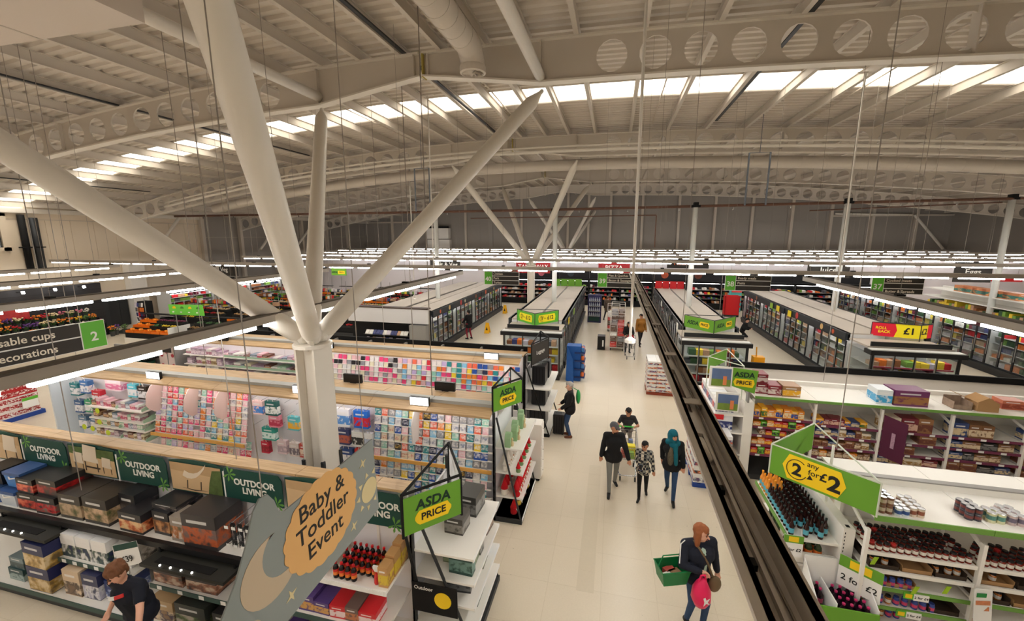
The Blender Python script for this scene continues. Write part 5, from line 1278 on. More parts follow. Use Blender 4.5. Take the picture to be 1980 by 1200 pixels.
# price boards on the end freezers
def vboard(label, P, ztop, h, fm): return vframe('price_sign', label, P, ztop, h, fm, r=.014)
v = vboard('green V-shaped board marked 3 for 12 pounds on the end freezer', [(-4.23, 18.42), (-3.23, 17.46), (-2.35, 18.58)], 2.72, .62, dgrey)
for a, b in (((-4.23, 18.42), (-3.23, 17.46)), ((-3.23, 17.46), (-2.35, 18.58))):
    a3, b3 = Vector((*a, 2.7)), Vector((*b, 2.7)); ux = (b3-a3).normalized(); n = ux.cross(UP); c = (a3+b3)/2-UP*.25
    bd = part('board', MB().prism([a3, b3, b3-UP*.5, a3-UP*.5], -n*.012), brightg, v)
    W = (b3-a3).length*.36
    part('flash', MB().prism([c+ux*x_+UP*z_+n*.002 for x_, z_ in ((-W, 0), (-W*.92, .16), (W*.92, .16), (W, 0), (W*.92, -.16), (-W*.92, -.16))], n*.003), lemon, bd)
    text('3', .22, c-ux*W*.6+n*.008, ux, UP, ink, bd, .02); text('for', .09, c-ux*W*.22+n*.008, ux, UP, ink, bd); text('£12', .24, c+ux*W*.38+n*.008, ux, UP, ink, bd, .02)
    part('ring', MB().tube([c-ux*W*.6+ux*(.12*math.cos(rad(q)))+UP*(.12*math.sin(rad(q)))+n*.008 for q in range(0, 330, 30)], .007, 4), ink, bd)
v = vboard('green V-shaped price board on the end freezer past the trough', [(2.99, 18.65), (3.92, 17.52), (4.99, 18.76)], 2.72, .62, dgrey)
face_asda(v, (2.99, 18.65), (3.92, 17.52), 2.7, .48, False, .22); face_asda(v, (3.92, 17.52), (4.99, 18.76), 2.7, .48, False, .22)
v = vboard('red and yellow V-shaped rollback board priced 1 pound on the end freezer', [(9.78, 18.68), (11.15, 18.3), (11.69, 18.62)], 2.72, .62, dgrey)
for a, b, s_ in (((9.78, 18.68), (11.15, 18.3), 1), ((11.15, 18.3), (11.69, 18.62), -1)):
    a3, b3 = Vector((*a, 2.72)), Vector((*b, 2.72)); ux = (b3-a3).normalized(); n = ux.cross(UP); W = (b3-a3).length
    bd = part('board', MB().prism([a3, b3, b3-UP*.52, a3-UP*.52], -n*.012), lemon, v)
    r0, r1 = (0, .48) if s_ > 0 else (.6, 1)
    part('rollback_panel', MB().prism([a3+ux*W*r0+n*.001, a3+ux*W*r1+n*.001, a3+ux*W*(r1+.05 if s_ > 0 else r1)-UP*.26+n*.001, a3+ux*W*r1-UP*.52+n*.001, a3+ux*W*r0-UP*.52+n*.001], n*.003), mat('rollback red', rgb(226,36,60), .5), bd)
    if s_ > 0:
        text('ROLL', .14, a3+ux*W*.2-UP*.2+n*.008, ux, UP, lemon, bd, .02); text('BACK', .14, a3+ux*W*.27-UP*.34+n*.008, ux, UP, lemon, bd, .02); text('£1', .34, a3+ux*W*.78-UP*.27+n*.006, ux, UP, ink, bd, .025)
    else: text('£2', .3, a3+ux*W*.3-UP*.26+n*.006, ux, UP, ink, bd, .02)
# header boxes at the far ends of the islands
for X0_, X1_, m_, nm in ((-4.45, -2.3, asdag, 'green'), (2.95, 4.95, red, 'red')):
    t = thing('end_header', 'row of plain %s boards at the far end of an island' % nm, 'sign', ((X0_+X1_)/2, 32.5, 2.25)); w_ = (X1_-X0_)/4
    for i in range(4): part('board', MB().box(X0_+i*w_+.02, X0_+(i+1)*w_-.02, 31.9+.05*(i % 2), 31.95+.05*(i % 2), 2.25, 2.78), m_, t)
# ---------------- rear wall counters
pw = struct('wall_back', MB().box(-32.6, 31.8, 39.2, 39.4, 0, 4.3), lav, 'pale partition wall behind the fresh counters')
imgs = [(204,96,60), (120,60,40), (220,120,140), (60,70,80), (210,190,170), (180,60,50)]
x = -10.2; i = 0
while x < 17.5:
    i += 1; w_ = 2.7
    t = thing('wall_chiller', 'open wall chiller along the rear counters, %s from the produce side' % nth(i), 'chiller', (x+w_/2, 37.6, 0), 'rear wall chillers')
    part('plinth', MB().box(x, x+w_-.02, 37.0, 38.4, 0, .5), mblack, t); part('back', MB().box(x, x+w_-.02, 38.2, 38.4, .5, 2.1), mblack, t)
    part('header', MB().box(x, x+w_-.02, 37.5, 38.4, 2.1, 2.25), mblack, t); part('picture_wall', MB().box(x, x+w_-.02, 38.3, 38.4, 2.25, 3.1), mat('counter charcoal', rgb(38,38,42), .6), t)
    part('lamp', MB().box(x+.1, x+w_-.12, 37.55, 37.6, 2.07, 2.1), led, t)
    for side in (x, x+w_-.06): part('side', MB().box(side, side+.04, 37.3, 38.3, .5, 2.1), mblack, t)
    st = MB()
    for k, z in enumerate((.5, .85, 1.2, 1.55)):
        part('shelf', MB().box(x+.05, x+w_-.08, 37.15+.12*k, 38.2, z-.03, z), grey if k else mblack, t)
        q = x+.1
        while q < x+w_-.3:
            w2 = R.uniform(.14, .26)
            if R.random() < .9: st.box(q, q+w2-.02, 37.2+.12*k, 37.6+.12*k, z, z+R.uniform(.07, .2), R.choice((0, 2, 6, 2, 7, 3, 6, 11) if x < -5 else range(12)))
            q += w2
    tag(part('stock', st, packm, t), kind='stuff')
    if 1 <= i <= 9:
        c_ = imgs[i % 6]; part('picture', MB().cyl((x+1.0, 38.3, 2.68), (x+1.0, 38.29, 2.68), .3, n=16), mat('counter picture %d' % (i % 6), rgb(*c_), .5, noise=.5, nscale=6), t)
    x += w_
# ================================================================ right: canned goods and snack gondolas
gstrip = mat('green shelf strip', rgb(112,158,72), .5); plum = mat('plum shelf strip', rgb(116,52,80), .5); kraft = mat('kraft board', rgb(172,134,92), .8, noise=.08)
dkraft = mat('dark tray board', rgb(62,50,40), .8)
# ---- near gondola
g = thing('canned_goods_gondola', 'white gondola of jars and tins with a nearly empty top shelf', 'shelving', (6, 6.9, 0))
GX0, GX1 = 3.62, 9.2
part('plinth', MB().box(GX0, GX1, 6.3, 7.75, 0, .14), dgrey, g); part('base_deck', MB().box(GX0, GX1, 6.22, 7.1, .14, .18), shelfw, g)
part('spine', MB().box(GX0, GX1, 7.12, 7.2, .14, 2.3), shelfw, g); part('spine_cap', MB().box(GX0, GX1, 7.11, 7.21, 2.3, 2.32), grey, g)
x = GX0
while x < GX1-.2:
    xe = x+1.33
    tp_ = part('top_shelf', MB().box(x+.004, xe-.004, 6.22, 7.12, 2.165, 2.2), shelfw, g); part('price_strip', MB().box(x+.004, xe-.004, 6.2, 6.22, 2.14, 2.215), gstrip, tp_)
    part('rear_shelf', MB().box(x+.004, xe-.004, 7.2, 7.78, 2.2, 2.235), shelfw, g)
    part('upright', MB().box(x-.025, x+.025, 6.98, 7.12, .14, 2.16), shelfw, g); part('front_post', MB().box(x-.022, x+.022, 6.27, 6.33, .14, 1.95), shelfw, g)
    part('bracket', MB().prism([(x-.01, 6.3, 1.9), (x-.01, 7.0, 2.16), (x-.01, 7.0, 2.1), (x-.01, 6.3, 1.84)], (.02, 0, 0)), shelfw, g)
    for k, z in enumerate((1.6, 1.33, 1.06, .76, .46)):
        s_ = part('shelf', MB().box(x+.03, xe-.03, 6.3, 7.1, z-.03, z), shelfw, g); part('price_strip', MB().box(x+.03, xe-.03, 6.285, 6.3, z-.045, z+.01), shelfw if k < 2 else gstrip, s_)
    x = xe
jm = [mat('jar glass red', rgb(120,36,24), .2), mat('jar label', rgb(226,222,212), .5), mat('black lid', rgb(22,22,24), .35), mat('red lid', rgb(170,30,30), .4), mat('jar amber', rgb(180,110,50), .25), mat('blue label', rgb(58,78,150), .5), mat('pink label', rgb(206,70,110), .5), mat('green glass', rgb(52,66,40), .2)]
def jarmesh(body, label, lid, r=.038, h=.125):
    return MB().lathe([(r*.9, 0), (r, .008), (r, h*.22), (r*1.01, h*.23), (r*1.01, h*.6), (r, h*.61), (r, h*.72), (r*.8, h*.82), (r*.86, h*.83), (r*.86, h), (r*.8, h+.003)], 12, m=[0, 0, 1, 1, 1, 0, 0, 2, 2, 2]).mesh('jar', [jm[body], jm[label], jm[lid]])
J1, J2, J3, J4 = jarmesh(0, 1, 2), jarmesh(0, 1, 3), jarmesh(5, 6, 5), jarmesh(4, 1, 2)
def jars(mesh, X0, X1, y0, rows, z, dx, dy, nm, where, group, hit=1.):
    n = int((X1-X0)/dx)
    for j in range(rows):
        for i in range(n):
            if R.random() > hit: continue
            o = put('jar', mesh if R.random() < .93 else J2 if mesh is J1 else mesh, None, (X0+dx*(i+.5)+R.uniform(-.004, .004), y0+dy*j, z), R.uniform(0, 6))
            tag(o, '%s, %s along in the %s row of %s' % (nm, nth(i+1), nth(j+1), where), 'jar', group)
jars(J1, 3.68, 4.9, 6.36, 5, 1.6, .087, .1, 'black lidded sauce jar', 'the first bay upper shelf', 'sauce jars', .93)
jars(J1, 5.0, 5.9, 6.36, 4, 1.6, .087, .1, 'black lidded sauce jar', 'the second bay upper shelf', 'sauce jars', .9)
def tray(x, y, z, w, d, h, label, m_=kraft, tilt=0, group='open cartons'):
    t = thing('open_tray', label, 'tray', (x, y, z), group); e = .006
    part('base', MB().box(x, x+w, y, y+d, z, z+e), m_, t)
    for a, b, c, f_, hh in ((x, x+w, y, y+e, h*.45), (x, x+w, y+d-e, y+d, h), (x, x+e, y, y+d, h*.8), (x+w-e, x+w, y, y+d, h*.8)): part('side', MB().box(a, b, c, f_, z, z+hh), m_, t)
    return t
k = 0
for x0, x1, z in ((3.72, 4.88, 1.33), (5.02, 5.9, 1.33), (3.95, 4.5, 1.06), (5.02, 5.9, 1.06), (4.5, 4.88, .76)):
    x = x0
    while x < x1-.25:
        k += 1; tray(x, 6.33, z, .36, .5, .13, 'brown open tray on the jar gondola, %s of a dozen' % nth(k), dkraft if k % 2 else kraft); x += .39
for i, (x, z) in enumerate(((3.8, 1.336), (3.95, 1.336), (4.55, 1.336), (4.7, 1.336), (4.8, 1.336), (5.2, 1.336), (4.2, 1.066), (5.3, 1.066))):
    tag(put('jar', J4, None, (x, 6.42, z)), 'amber jar standing in a brown tray, %s of eight' % nth(i+1), 'jar', 'jars in trays')
for i in range(9): tag(put('jar', J3, None, (3.74+.1*i if i < 6 else 4.3+.1*i-.55, 6.36, 1.06 if i < 6 else .76)), 'blue and pink labelled jar on the lower shelves, %s of nine' % nth(i+1), 'jar', 'blue and pink jars')
for i in range(12): tag(put('jar', J3 if i % 3 else J4, None, (3.74+.1*(i % 6), 6.38+.1*(i//6), .76 if i < 6 else .46)), 'small labelled jar on the lowest visible shelves, %s of twelve' % nth(i+1), 'jar', 'lowest jars')
# multipacks of tins on the top shelf
def canpack(x, y, z, nx, ny, nz, r, h, c1, c2, label):
    t = thing('can_pack', label, 'tins', (x, y, z), 'tin multipacks'); mm = [mat('can %s' % str(c1), rgb(*c1), .35), mat('can %s' % str(c2), rgb(*c2), .35), mat('can top', rgb(210,212,216), .25, .7)]
    me = MB().lathe([(r, 0), (r, h*.3), (r*1.002, h*.31), (r*1.002, h*.72), (r, h*.73), (r, h*.96), (r*.93, h), (r*.9, h-.004)], 12, m=[1, 0, 0, 0, 1, 2, 2]).mesh('can', mm)
    for k in range(nz):
        for j in range(ny):
            for i in range(nx): put('can', me, t, (x+r+2*r*i, y+r+2*r*j, z+h*k))
canpack(3.72, 6.3, 2.2, 2, 3, 2, .042, .12, (196,180,160), (120,80,60), 'shrink pack of beige labelled tins, tallest beside the 2 for 2 pounds sign')
canpack(3.9, 6.27, 2.2, 2, 3, 1, .042, .12, (60,90,150), (220,226,230), 'low pack of blue labelled tins')
canpack(4.08, 6.3, 2.2, 2, 4, 1, .045, .13, (150,90,70), (226,210,190), 'long pack of brown labelled tins')
canpack(4.78, 6.4, 2.2, 2, 3, 2, .045, .09, (120,60,56), (60,60,70), 'tipped stack of dark red tins in the second bay')
canpack(5.02, 6.4, 2.2, 2, 2, 1, .05, .14, (90,140,130), (220,220,180), 'pair of green labelled tins in the second bay')
canpack(5.24, 6.4, 2.2, 2, 3, 1, .05, .14, (110,100,120), (200,180,180), 'mauve labelled tins at the picture edge')
lm = mat('lime sticker', rgb(160,200,40), .5)
for i, (x, z) in enumerate(((3.72, 1.5), (3.8, 1.22), (4.25, 1.14), (4.6, 1.22))):
    tag(part('price_wobbler', MB().obox((x, 6.24, z), (.03, .005, 0), (0, .004, 0), (.02, 0, .06)), lm), 'slim lime price wobbler on the jar gondola, %s of four' % nth(i+1), 'price tag', 'jar gondola wobblers')
for i, (x, z) in enumerate(((4.15, 1.02), (4.1, .72))):
    t = thing('price_label', 'green and white offer label on the %s strip of the jar gondola' % ('upper' if i == 0 else 'lower'), 'price tag', (x, 6.27, z)); part('flash', MB().box(x, x+.12, 6.272, 6.282, z-.06, z+.04), brightg, t); part('badge', MB().box(x+.02, x+.1, 6.268, 6.272, z-.04, z+.02), yellow, t)
    part('card', MB().box(x+.12, x+.3, 6.272, 6.282, z-.07, z+.03), paper, t); text('2 for £4', .05, (x+.21, 6.27, z-.02), (1,0,0), UP, ink, t)
t = thing('leaflet_rack', 'white hanging rack of recipe leaflets on the front post', 'rack', (4.95, 6.2, .9))
part('board', MB().prism([(4.82, 6.14, 1.38), (5.06, 6.2, 1.36), (5.1, 6.16, .8), (4.86, 6.1, .82)], (0, .012, 0)), paper, t)
part('badge', MB().prism([(4.85, 6.134, 1.33), (4.98, 6.166, 1.32), (4.98, 6.164, 1.26), (4.85, 6.132, 1.27)], (0, -.002, 0)), mat('badge green', rgb(40,140,70), .5), t)
for i in range(5): part('leaflet', MB().prism([(4.85, 6.13, 1.22-.09*i), (5.04, 6.175, 1.21-.09*i), (5.045, 6.17, 1.15-.09*i), (4.855, 6.125, 1.16-.09*i)], (0, -.002, 0)), mat('leaflet print', rgb(206,130,90), .5, noise=.4, nscale=30), t)

# ---- near end display of bottles
e4 = thing('bottle_end_display', 'white end display of brown bottles under the 2 for 2 pounds sign', 'shelving', (3.1, 7.3, 0))
part('spine', MB().box(3.45, 3.6, 6.52, 8.2, 0, 1.75), shelfw, e4); part('spine_slot', MB().box(3.5, 3.55, 6.56, 6.62, 1.75, 1.752), mblack, e4)
for z in [.7+.06*i for i in range(17)]: part('slot', MB().box(3.47, 3.48, 6.517, 6.52, z, z+.03), mblack, e4)
for z, x0 in ((1.42, 2.78), (1.0, 2.74), (.6, 2.7), (.16, 2.66)):
    s_ = part('shelf', MB().box(x0, 3.45, 6.6, 8.15, z-.04, z), shelfw, e4); part('price_strip', MB().box(x0-.015, x0, 6.6, 8.15, z-.05, z+.02), gstrip, s_)
part('side_panel', MB().box(2.85, 3.45, 6.6, 6.62, 1.02, 1.2), shelfw, e4)
bt = [mat('brown bottle glass', rgb(44,20,16), .15), mat('bottle aqua label', rgb(96,176,196), .45), mat('bottle black cap', rgb(18,34,30), .4), mat('orange drink', rgb(226,150,60), .25), mat('orange cap', rgb(244,160,30), .4), mat('bottle red band', rgb(170,60,60), .4)]
def botmesh(nm, a, b, c, r=.037, h=.29):
    return MB().lathe([(r*.9, 0), (r, .01), (r, h*.15), (r*1.01, h*.16), (r*1.01, h*.42), (r, h*.43), (r, h*.55), (r*.4, h*.76), (r*.36, h*.9), (r*.42, h*.905), (r*.42, h), (r*.3, h+.002)], 12, m=[0, 0, 1, 1, 1, 0, 0, 0, 2, 2, 2]).mesh(nm, [bt[a], bt[b], bt[c]])
B1, B2 = botmesh('beer_bottle', 0, 1, 2), botmesh('juice_bottle', 3, 1, 4, .04, .3)
miss = {(0, 1), (0, 3), (0, 5), (1, 1), (1, 2)}
for j in range(14):
    for i in range(6):
        if (j, i) in miss: continue
        y = 6.68+.104*j; x = 2.84+.1*i
        if j < 10 or i > 2: tag(put('beer_bottle', B1, None, (x, y, 1.42)), 'brown bottle with aqua label, %s from the aisle edge in the %s row' % (nth(i+1), nth(j+1)), 'bottle', 'brown bottles')
        else: tag(put('juice_bottle', B2, None, (x, y, 1.42)), 'orange capped juice bottle, %s from the aisle edge in the %s row' % (nth(i+1), nth(j+1)), 'bottle', 'orange capped bottles')
FB = MB().lathe([(.05, 0), (.055, .02), (.055, .1), (.056, .101), (.056, .2), (.055, .201), (.05, .24), (.018, .3), (.018, .32), (.022, .321), (.022, .345)], 12, m=[0, 0, 0, 1, 1, 0, 0, 0, 2, 2]).mesh('squash_bottle', [jm[7], mat('squash label', rgb(232,130,60), .45), mat('dark cap', rgb(40,40,40), .4)])
for i in range(11): tag(put('squash_bottle', FB, None, (2.86+.13*(i % 4), 6.72+.13*(i//4), 1.0) if i < 8 else (2.8, 7.1+.16*(i-8), 1.0)), 'green squash bottle with orange label on the second shelf, %s of eleven' % nth(i+1), 'bottle', 'squash bottles')
KB = MB().lathe([(.042, 0), (.048, .015), (.048, .08), (.049, .081), (.049, .15), (.044, .151), (.048, .19), (.016, .26), (.016, .275), (.02, .276), (.02, .3)], 12, m=[0, 0, 0, 1, 1, 0, 0, 0, 2, 2]).mesh('cordial_bottle', [mat('dark cordial', rgb(36,18,30), .12), mat('cordial label', rgb(196,80,120), .4), mat('pink cap', rgb(200,50,110), .4)])
bn = thing('dump_bin', 'white dump bin with a green front below the bottle display', 'bin', (3.35, 6.2, 0))
part('front', MB().box(2.98, 3.74, 5.98, 6.0, .02, .86), asdag, bn); part('base', MB().box(2.98, 3.74, 6.0, 6.5, .02, .58), paper, bn)
for a, b in ((2.98, 2.995), (3.725, 3.74)): part('side', MB().prism([(a, 6.0, .58), (a, 6.5, .58), (a, 6.5, 1.2), (a, 6.0, .9)], (b-a, 0, 0)), paper, bn)
part('divider', MB().box(3.22, 3.235, 6.0, 6.5, .58, .92), paper, bn); part('back', MB().box(2.98, 3.74, 6.49, 6.505, .58, 1.25), paper, bn)
k = 0
for j in range(4):
    for i in range(7):
        x, y = 3.05+.1*i, 6.08+.11*j
        if i < 2 and j < 2 or abs(x-3.23) < .055: continue
        k += 1; tag(put('cordial_bottle', KB, None, (x, y, .58)), 'dark cordial bottle with pink cap in the dump bin, %s of the lot' % nth(k), 'bottle', 'cordial bottles')
def offer(o, ux, W, H, label):
    o, ux = Vector(o), Vector(ux).normalized(); n = ux.cross(UP); t = thing('offer_card', label, 'sign', o)
    part('card', MB().prism([o, o+ux*W, o+ux*W-UP*H, o-UP*H], n*-.005), paper, t); part('band', MB().prism([o+n*.001, o+ux*W+n*.001, o+ux*W-UP*H*.36+n*.001, o-UP*H*.36+n*.001], n*.002), asdag, t)
    part('badge', MB().prism([o+ux*W*a_-UP*H*b_+n*.004 for a_, b_ in ((.25, .06), (.75, .06), (.75, .3), (.25, .3))], n*.002), yellow, t); text('2 for £2', W*.26, o+ux*W*.5-UP*H*.68+n*.005, ux, UP, ink, t, .01)
offer((2.7, 6.55, 1.5), (1, 0, 0), .27, .36, 'offer card for 2 pounds at the corner of the bottle shelf'); offer((3.42, 6.46, 1.38), (.62, -.5, 0), .5, .5, 'slanted offer card for 2 pounds above the dump bin')
# the 2 for 2 pounds board
v = vframe('offer_sign', 'large green V-shaped board reading any 2 for 2 pounds', [(2.57, 7.04), (3.61, 6.16), (3.57, 8.05)], 2.72, .5, mat('clear acrylic bar', rgb(206,212,196), .3), r=.012)
part('stem', MB().cyl((3.5, 7.2, 1.75), (3.5, 7.2, 2.72), .02, n=6), shelfw, v)
for a, b, main in (((2.57, 7.04), (3.61, 6.16), True), ((3.57, 8.05), (2.57, 7.04), False)):
    a3, b3 = Vector((*a, 2.7)), Vector((*b, 2.7)); ux = (b3-a3).normalized(); n = ux.cross(UP); W = (b3-a3).length; c = (a3+b3)/2-UP*.235
    bd = part('board', MB().prism([a3, b3, b3-UP*.47, a3-UP*.47], -n*.012), asdag, v)
    if main:
        c = c-ux*.08
        part('flash', MB().prism([c+ux*x_+UP*z_+n*.002 for x_, z_ in ((-.42, 0), (-.34, .2), (.32, .2), (.4, 0), (.32, -.2), (-.34, -.2))], n*.003), yellow, bd)
        text('any', .11, c-ux*.02+UP*.14+n*.007, ux, UP, ink, bd, .005); text('2', .26, c-ux*.22-UP*.02+n*.007, ux, UP, ink, bd, .035); text('for', .12, c+ux*.0+UP*.02+n*.007, ux, UP, ink, bd, .005); text('£', .18, c+ux*.12+UP*.02+n*.007, ux, UP, ink, bd, .025); text('2', .32, c+ux*.26-UP*.03+n*.007, ux, UP, ink, bd, .035)
        part('ring', MB().tube([c-ux*.22+UP*-.01+ux*(.14*math.cos(rad(q)))+UP*(.155*math.sin(rad(q)))+n*.007 for q in range(50, 341, 15)], .006, 5), ink, bd)
        part('arrow', MB().prism([c-ux*.2-UP*.01+ux*p_+UP*q_+n*.006 for p_, q_ in ((.12, -.09), (.2, -.07), (.155, -.005))], n*.002), ink, bd)

# ---- second gondola
g2 = thing('snack_gondola', 'second white gondola with cartons left on its bare top shelf', 'shelving', (7, 11.5, 0))
HX0, HX1 = 3.42, 14.0
part('plinth', MB().box(HX0, HX1, 10.75, 12.9, 0, .14), dgrey, g2); part('spine', MB().box(HX0, HX1, 11.75, 11.85, .14, 2.3), shelfw, g2)
part('rear_top', MB().box(HX0, HX1, 11.85, 12.86, 2.22, 2.26), mat('dusty grey top', rgb(176,168,158), .7, noise=.06, nscale=2), g2); part('back_rail', MB().box(HX0, HX1, 12.86, 12.93, 2.24, 2.42), mblack, g2)
part('rear_body', MB().box(HX0, HX1, 11.85, 12.86, .14, 2.2), grey, g2)
x = HX0; bay = 0
while x < HX1-.3:
    xe = x+1.33; bay += 1
    tp_ = part('top_shelf', MB().box(x+.004, xe-.004, 10.68, 11.75, 2.165, 2.2), shelfw, g2); part('price_strip', MB().box(x+.004, xe-.004, 10.66, 10.68, 2.15, 2.21), gstrip, tp_)
    part('upright', MB().box(x-.025, x+.025, 10.72, 10.78, .14, 2.1), shelfw, g2); part('bracket', MB().prism([(x-.01, 10.75, 1.9), (x-.01, 11.6, 2.16), (x-.01, 11.6, 2.1), (x-.01, 10.75, 1.84)], (.02, 0, 0)), shelfw, g2)
    for z in ((1.66, 1.42, 1.2, .95, .7) if bay == 1 else (1.6, 1.33, 1.06, .8, .55)):
        s_ = part('shelf', MB().box(x+.03, xe-.03, 10.74, 11.7, z-.03, z), shelfw, g2); part('price_strip', MB().box(x+.03, xe-.03, 10.725, 10.74, z-.05, z+.008), plum, s_)
        for q in range(3): part('price_card', MB().box(x+.15+.4*q, x+.25+.4*q, 10.72, 10.725, z-.045, z), paper, s_)
    x = xe
SN1 = [('yellow', (240,176,40), (60,110,60)), ('yellow and blue', (238,170,40), (50,80,160)), ('orange', (230,140,40), (240,220,180))]
SN2 = [('red', (200,36,40), (240,180,60)), ('lime green', (110,190,50), (40,40,50)), ('brown', (130,90,60), (220,200,170)), ('orange', (222,96,40), (240,220,120))]
SN3 = [('brown card', (150,106,70), (110,60,50)), ('navy', (50,70,120), (220,200,160)), ('wine red', (120,34,48), (220,180,160)), ('cream', (226,214,190), (160,120,60))]
for b_, z, mix, h0, h1 in ((1, 1.66, SN1, .2, .26), (1, 1.42, SN2, .1, .16), (1, 1.2, SN2, .1, .15), (1, .95, SN2, .1, .16), (1, .7, SN2, .12, .18), (2, 1.6, SN1+SN3, .12, .2), (2, 1.33, SN3, .12, .18), (2, 1.06, SN3+SN2, .12, .18), (2, .8, SN2, .12, .18)):
    x0 = HX0+1.33*(b_-1)
    stock('', x0+.05, x0+1.25, 10.76, z, h0, h1, .12, .19, mix, 'snack packs in the near bays', 'snack pack', 'snack_pack', .3, 'the %s bay shelf with %s' % (nth(b_), {1.66: 'yellow bags', 1.42: 'lime tubs', 1.2: 'green tubs', .95: 'red packs', .7: 'lowest stock', 1.6: 'dates', 1.33: 'brown cards', 1.06: 'blue packs', .8: 'orange packs'}[z]))
for b_ in (3, 4, 5):
    x0 = HX0+1.33*(b_-1)
    for z, h0, h1, wh in ((1.6, .22, .34, 'top'), (1.33, .14, .2, 'second'), (1.06, .14, .2, 'third'), (.8, .14, .2, 'fourth')):
        stock('', x0+.05, x0+1.25, 10.76, z, h0, h1, .2, .36, SN3 if b_ == 3 else SN3[:2]+[('black', (40,40,44), (120,120,120)), ('brown', (130,90,60), (220,200,170))], 'cereal and biscuit cartons', 'box', 'food_carton', .3, 'the %s shelf of the %s bay' % (wh, nth(b_)))
t = thing('bay_sign', 'tall plum bay divider standing out between the snack bays', 'sign', (6.33, 10.5, 1)); part('board', MB().prism([(6.12, 10.72, 1.98), (6.42, 10.42, 1.9), (6.42, 10.42, .95), (6.12, 10.72, 1.0)], (.012, .012, 0)), mat('plum board', rgb(84,26,56), .5), t)
part('faded_print', MB().prism([(6.238, 10.586, 1.62), (6.285, 10.539, 1.61), (6.285, 10.539, 1.25), (6.238, 10.586, 1.26)], (-.003, -.003, 0)), mat('faded white print', rgb(176,140,160), .6, noise=.5, nscale=40), t)
# cartons on the bare top shelf
CT = 'cartons left on the snack gondola top'
for x, y, z, w_, d_, h_, key, c1, c2, c3, lab in ((3.62,10.9,2.2,.26,.4,.26,'mar1',(128,30,44),(210,190,186),(128,30,44),'maroon carton at the end of the bare shelf'),(3.62,10.92,2.462,.24,.36,.22,'mar1',(128,30,44),(210,190,186),(128,30,44),'maroon carton stacked on the end one'),(3.9,10.85,2.2,.28,.4,.24,'mar2',(134,32,46),(226,210,206),(134,32,46),'maroon carton with a torn white flap'),(4.24,10.82,2.2,.38,.4,.26,'krafty',(168,126,88),(236,176,40),(236,230,220),'kraft carton with a yellow fruit arc'),
                                          (6.12,10.8,2.2,.3,.42,.34,'blu',(226,232,236),(60,160,210),(226,232,236),'white and sky blue carton midway along the bare shelf'),(6.62,10.8,2.2,.66,.44,.36,'pur',(110,50,96),(160,112,66),(104,40,80),'long purple and brown carton beside the blue one'),(8.7,11.1,2.2,.4,.3,.2,'ora',(196,110,80),(150,60,40),(196,110,80),'orange carton at the picture edge')):
    carton(x, y, z, w_, d_, h_, key, c1, c2, c3, lab, CT, R.uniform(-.05, .05))
tb = tray(7.45, 10.85, 2.2, .34, .34, .22, 'printed kraft tray left open on the bare shelf', mat('printed kraft', rgb(150,128,110), .7, noise=.4, nscale=14))
tb = thing('torn_carton', 'torn kraft carton with a peaked flap on the bare shelf', 'box', (8.0, 11, 2.2)); part('body', MB().box(7.86, 8.24, 10.82, 11.2, 2.2, 2.4), kraft, tb); part('flap', MB().prism([(7.84, 10.82, 2.4), (8.04, 10.82, 2.52), (8.24, 10.82, 2.4)], (0, .38, 0)), kraft, tb); part('loose_flap', MB().prism([(7.84, 11.0, 2.4), (7.6, 11.1, 2.5), (7.62, 11.3, 2.5), (7.84, 11.25, 2.4)], (0, 0, .006)), kraft, tb)
# ---- end display of the second gondola
sk = mat('golf picture sky', rgb(92,112,150), .5, noise=.2, nscale=5); gr_ = mat('golf picture green', rgb(116,140,60), .5, noise=.3, nscale=8)
e5 = thing('laundry_end_display', 'white moulded end display with landscape picture panels', 'shelving', (2.9, 11.4, 0))
part('spine', MB().box(3.16, 3.36, 10.5, 12.5, 0, 2.1), shelfw, e5); part('base', MB().box(2.5, 3.16, 10.5, 12.5, 0, .16), shelfw, e5)
for z in (.16, .75, 1.3, 1.75): part('shelf', MB().box(2.5, 3.16, 10.5, 12.5, z-.04, z), shelfw, e5)
part('red_tab', MB().box(2.5, 2.72, 10.46, 10.48, 1.62, 1.74), red, e5)
for x0, x1, z0, z1 in ((2.32, 2.82, 2.45, 2.95), (2.5, 3.02, 1.86, 2.32)):
    pl_ = part('picture_panel', MB().box(x0, x1, 10.42, 10.46, z0, z1), white, e5); part('sky_print', MB().box(x0+.05, x1-.03, 10.412, 10.42, z0+.2, z1-.04), sk, pl_); part('grass_print', MB().box(x0+.05, x1-.03, 10.412, 10.42, z0+.03, z0+.2), gr_, pl_); part('bottle_print', MB().box(x1-.2, x1-.12, 10.408, 10.412, z0+.06, z0+.28), mat('print orange', rgb(220,130,80), .5), pl_)
v = vframe('price_sign', 'clear triangular frame behind the green price hexagon', [(2.45, 11.3), (3.1, 10.6), (3.1, 12.2)], 2.95, .85, mat('clear acrylic bar', rgb(206,212,196), .3), r=.012); part('infill', MB().prism([(2.45, 11.3, 2.93), (3.1, 12.2, 2.93), (3.1, 12.2, 2.6), (2.45, 11.3, 2.6)], (.01, 0, 0)), asdag, v)
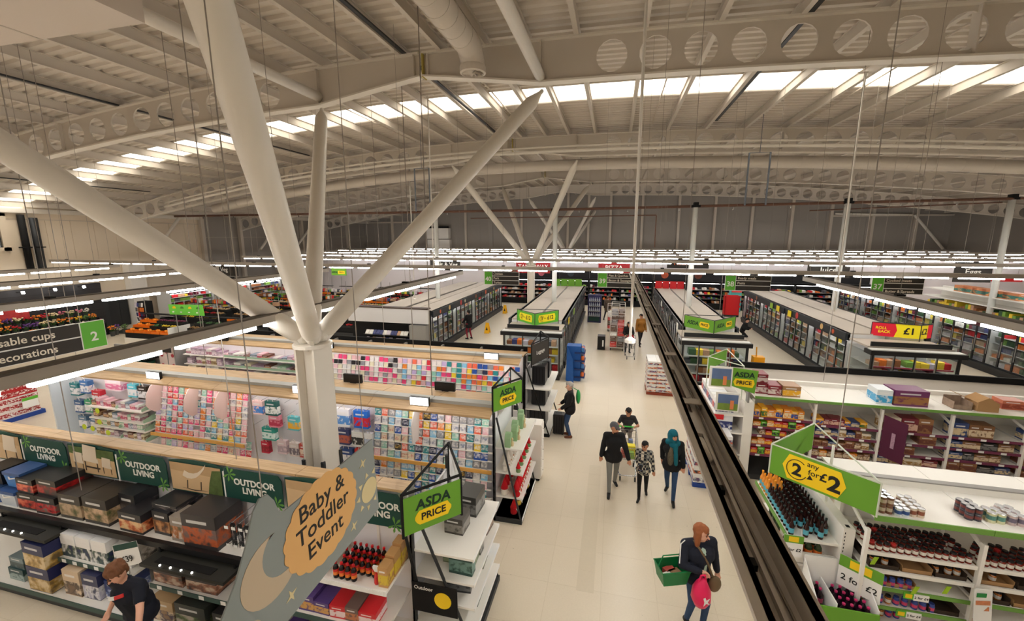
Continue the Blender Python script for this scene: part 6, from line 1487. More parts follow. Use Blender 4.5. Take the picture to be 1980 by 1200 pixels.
h = thing('price_hexagon', 'green price hexagon on the end of the snack gondola', 'sign', (3.05, 10.4, 2.3)); part('plate', MB().prism([(2.73, 10.44, 2.72), (2.83, 10.44, 2.94), (3.37, 10.44, 2.9), (3.33, 10.44, 2.34), (2.8, 10.44, 2.5)], (0, .015, 0)), asdag, h); text('ASDA', .17, (3.08, 10.43, 2.78), (1,0,-.03), UP, inkg, h, .03); part('flash', MB().prism([(2.85, 10.438, 2.6), (2.89, 10.438, 2.69), (3.28, 10.438, 2.68), (3.31, 10.438, 2.58), (3.27, 10.438, 2.48), (2.89, 10.438, 2.51)], (0, -.003, 0)), yellow, h); text('PRICE', .13, (3.08, 10.43, 2.59), (1,0,-.03), UP, ink, h, .02)
part('stay', MB().box(3.2, 3.24, 10.455, 10.6, 2.1, 2.5), grey, h)
WP = [('white', (236,236,236), (60,80,140)), ('white and navy', (230,232,236), (40,50,110)), ('white and red', (236,232,230), (196,50,60))]
for z, wh in ((1.75, 'top'), (1.3, 'second'), (.75, 'third'), (.16, 'lowest')):
    y = 10.55; k = 0
    while y < 12.3:
        k += 1; nm, c, p = WP[k % 3]
        tag(put('detergent_pack', boxmesh('detergent_pack', .4, .2, .3 if z > 1.5 else .4, printed('detergent '+nm, rgb(*c), rgb(*p), rgb(*c), None, 4)), None, (2.75, y+.1, z)), '%s detergent pack, %s back on the %s shelf of the laundry display' % (nm, nth(k), wh), 'pack', 'detergent packs'); y += .22
# ---- pallets in the aisle
def pallet(x0, x1, y0, y1, m_, label, layers, h, cols, mats, bname, blabel, grp):
    t = thing('pallet', label, 'pallet', ((x0+x1)/2, (y0+y1)/2, 0))
    for i in range(3):
        y = y0+(y1-y0-.1)*i/2; part('bearer', MB().box(x0, x1, y, y+.1, 0, .1), m_, t)
    n = 5
    for i in range(n):
        x = x0+(x1-x0-.1)*i/(n-1); part('slat', MB().box(x, x+.1, y0, y1, .1, .125), m_, t)
    w_ = (x1-x0)/cols; nd = max(1, round((y1-y0)/.4)); d_ = (y1-y0)/nd
    for k in range(layers):
        for j in range(nd):
            for i in range(cols):
                if 0 < j < nd-1 and k < layers-1 and 0 < i < cols-1: continue
                o = put(bname, boxmesh(bname, w_-.012, d_-.012, h-.006, mats[(i+k) % len(mats)]), None, (x0+w_*(i+.5), y0+d_*(j+.5), .125+h*k)); tag(o, blabel % (nth(i+1), nth(j+1), nth(k+1)), 'box', grp)
wt = printed('white orange case', rgb(240,238,234), rgb(226,120,60), rgb(240,238,234), rgb(40,44,56), 3, .5, .1, .5); wt2 = printed('white navy case', rgb(238,238,238), rgb(40,52,110), rgb(226,110,50), rgb(240,240,240), 3, .5, .1, .6)
pallet(1.4, 2.42, 16.1, 17.1, mat('red pallet wood', rgb(150,70,50), .8), 'reddish timber pallet standing in the main aisle', 8, .15, 3, [wt, wt2], 'drinks_case', 'white and orange case, %s across, %s deep in the %s layer', 'cases on the reddish pallet')
pallet(2.06, 2.86, 10.05, 11.2, mat('blue pallet', rgb(36,70,150), .6), 'blue pallet of white cases beside the laundry display', 6, .21, 2, [wt2, wt], 'laundry_case', 'white printed case, %s across, %s deep in the %s layer', 'cases on the blue pallet')
# ---- floor stands
t = thing('floor_stand', 'blue cardboard stand of snacks at the corner of the freezers', 'stand', (-1.5, 17, 0)); bl = mat('stand blue', rgb(30,90,170), .5, noise=.2, nscale=6)
part('side_card', MB().prism([(-1.8, 16.95, 0), (-1.45, 16.75, 0), (-1.5, 16.78, 1.0), (-1.75, 16.93, 1.5)], (0, .02, 0)), bl, t); part('core', MB().box(-1.78, -1.2, 17.0, 17.5, 0, 1.5), bl, t)
for k, z in enumerate((.15, .5, .85, 1.2)): part('tray', MB().box(-1.45, -1.02, 16.95, 17.5, z, z+.06), mat('stand navy', rgb(36,56,110), .5), t)
k = 0
for z in (.21, .56, .91, 1.26):
    for i in range(3):
        k += 1; tag(put('snack_tub', MB().lathe([(.06, 0), (.075, .03), (.07, .16), (.05, .19)], 10).mesh('snack_tub', [mat('tub blue', rgb(70,120,180), .4), mat('tub orange', rgb(220,110,60), .4)][k % 2]), None, (-1.12, 17.05+.17*i, z)), 'small %s tub on the blue stand, %s of twelve' % ('orange' if k % 2 else 'blue', nth(k)), 'tub', 'tubs on the blue stand')
t = thing('wine_stand', 'dark purple shelf stand of bottles far along the main aisle', 'stand', (-1.2, 29.6, 0)); part('body', MB().box(-1.68, -.75, 29.5, 30.0, 0, 1.95), mat('stand purple', rgb(46,44,84), .5), t); part('plate', MB().box(-1.6, -.85, 29.48, 29.5, .1, .4), mat('stand green', rgb(30,64,56), .5), t)
for z in (.5, .85, 1.2, 1.55):
    part('shelf', MB().box(-1.6, -.82, 29.3, 29.5, z-.03, z), grey, t)
    for i in range(6): part('bottle', MB().lathe([(.04, 0), (.045, .12), (.015, .2), (.015, .26)], 8, (-1.54+.13*i, 29.4, z)), mat('pale bottle', rgb(170,176,190), .3), t)
for i, (x, y) in enumerate(((-7.6, 24.7), (-8.25, 31.6))):
    t = thing('wet_floor_sign', 'yellow folding wet floor sign, %s freezer door' % ('standing before the man at the' if i == 0 else 'standing far along by the last'), 'sign', (x, y, 0), 'wet floor signs'); yl = mat('sign yellow', rgb(240,180,20), .5)
    for s_ in (-1, 1):
        pn = part('panel', MB().prism([(x-.16, y+s_*.18, 0), (x+.16, y+s_*.18, 0), (x+.1, y+s_*.02, .64), (x-.1, y+s_*.02, .64)], (0, s_*.012, 0)), yl, t)
    part('pictogram', MB().prism([(x-.07, y-.135, .2), (x+.07, y-.135, .2), (x, y-.085, .42)], (0, -.012, 0)), ink, t); part('hinge', MB().cyl((x-.1, y, .65), (x+.1, y, .65), .015, n=6), yl, t)
# small aisle clutter
t = thing('mop_bucket', 'yellow mop bucket with wringer beyond the snack gondola', 'bucket', (6.3, 19.6, 0)); yb = mat('bucket yellow', rgb(240,170,20), .4)
part('tub', MB().add([(6.1,19.3,.1),(6.5,19.3,.1),(6.5,19.9,.1),(6.1,19.9,.1),(6.02,19.22,.45),(6.58,19.22,.45),(6.58,19.98,.45),(6.02,19.98,.45)],[(3,2,1,0),(0,1,5,4),(1,2,6,5),(2,3,7,6),(3,0,4,7)]), yb, t)
part('wringer', MB().box(6.08, 6.52, 19.6, 19.95, .45, .8), yb, t); part('lever', MB().cyl((6.2, 19.7, .8), (6.15, 19.6, 1.25), .025, n=6), yb, t)
for x_ in (6.1, 6.5):
    for y_ in (19.32, 19.88): part('castor', MB().cyl((x_-.02, y_, .05), (x_+.02, y_, .05), .05, n=8), black, t)
k = 0
for i in range(3):
    for z in (0, .24, .48):
        if z > .4 and i > 1: continue
        k += 1; carton(8.35+.3*i-.1, 18.2-.02*i, z, .28, .36, .235, 'paley', (226,206,120), (200,170,80), (226,206,120), 'pale yellow carton stacked by the end freezer, %s of the stack' % nth(k), 'pale yellow cartons')
for k in range(9):
    t = thing('red_crate', 'red bakery crate, %s up in the tall stack' % nth(k+1), 'crate', (8.6, 34.2, .15+.16*k), 'red crates'); z = .15+.16*k; rm = mat('crate red', rgb(206,36,40), .4)
    part('base', MB().box(8.2, 9.2, 33.9, 34.5, z, z+.03), rm, t)
    for a, b, c, d_ in ((8.2, 9.2, 33.9, 33.94), (8.2, 9.2, 34.46, 34.5), (8.2, 8.24, 33.9, 34.5), (9.16, 9.2, 33.9, 34.5)): part('wall', MB().box(a, b, c, d_, z+.03, z+.16), rm, t)
tag(part('dolly', MB().box(8.2, 9.2, 33.9, 34.5, 0, .15), black), 'black wheeled dolly beneath the red crates', 'dolly')
t = thing('card_display', 'teal cardboard display by the rear counters', 'stand', (9.5, 36.4, 0)); part('body', MB().box(9.1, 9.9, 36.2, 36.7, 0, 1.9), mat('teal board', rgb(90,190,190), .6), t)
for z in (.4, .8, 1.2, 1.6): part('tray', MB().box(9.15, 9.85, 36.05, 36.2, z, z+.12), mat('coral tray', rgb(220,80,80), .6), t)
# tall shelving beyond the wall side chiller
t = thing('tall_shelving', 'white tall shelving with orange boxes behind the wall side chiller', 'shelving', (20, 24, 0)); part('frame_back', MB().box(19.6, 19.7, 19, 31, 0, 3.0), shelfw, t)
for z in (1.9, 2.45, 2.9): part('shelf', MB().box(18.6, 19.6, 19, 31, z-.04, z), shelfw, t)
for i in range(9): tag(put('stock_carton', boxmesh('stock_carton', .5, .9, .34, printed('stock carton', rgb(206,130,84), rgb(60,120,110), rgb(226,160,100), None, 3)), None, (19.1, 25.4+.62*i if i < 6 else 20+.8*(i-6), 2.9 if i < 6 else 2.45)), 'orange and teal carton on the tall shelving, %s along' % nth(i+1), 'box', 'cartons on the tall shelving')
st = MB()
for i in range(60): st.box(18.7, 19.3, 19.2+.19*i, 19.37+.19*i, 1.9, 1.9+R.uniform(.15, .45), R.choice((3, 4, 1, 8, 6)))
tag(part('shelf_stock', st, packm, t), kind='stuff')
# ================================================================ produce, flowers and the far left
PRD = {'orange': (240,140,30), 'tomato red': (206,52,36), 'lettuce green': (110,160,60), 'lemon yellow': (236,206,60), 'potato brown': (176,140,96), 'beetroot purple': (110,44,70), 'pale onion': (226,196,150), 'dark green': (60,96,50), 'apple red': (176,40,44), 'mushroom': (206,196,180)}
def heap(n):
    mb = MB(); rr = random.Random(n)
    for i in range(16):
        r = rr.uniform(.045, .06); mb.ell((rr.uniform(-.23, .23), rr.uniform(-.14, .14), .1+rr.uniform(0, .07)), r, r, r*.9, 7, 5)
    return mb.mesh('produce_heap', mat('produce '+n, rgb(*PRD[n]), .45, noise=.2, nscale=14), True)
HEAP = {n: heap(n) for n in PRD}
def cratemesh(m_):
    mb = MB(); mb.box(-.3, .3, -.19, .19, 0, .015)
    for a, b, c, d in ((-.3, .3, -.19, -.175), (-.3, .3, .175, .19), (-.3, -.285, -.19, .19), (.285, .3, -.19, .19)): mb.box(a, b, c, d, .015, .13)
    return mb.mesh('crate', m_)
CR = cratemesh(mat('produce crate black', rgb(30,32,32), .5)); CRG = cratemesh(mat('produce crate green', rgb(50,130,60), .5)); CRO = cratemesh(mat('produce crate orange', rgb(238,120,20), .5))
keys = list(PRD); ns = 0
for rw, (y, xs) in enumerate(((17.6, (-25.6, -21.6)), (21.6, (-26.8, -22.8, -18.8, -14.9)), (25.2, (-26.8, -22.8, -18.8, -14.9)), (28.8, (-26.8, -22.8, -18.8, -14.9)), (32.4, (-26.8, -22.8, -18.8, -14.9)))):
    for ci, xc in enumerate(xs):
        ns += 1; lab = '%s stand of produce row %s' % (nth(ci+1), ('one', 'two', 'three', 'four', 'five')[rw])
        t = thing('produce_stand', 'black stepped produce stand, %s' % lab, 'stand', (xc, y, 0), 'produce stands')
        for k in range(3): part('step', MB().box(xc-1.6, xc+1.6, y+.42*k, y+.42*k+.42, 0, .6+.22*k), mblack, t)
        part('kerb', MB().box(xc-1.65, xc+1.65, y-.04, y, 0, .3), dgrey if rw else shelfw, t)
        if rw == 0: part('side_board', MB().box(xc+1.6, xc+1.64, y, y+1.26, .1, 1.0), paper, t)
        for sx in (-1.5, 1.5): part('sign_post', MB().cyl((xc+sx, y+1.2, 1.04), (xc+sx, y+1.2, 2.4), .02, n=6), grey, t)
        part('back_shelf', MB().box(xc-1.6, xc+1.6, y+.95, y+1.26, 1.5, 1.54), mblack, t)
        for k in range(3):
            kind = keys[R.randrange(len(keys))]
            for i in range(5):
                if R.random() < .35: kind = keys[R.randrange(len(keys))]
                kd = 'orange' if (rw == 0 and ci == 0 and i < 2) else kind
                x_, y_, z_ = xc-1.27+.635*i, y+.21+.42*k, .6+.22*k
                c_ = thing('produce_crate', 'crate of %s produce, %s along the %s step, %s' % (kd, nth(i+1), nth(k+1), lab), 'crate', (x_, y_, z_), 'produce crates')
                put('crate', CRO if kd == 'orange' else CRG if kd == 'lettuce green' else CR, c_, (x_, y_, z_)); tag(put('produce_heap', HEAP[kd], c_, (x_, y_, z_)), kind='stuff')
        if rw in (1, 2, 3):
            st = MB(); x = xc-1.55
            while x < xc+1.45: w_ = R.uniform(.14, .24); st.box(x, x+w_-.02, y+1.0, y+1.2, 1.54, 1.54+R.uniform(.12, .3), R.randrange(12)); x += w_
            tag(part('shelf_stock', st, packm, t), kind='stuff')
for i in range(4): module(-30.9, 1, 23.2+i*3.5, 5, 1.3, 'black open produce wall case, %s back' % nth(i+1), mblack, open_=True, group='produce wall cases', top=2.35, rm=mblack)
t = thing('offer_banner', 'leaning lime green offer banner over the produce', 'sign', (-22.8, 18, 1.6)); part('sheet', MB().prism([(-24.1, 17.9, 2.3), (-21.7, 17.9, 2.35), (-21.4, 17.7, 1.8), (-23.8, 17.7, 1.78)], (0, .02, 0)), brightg, t)
for i in range(4): part('badge', MB().cyl((-23.6+.55*i, 17.83, 2.12), (-23.6+.55*i, 17.82, 2.12), .12, n=12), yellow if i % 2 == 0 else mat('badge lime', rgb(70,130,50), .5), t); part('ticket', MB().box(-23.6+.55*i-.05, -23.6+.55*i+.07, 17.74, 17.76, 1.84, 1.96), paper, t)
part('post', MB().cyl((-21.9, 17.95, .6), (-21.9, 17.95, 2.4), .025, n=6), grey, t); part('post', MB().cyl((-23.7, 17.95, .6), (-23.7, 17.95, 2.4), .025, n=6), grey, t)
# magazine spinner by the pier
t = thing('magazine_rack', 'tiered rack of magazines beside the white pier', 'rack', (-29.6, 20.6, 0)); part('core', MB().box(-29.9, -29.3, 20.3, 20.8, 0, 1.9), mblack, t)
for k in range(5):
    for i in range(4): part('magazine', MB().prism([(-29.95+.18*i, 20.28-.03*k, .3+.32*k), (-29.8+.18*i, 20.28-.03*k, .3+.32*k), (-29.8+.18*i, 20.2, .56+.32*k), (-29.95+.18*i, 20.2, .56+.32*k)], (0, -.01, 0)), packm[R.randrange(12)], t)
# flower buckets
BLM = {'yellow': (244,196,40), 'white': (236,232,220), 'pink': (226,120,150), 'orange': (236,140,50), 'purple': (110,70,140), 'green': (96,128,70), 'red': (190,40,50), 'cream': (232,214,170)}
def bloom(n):
    rr = random.Random(n); mb = MB()
    for i in range(14):
        x_, y_, z_ = rr.uniform(-.16, .16), rr.uniform(-.16, .16), rr.uniform(.42, .62)
        mb.cyl((x_*.3, y_*.3, .2), (x_, y_, z_), .006, n=4, m=1); mb.ell((x_, y_, z_), .05, .05, .035, 7, 5, m=0)
        mb.prism([(x_*.6, y_*.6, .34), (x_*.6+.06, y_*.6, .4), (x_*.6+.1, y_*.6+.03, .48), (x_*.6+.02, y_*.6+.02, .42)], (0, .004, 0), m=1)
    return mb.mesh('blooms', [mat('bloom '+n, rgb(*BLM[n]), .7), mat('stem green', rgb(70,100,50), .7)])
BL = {n: bloom(n) for n in BLM}; BK = MB().lathe([(.1, 0), (.14, .3), (.13, .3), (.09, .02)], 12).mesh('bucket', mat('flower bucket', rgb(70,72,70), .5))
fs_ = thing('flower_stand', 'long dark stepped flower stand against the brick wall', 'stand', (-30.6, 14.5, 0))
for k in range(3): part('step', MB().box(-32.2+.55*k-.0, -31.65+.55*k, 9.5, 19.2, 0, 1.0-.32*k), mblack, fs_)
fk = list(BLM); k = 0
for j in range(3):
    for i in range(24):
        k += 1; n = 'yellow' if i < 8 and j else fk[R.randrange(8)]; x_, y_, z_ = -31.92+.55*j, 9.75+.39*i, 1.0-.32*j
        t = thing('flower_bucket', 'bucket of %s flowers, %s along the %s step by the brick wall' % (n, nth(i+1), nth(j+1)), 'flowers', (x_, y_, z_), 'flower buckets'); put('bucket', BK, t, (x_, y_, z_)); tag(put('blooms', BL[n], t, (x_, y_, z_), R.uniform(0, 6)), kind='stuff')
for i in range(6):
    x_, y_ = -30.0+.2*(i % 2), 17.6+.34*i
    t = thing('flower_bucket', 'floor bucket of mixed flowers at the end of the flower stand, %s of six' % nth(i+1), 'flowers', (x_, y_, 0), 'floor flower buckets'); put('bucket', BK, t, (x_, y_, 0)); tag(put('blooms', BL[fk[i]], t, (x_, y_, 0)), kind='stuff')
t = thing('flower_poster', 'red and yellow poster board above the flowers', 'sign', (-32.2, 15.6, 1.3)); part('board', MB().box(-32.28, -32.2, 15.1, 16.3, 1.5, 2.1), mat('poster red', rgb(190,60,60), .5, noise=.5, nscale=4), t); part('leg', MB().box(-32.3, -32.26, 15.2, 15.25, 1.0, 1.5), dgrey, t); part('leg', MB().box(-32.3, -32.26, 16.1, 16.15, 1.0, 1.5), dgrey, t)
for i in range(7):
    t = thing('wall_spot', 'small white spotlight over the brick wall, %s along' % nth(i+1), 'light', (-32.2, 10.5+1.4*i, 2.9), 'brick wall spotlights'); y_ = 10.5+1.4*i
    part('arm', MB().cyl((-32.5, y_, 2.95), (-32.0, y_, 3.0), .02, n=6), black, t); part('lamp', MB().cyl((-32.0, y_, 3.02), (-31.95, y_, 2.9), .07, n=10), mat('spot glow', (1, 1, .98), .4, emit=20), t)
tag(part('dark_mat', MB().cyl((-30.2, 20.2, 0), (-30.2, 20.2, .012), 1.0, n=24), mat('mat green black', rgb(34,40,36), .9)), 'round dark mat on the floor by the doorway', 'mat')
# red multipack stack and gift wrap beyond the card gondola
rs = thing('red_pack_display', 'low pallet display of red multipacks beyond the card gondola', 'pallet', (-19.6, 9, 0)); part('pallet_base', MB().box(-20.4, -19.05, 7.2, 9.55, 0, .14), mat('blue pallet', rgb(36,70,150), .6), rs); part('price_card', MB().box(-19.02, -19.0, 9.0, 9.4, .35, .7), paper, rs); part('price_band', MB().box(-19.0, -18.995, 9.0, 9.4, .6, .7), brightg, rs)
k = 0
for z in range(6):
    for i in range(9):
        k += 1; mm = printed('red pack %d' % (z < 3), rgb(186,34,40) if z > 2 else rgb(226,216,214), rgb(240,200,80) if z == 4 else rgb(170,40,44), rgb(150,24,30), rgb(240,230,226), 5, .4, .2, .8)
        tag(put('multipack', boxmesh('multipack', 1.2, .245, .215, mm), None, (-19.7, 7.34+.25*i, .14+.22*z)), '%s multipack, %s along in the %s layer of the pallet display' % ('red and gold' if z == 4 else 'red' if z > 2 else 'white and red', nth(i+1), nth(z+1)), 'pack', 'multipacks on the pallet display')
gw_ = thing('gift_wrap_unit', 'gift wrap unit between the card gondola and the produce', 'shelving', (-17, 11.3, 0)); part('back', MB().box(-18.6, -15.5, 11.6, 11.66, 0, 1.95), grey, gw_); part('base', MB().box(-18.6, -15.5, 11.1, 11.6, 0, .2), dgrey, gw_)
part('patterned_panel', MB().box(-16.3, -15.5, 11.52, 11.6, .2, 2.3), mat('red posy wallpaper', rgb(232,214,210), .6, noise=.05), gw_)
for i in range(9): part('posy', MB().cyl((-16.15+.25*(i % 3), 11.515, .7+.5*(i//3)+.12*(i % 2)), (-16.15+.25*(i % 3), 11.51, .7+.5*(i//3)+.12*(i % 2)), .07, n=8), mat('posy red', rgb(190,70,80), .6), gw_)
for i, z in enumerate((.9, 1.25, 1.6)): part('shelf', MB().box(-18.6, -16.4, 11.15, 11.6, z-.03, z), mblack, gw_)
k = 0
for z in (.9, 1.25, 1.6):
    for i in range(9): k += 1; tag(put('gift_bundle', boxmesh('gift_bundle', .2, .3, .22, printed('wrap green', rgb(26,80,60), rgb(196,150,80), rgb(26,70,54), None, 4)), None, (-18.45+.23*i, 11.36, z)), 'dark green and gold gift bundle, %s of the lot on the gift wrap unit' % nth(k), 'gift', 'green and gold bundles')
t = thing('cards_sign', 'small black sign reading Cards beside the gift gondola', 'sign', (-15.4, 11.2, 1.9)); part('board', MB().box(-15.75, -15.35, 11.25, 11.28, 1.9, 2.25), signk, t); text('Cards', .1, (-15.55, 11.245, 2.08), (1,0,0), UP, signw, t); part('stem', MB().cyl((-15.55, 11.27, 0), (-15.55, 11.27, 1.9), .015, n=6), grey, t)
t = thing('gift_sign', 'black hanging sign reading Gifts behind the branching column', 'sign', (-10.5, 14.0, 2.6)); part('board', MB().box(-12.2, -10.4, 14.0, 14.04, 2.55, 3.1), signk, t); text('Gifts', .3, (-11.6, 13.99, 2.85), (1,0,0), UP, signw, t)
for x in (-11.9, -10.7): part('hanger', MB().cyl((x, 14.02, 3.1), (x, 14.02, zt(x)+.33), .004, n=4), wire_m, t)
# ================================================================ people, trolleys and baskets
PEOPLE = []
def ik(a, b, l1, l2, pole):
    a, b = Vector(a), Vector(b); d = b-a; L = min(d.length, (l1+l2)*.999); d.normalize(); b = a+d*L
    x = (l1*l1-l2*l2+L*L)/(2*L); h = math.sqrt(max(0, l1*l1-x*x)); p = Vector(pole); p = p-d*p.dot(d); p.normalize()
    return a+d*x+p*h, b
def cone(mb, p0, p1, r0, r1, n=10):
    """round-ended tapered limb"""
    p0, p1 = Vector(p0), Vector(p1); d = (p1-p0)
    if d.length < 1e-5: d = Vector((0, 0, 1e-4))
    u = d.normalized(); pts = []; rs = []
    for k in (-1, -.7, -.35): pts.append(p0+u*(r0*k)); rs.append(max(.002, r0*math.sqrt(max(0, 1-k*k))))
    pts += [p0, p1]; rs += [r0, r1]
    for k in (.35, .7, 1): pts.append(p1+u*(r1*k)); rs.append(max(.002, r1*math.sqrt(max(0, 1-k*k))))
    mb.tube(pts, rs, n)
def person(name, label, loc, rotz, h, cloth, pose, hair, beard=False, voxel=.012, wide=1.):
    s = h/1.75; t = thing(name, label, 'person', (0, 0, 0))
    g = pose.get; drop = g('drop', 0.); lean = g('lean', 0.); side = g('side', 0.)
    V = lambda x, y, z: Vector((x, y, z))
    P = V(0, 0, .93-drop); N = P+V(side, -lean, .53-.25*lean); Cc = P.lerp(N, .62)+V(0, -.02, 0)
    hl, hr = P+V(.09, 0, -.02), P+V(-.09, 0, -.02)
    fl_, fr_ = V(*g('fl', (.1, 0, .08))), V(*g('fr', (-.1, 0, .08)))
    kl, fl_ = ik(hl, fl_, .43, .43, g('kpl', (0.05, -1, 0))); kr, fr_ = ik(hr, fr_, .43, .43, g('kpr', (-.05, -1, 0)))
    W = .175*wide; sl, sr = N+V(W, .01, -.035), N+V(-W, .01, -.035)
    el, wl_ = ik(sl, V(*g('hl', (.27, -.05, .82))), .285, .25, g('epl', (.35, 1, 0))); er, wr_ = ik(sr, V(*g('hr', (-.27, -.05, .82))), .285, .25, g('epr', (-.35, 1, 0)))
    hy = g('look', 0.); hp = g('nod', 0.); Hc = N+V(side*.3, -.03-.35*lean, .165)
    rot = Matrix.Rotation(hy, 3, 'Z') @ Matrix.Rotation(hp, 3, 'X')
    Hd = lambda x, y, z: Hc+rot @ V(x, y, z)
    j = cloth.get('bulk', .012); segs = []
    A = lambda p0, p1, r0, r1, reg: segs.append((Vector(p0)*s, Vector(p1)*s, r0*s, r1*s, reg))
    A(hl, hr, .115, .115, 'bottom'); A(P+V(0, 0, .02), Cc, .125*wide+j, .135*wide+j, 'top'); A(Cc+V(-.07, 0, .02), Cc+V(.07, 0, .02), .12*wide+j, .12*wide+j, 'top')
    if cloth.get('hem'): A(P+V(-.06, 0, cloth['hem']), P+V(.06, 0, cloth['hem']), .14+j, .14+j, 'top'); A(P+V(0, 0, cloth['hem']), P+V(0, 0, .1), .15+j, .14+j, 'top')
    A(sl, sr, .062+j, .062+j, 'top'); A(N+V(0, .01, -.05), N+V(0, 0, .02), .085, .06, 'top'); A(N, Hc+V(0, .01, -.05), .052, .055, 'skin')
    A(Hd(0, .015, .03), Hd(0, .015, .035), .098, .098, 'skin'); A(Hd(0, -.02, -.03), Hd(0, .0, -.02), .078, .08, 'skin'); A(Hd(0, -.05, -.085), Hd(0, -.03, -.06), .038, .06, 'skin'); A(Hd(0, -.1, 0), Hd(0, -.118, -.025), .012, .016, 'skin')
    for sx in (-1, 1): A(Hd(sx*.092, .02, .0), Hd(sx*.096, .025, .03), .012, .016, 'skin')
    slv = cloth.get('sleeve', 1.)
    for sh, e, w in ((sl, el, wl_), (sr, er, wr_)):
        A(sh, sh.lerp(e, .62), .056+j, .05+j*.8, 'top'); A(sh.lerp(e, .6), e, .047 if slv < .8 else .05+j, .042 if slv < .8 else .045+j, 'top' if slv > .8 else 'skin')
        A(e, e.lerp(w, .93), .042+(j if slv > .8 else 0), .03+(j if slv > .8 else 0), 'top' if slv > .8 else 'skin')
        d = (w-e).normalized(); ax = d.cross(V(0, 1, .2)).normalized() if abs(d.y) < .9 else V(1, 0, 0); nn = d.cross(ax).normalized()
        sx = 1 if sh is sl else -1; curl = g('curl', .35); inward = -sx*(1 if ax.x > 0 else -1)
        A(w, w+d*.03, .028, .03, 'skin'); A(w+d*.03-ax*.018, w+d*.075-ax*.022, .022, .02, 'skin'); A(w+d*.03+ax*.018, w+d*.075+ax*.022, .022, .02, 'skin')
        fw = V(0, -1, 0)-d*d.dot(V(0, -1, 0)); fw = fw.normalized() if fw.length > .1 else nn
        for q, L in ((-1.5, .062), (-.5, .074), (.5, .07), (1.5, .056)):
            b0 = w+d*.085+ax*(.019*q); b1 = b0+(d*(1-curl)+fw*curl)*(L*.55); b2 = b1+(d*(1-1.6*curl)+fw*1.6*curl).normalized()*(L*.5)
            A(b0, b1, .0095, .009, 'skin'); A(b1, b2, .009, .0075, 'skin')
        b0 = w+d*.035+ax*(inward*.03); b1 = b0+d*.035+ax*(inward*.025)+fw*.015; A(b0, b1, .011, .01, 'skin'); A(b1, b1+d*.03+fw*.012, .01, .008, 'skin')
    for hp_, k, f, sx in ((hl, kl, fl_, 1), (hr, kr, fr_, -1)):
        lb = cloth.get('leg', 0.); A(hp_, k, .088+lb, .062+lb, 'bottom'); A(k, k.lerp(f, .9), .06+lb, .045+lb*1.3, 'bottom'); A(k.lerp(f, .9), f, .042, .042, 'shoe')
        to = f+V(sx*.03, -.15, -.035 if f.z < .2 else -.08); A(f+V(0, .03, -.03), to, .045, .035, 'shoe')
    mb = MB()
    for a, b, r0, r1, reg in segs: cone(mb, a, b, r0, r1)
    tmp = bpy.data.objects.new('tmp', mb.mesh('tmp', [])); C.objects.link(tmp)
    md = tmp.modifiers.new('r', 'REMESH'); md.mode = 'VOXEL'; md.voxel_size = voxel*s
    sm = tmp.modifiers.new('s', 'SMOOTH'); sm.factor = .5; sm.iterations = 3
    # hair or headwear
    hs = []; B = lambda p0, p1, r0, r1: hs.append((Vector(p0)*s, Vector(p1)*s, r0*s, r1*s))
    kind, hm = hair
    if kind in ('short', 'cap', 'curly', 'bun', 'long', 'grey'):
        B(Hd(0, .03, .05), Hd(0, .035, .055), .1, .1); B(Hd(0, .06, .0), Hd(0, .06, -.03), .07, .05); B(Hd(0, -.03, .085), Hd(0, .0, .09), .066, .07)
        for sx in (-1, 1): B(Hd(sx*.075, .03, .03), Hd(sx*.08, .01, .0), .035, .02)
    if kind == 'cap': B(Hd(0, -.06, .06), Hd(0, -.13, .045), .06, .03)
    if kind == 'curly':
        rr = random.Random(5)
        for i in range(40):
            a_ = rr.uniform(0, 6.28); e_ = rr.uniform(-.1, 1.4); c_ = Hd(.1*math.cos(a_)*math.cos(e_), .03+.11*math.sin(a_)*math.cos(e_)*.9, .055+.1*math.sin(e_))
            if (c_-Hd(0, -.12, -.02)).length > .09: B(c_, c_+V(.012, 0, .012), .026, .022)
    if kind == 'long':
        for sx in (-1, -.5, 0, .5, 1): B(Hd(sx*.07, .055-abs(sx)*.03, .03), Hd(sx*.085, .05-abs(sx)*.05, -.16), .05, .038)
    if kind == 'bun': B(Hd(0, .11, .06), Hd(0, .13, .07), .05, .05)
    if kind == 'hijab':
        B(Hd(0, .02, .045), Hd(0, .025, .05), .112, .112); B(Hd(0, .06, .0), Hd(0, .05, -.12), .1, .095)
        for sx in (-1, 1): B(Hd(sx*.08, .0, .03), Hd(sx*.07, -.03, -.1), .042, .05); B(Hd(sx*.06, -.03, -.1), N+V(sx*.12, -.02, -.01), .055, .07)
        B(Hd(0, -.045, -.11), N+V(0, -.09, -.04), .055, .075); B(N+V(.06, -.1, -.04), Cc+V(.09, -.13, -.12), .065, .05); B(Cc+V(.09, -.13, -.12), P+V(.1, -.13, .05), .05, .045)
    hmb = MB()
    for a, b, r0, r1 in hs: cone(hmb, a, b, r0, r1)
    th = bpy.data.objects.new('tmph', hmb.mesh('tmph', [])); C.objects.link(th)
    md = th.modifiers.new('r', 'REMESH'); md.mode = 'VOXEL'; md.voxel_size = .011*s
    sm = th.modifiers.new('s', 'SMOOTH'); sm.factor = .5; sm.iterations = 2
    for sx in (-1, 1):
        part('eye', MB().ell(Hd(sx*.034, -.083, .012)*s, .013*s, .009*s, .009*s, 8, 6), mat('eye dark', rgb(40,30,26), .3), t, True)
        part('brow', MB().obox(Hd(sx*.034, -.089, .034)*s, (rot @ V(.018, 0, sx*-.002))*s, (rot @ V(0, .008, 0))*s, (rot @ V(0, 0, .004))*s), hm if kind not in ('hijab', 'cap') else mat('brow brown', rgb(50,36,28), .8), t)
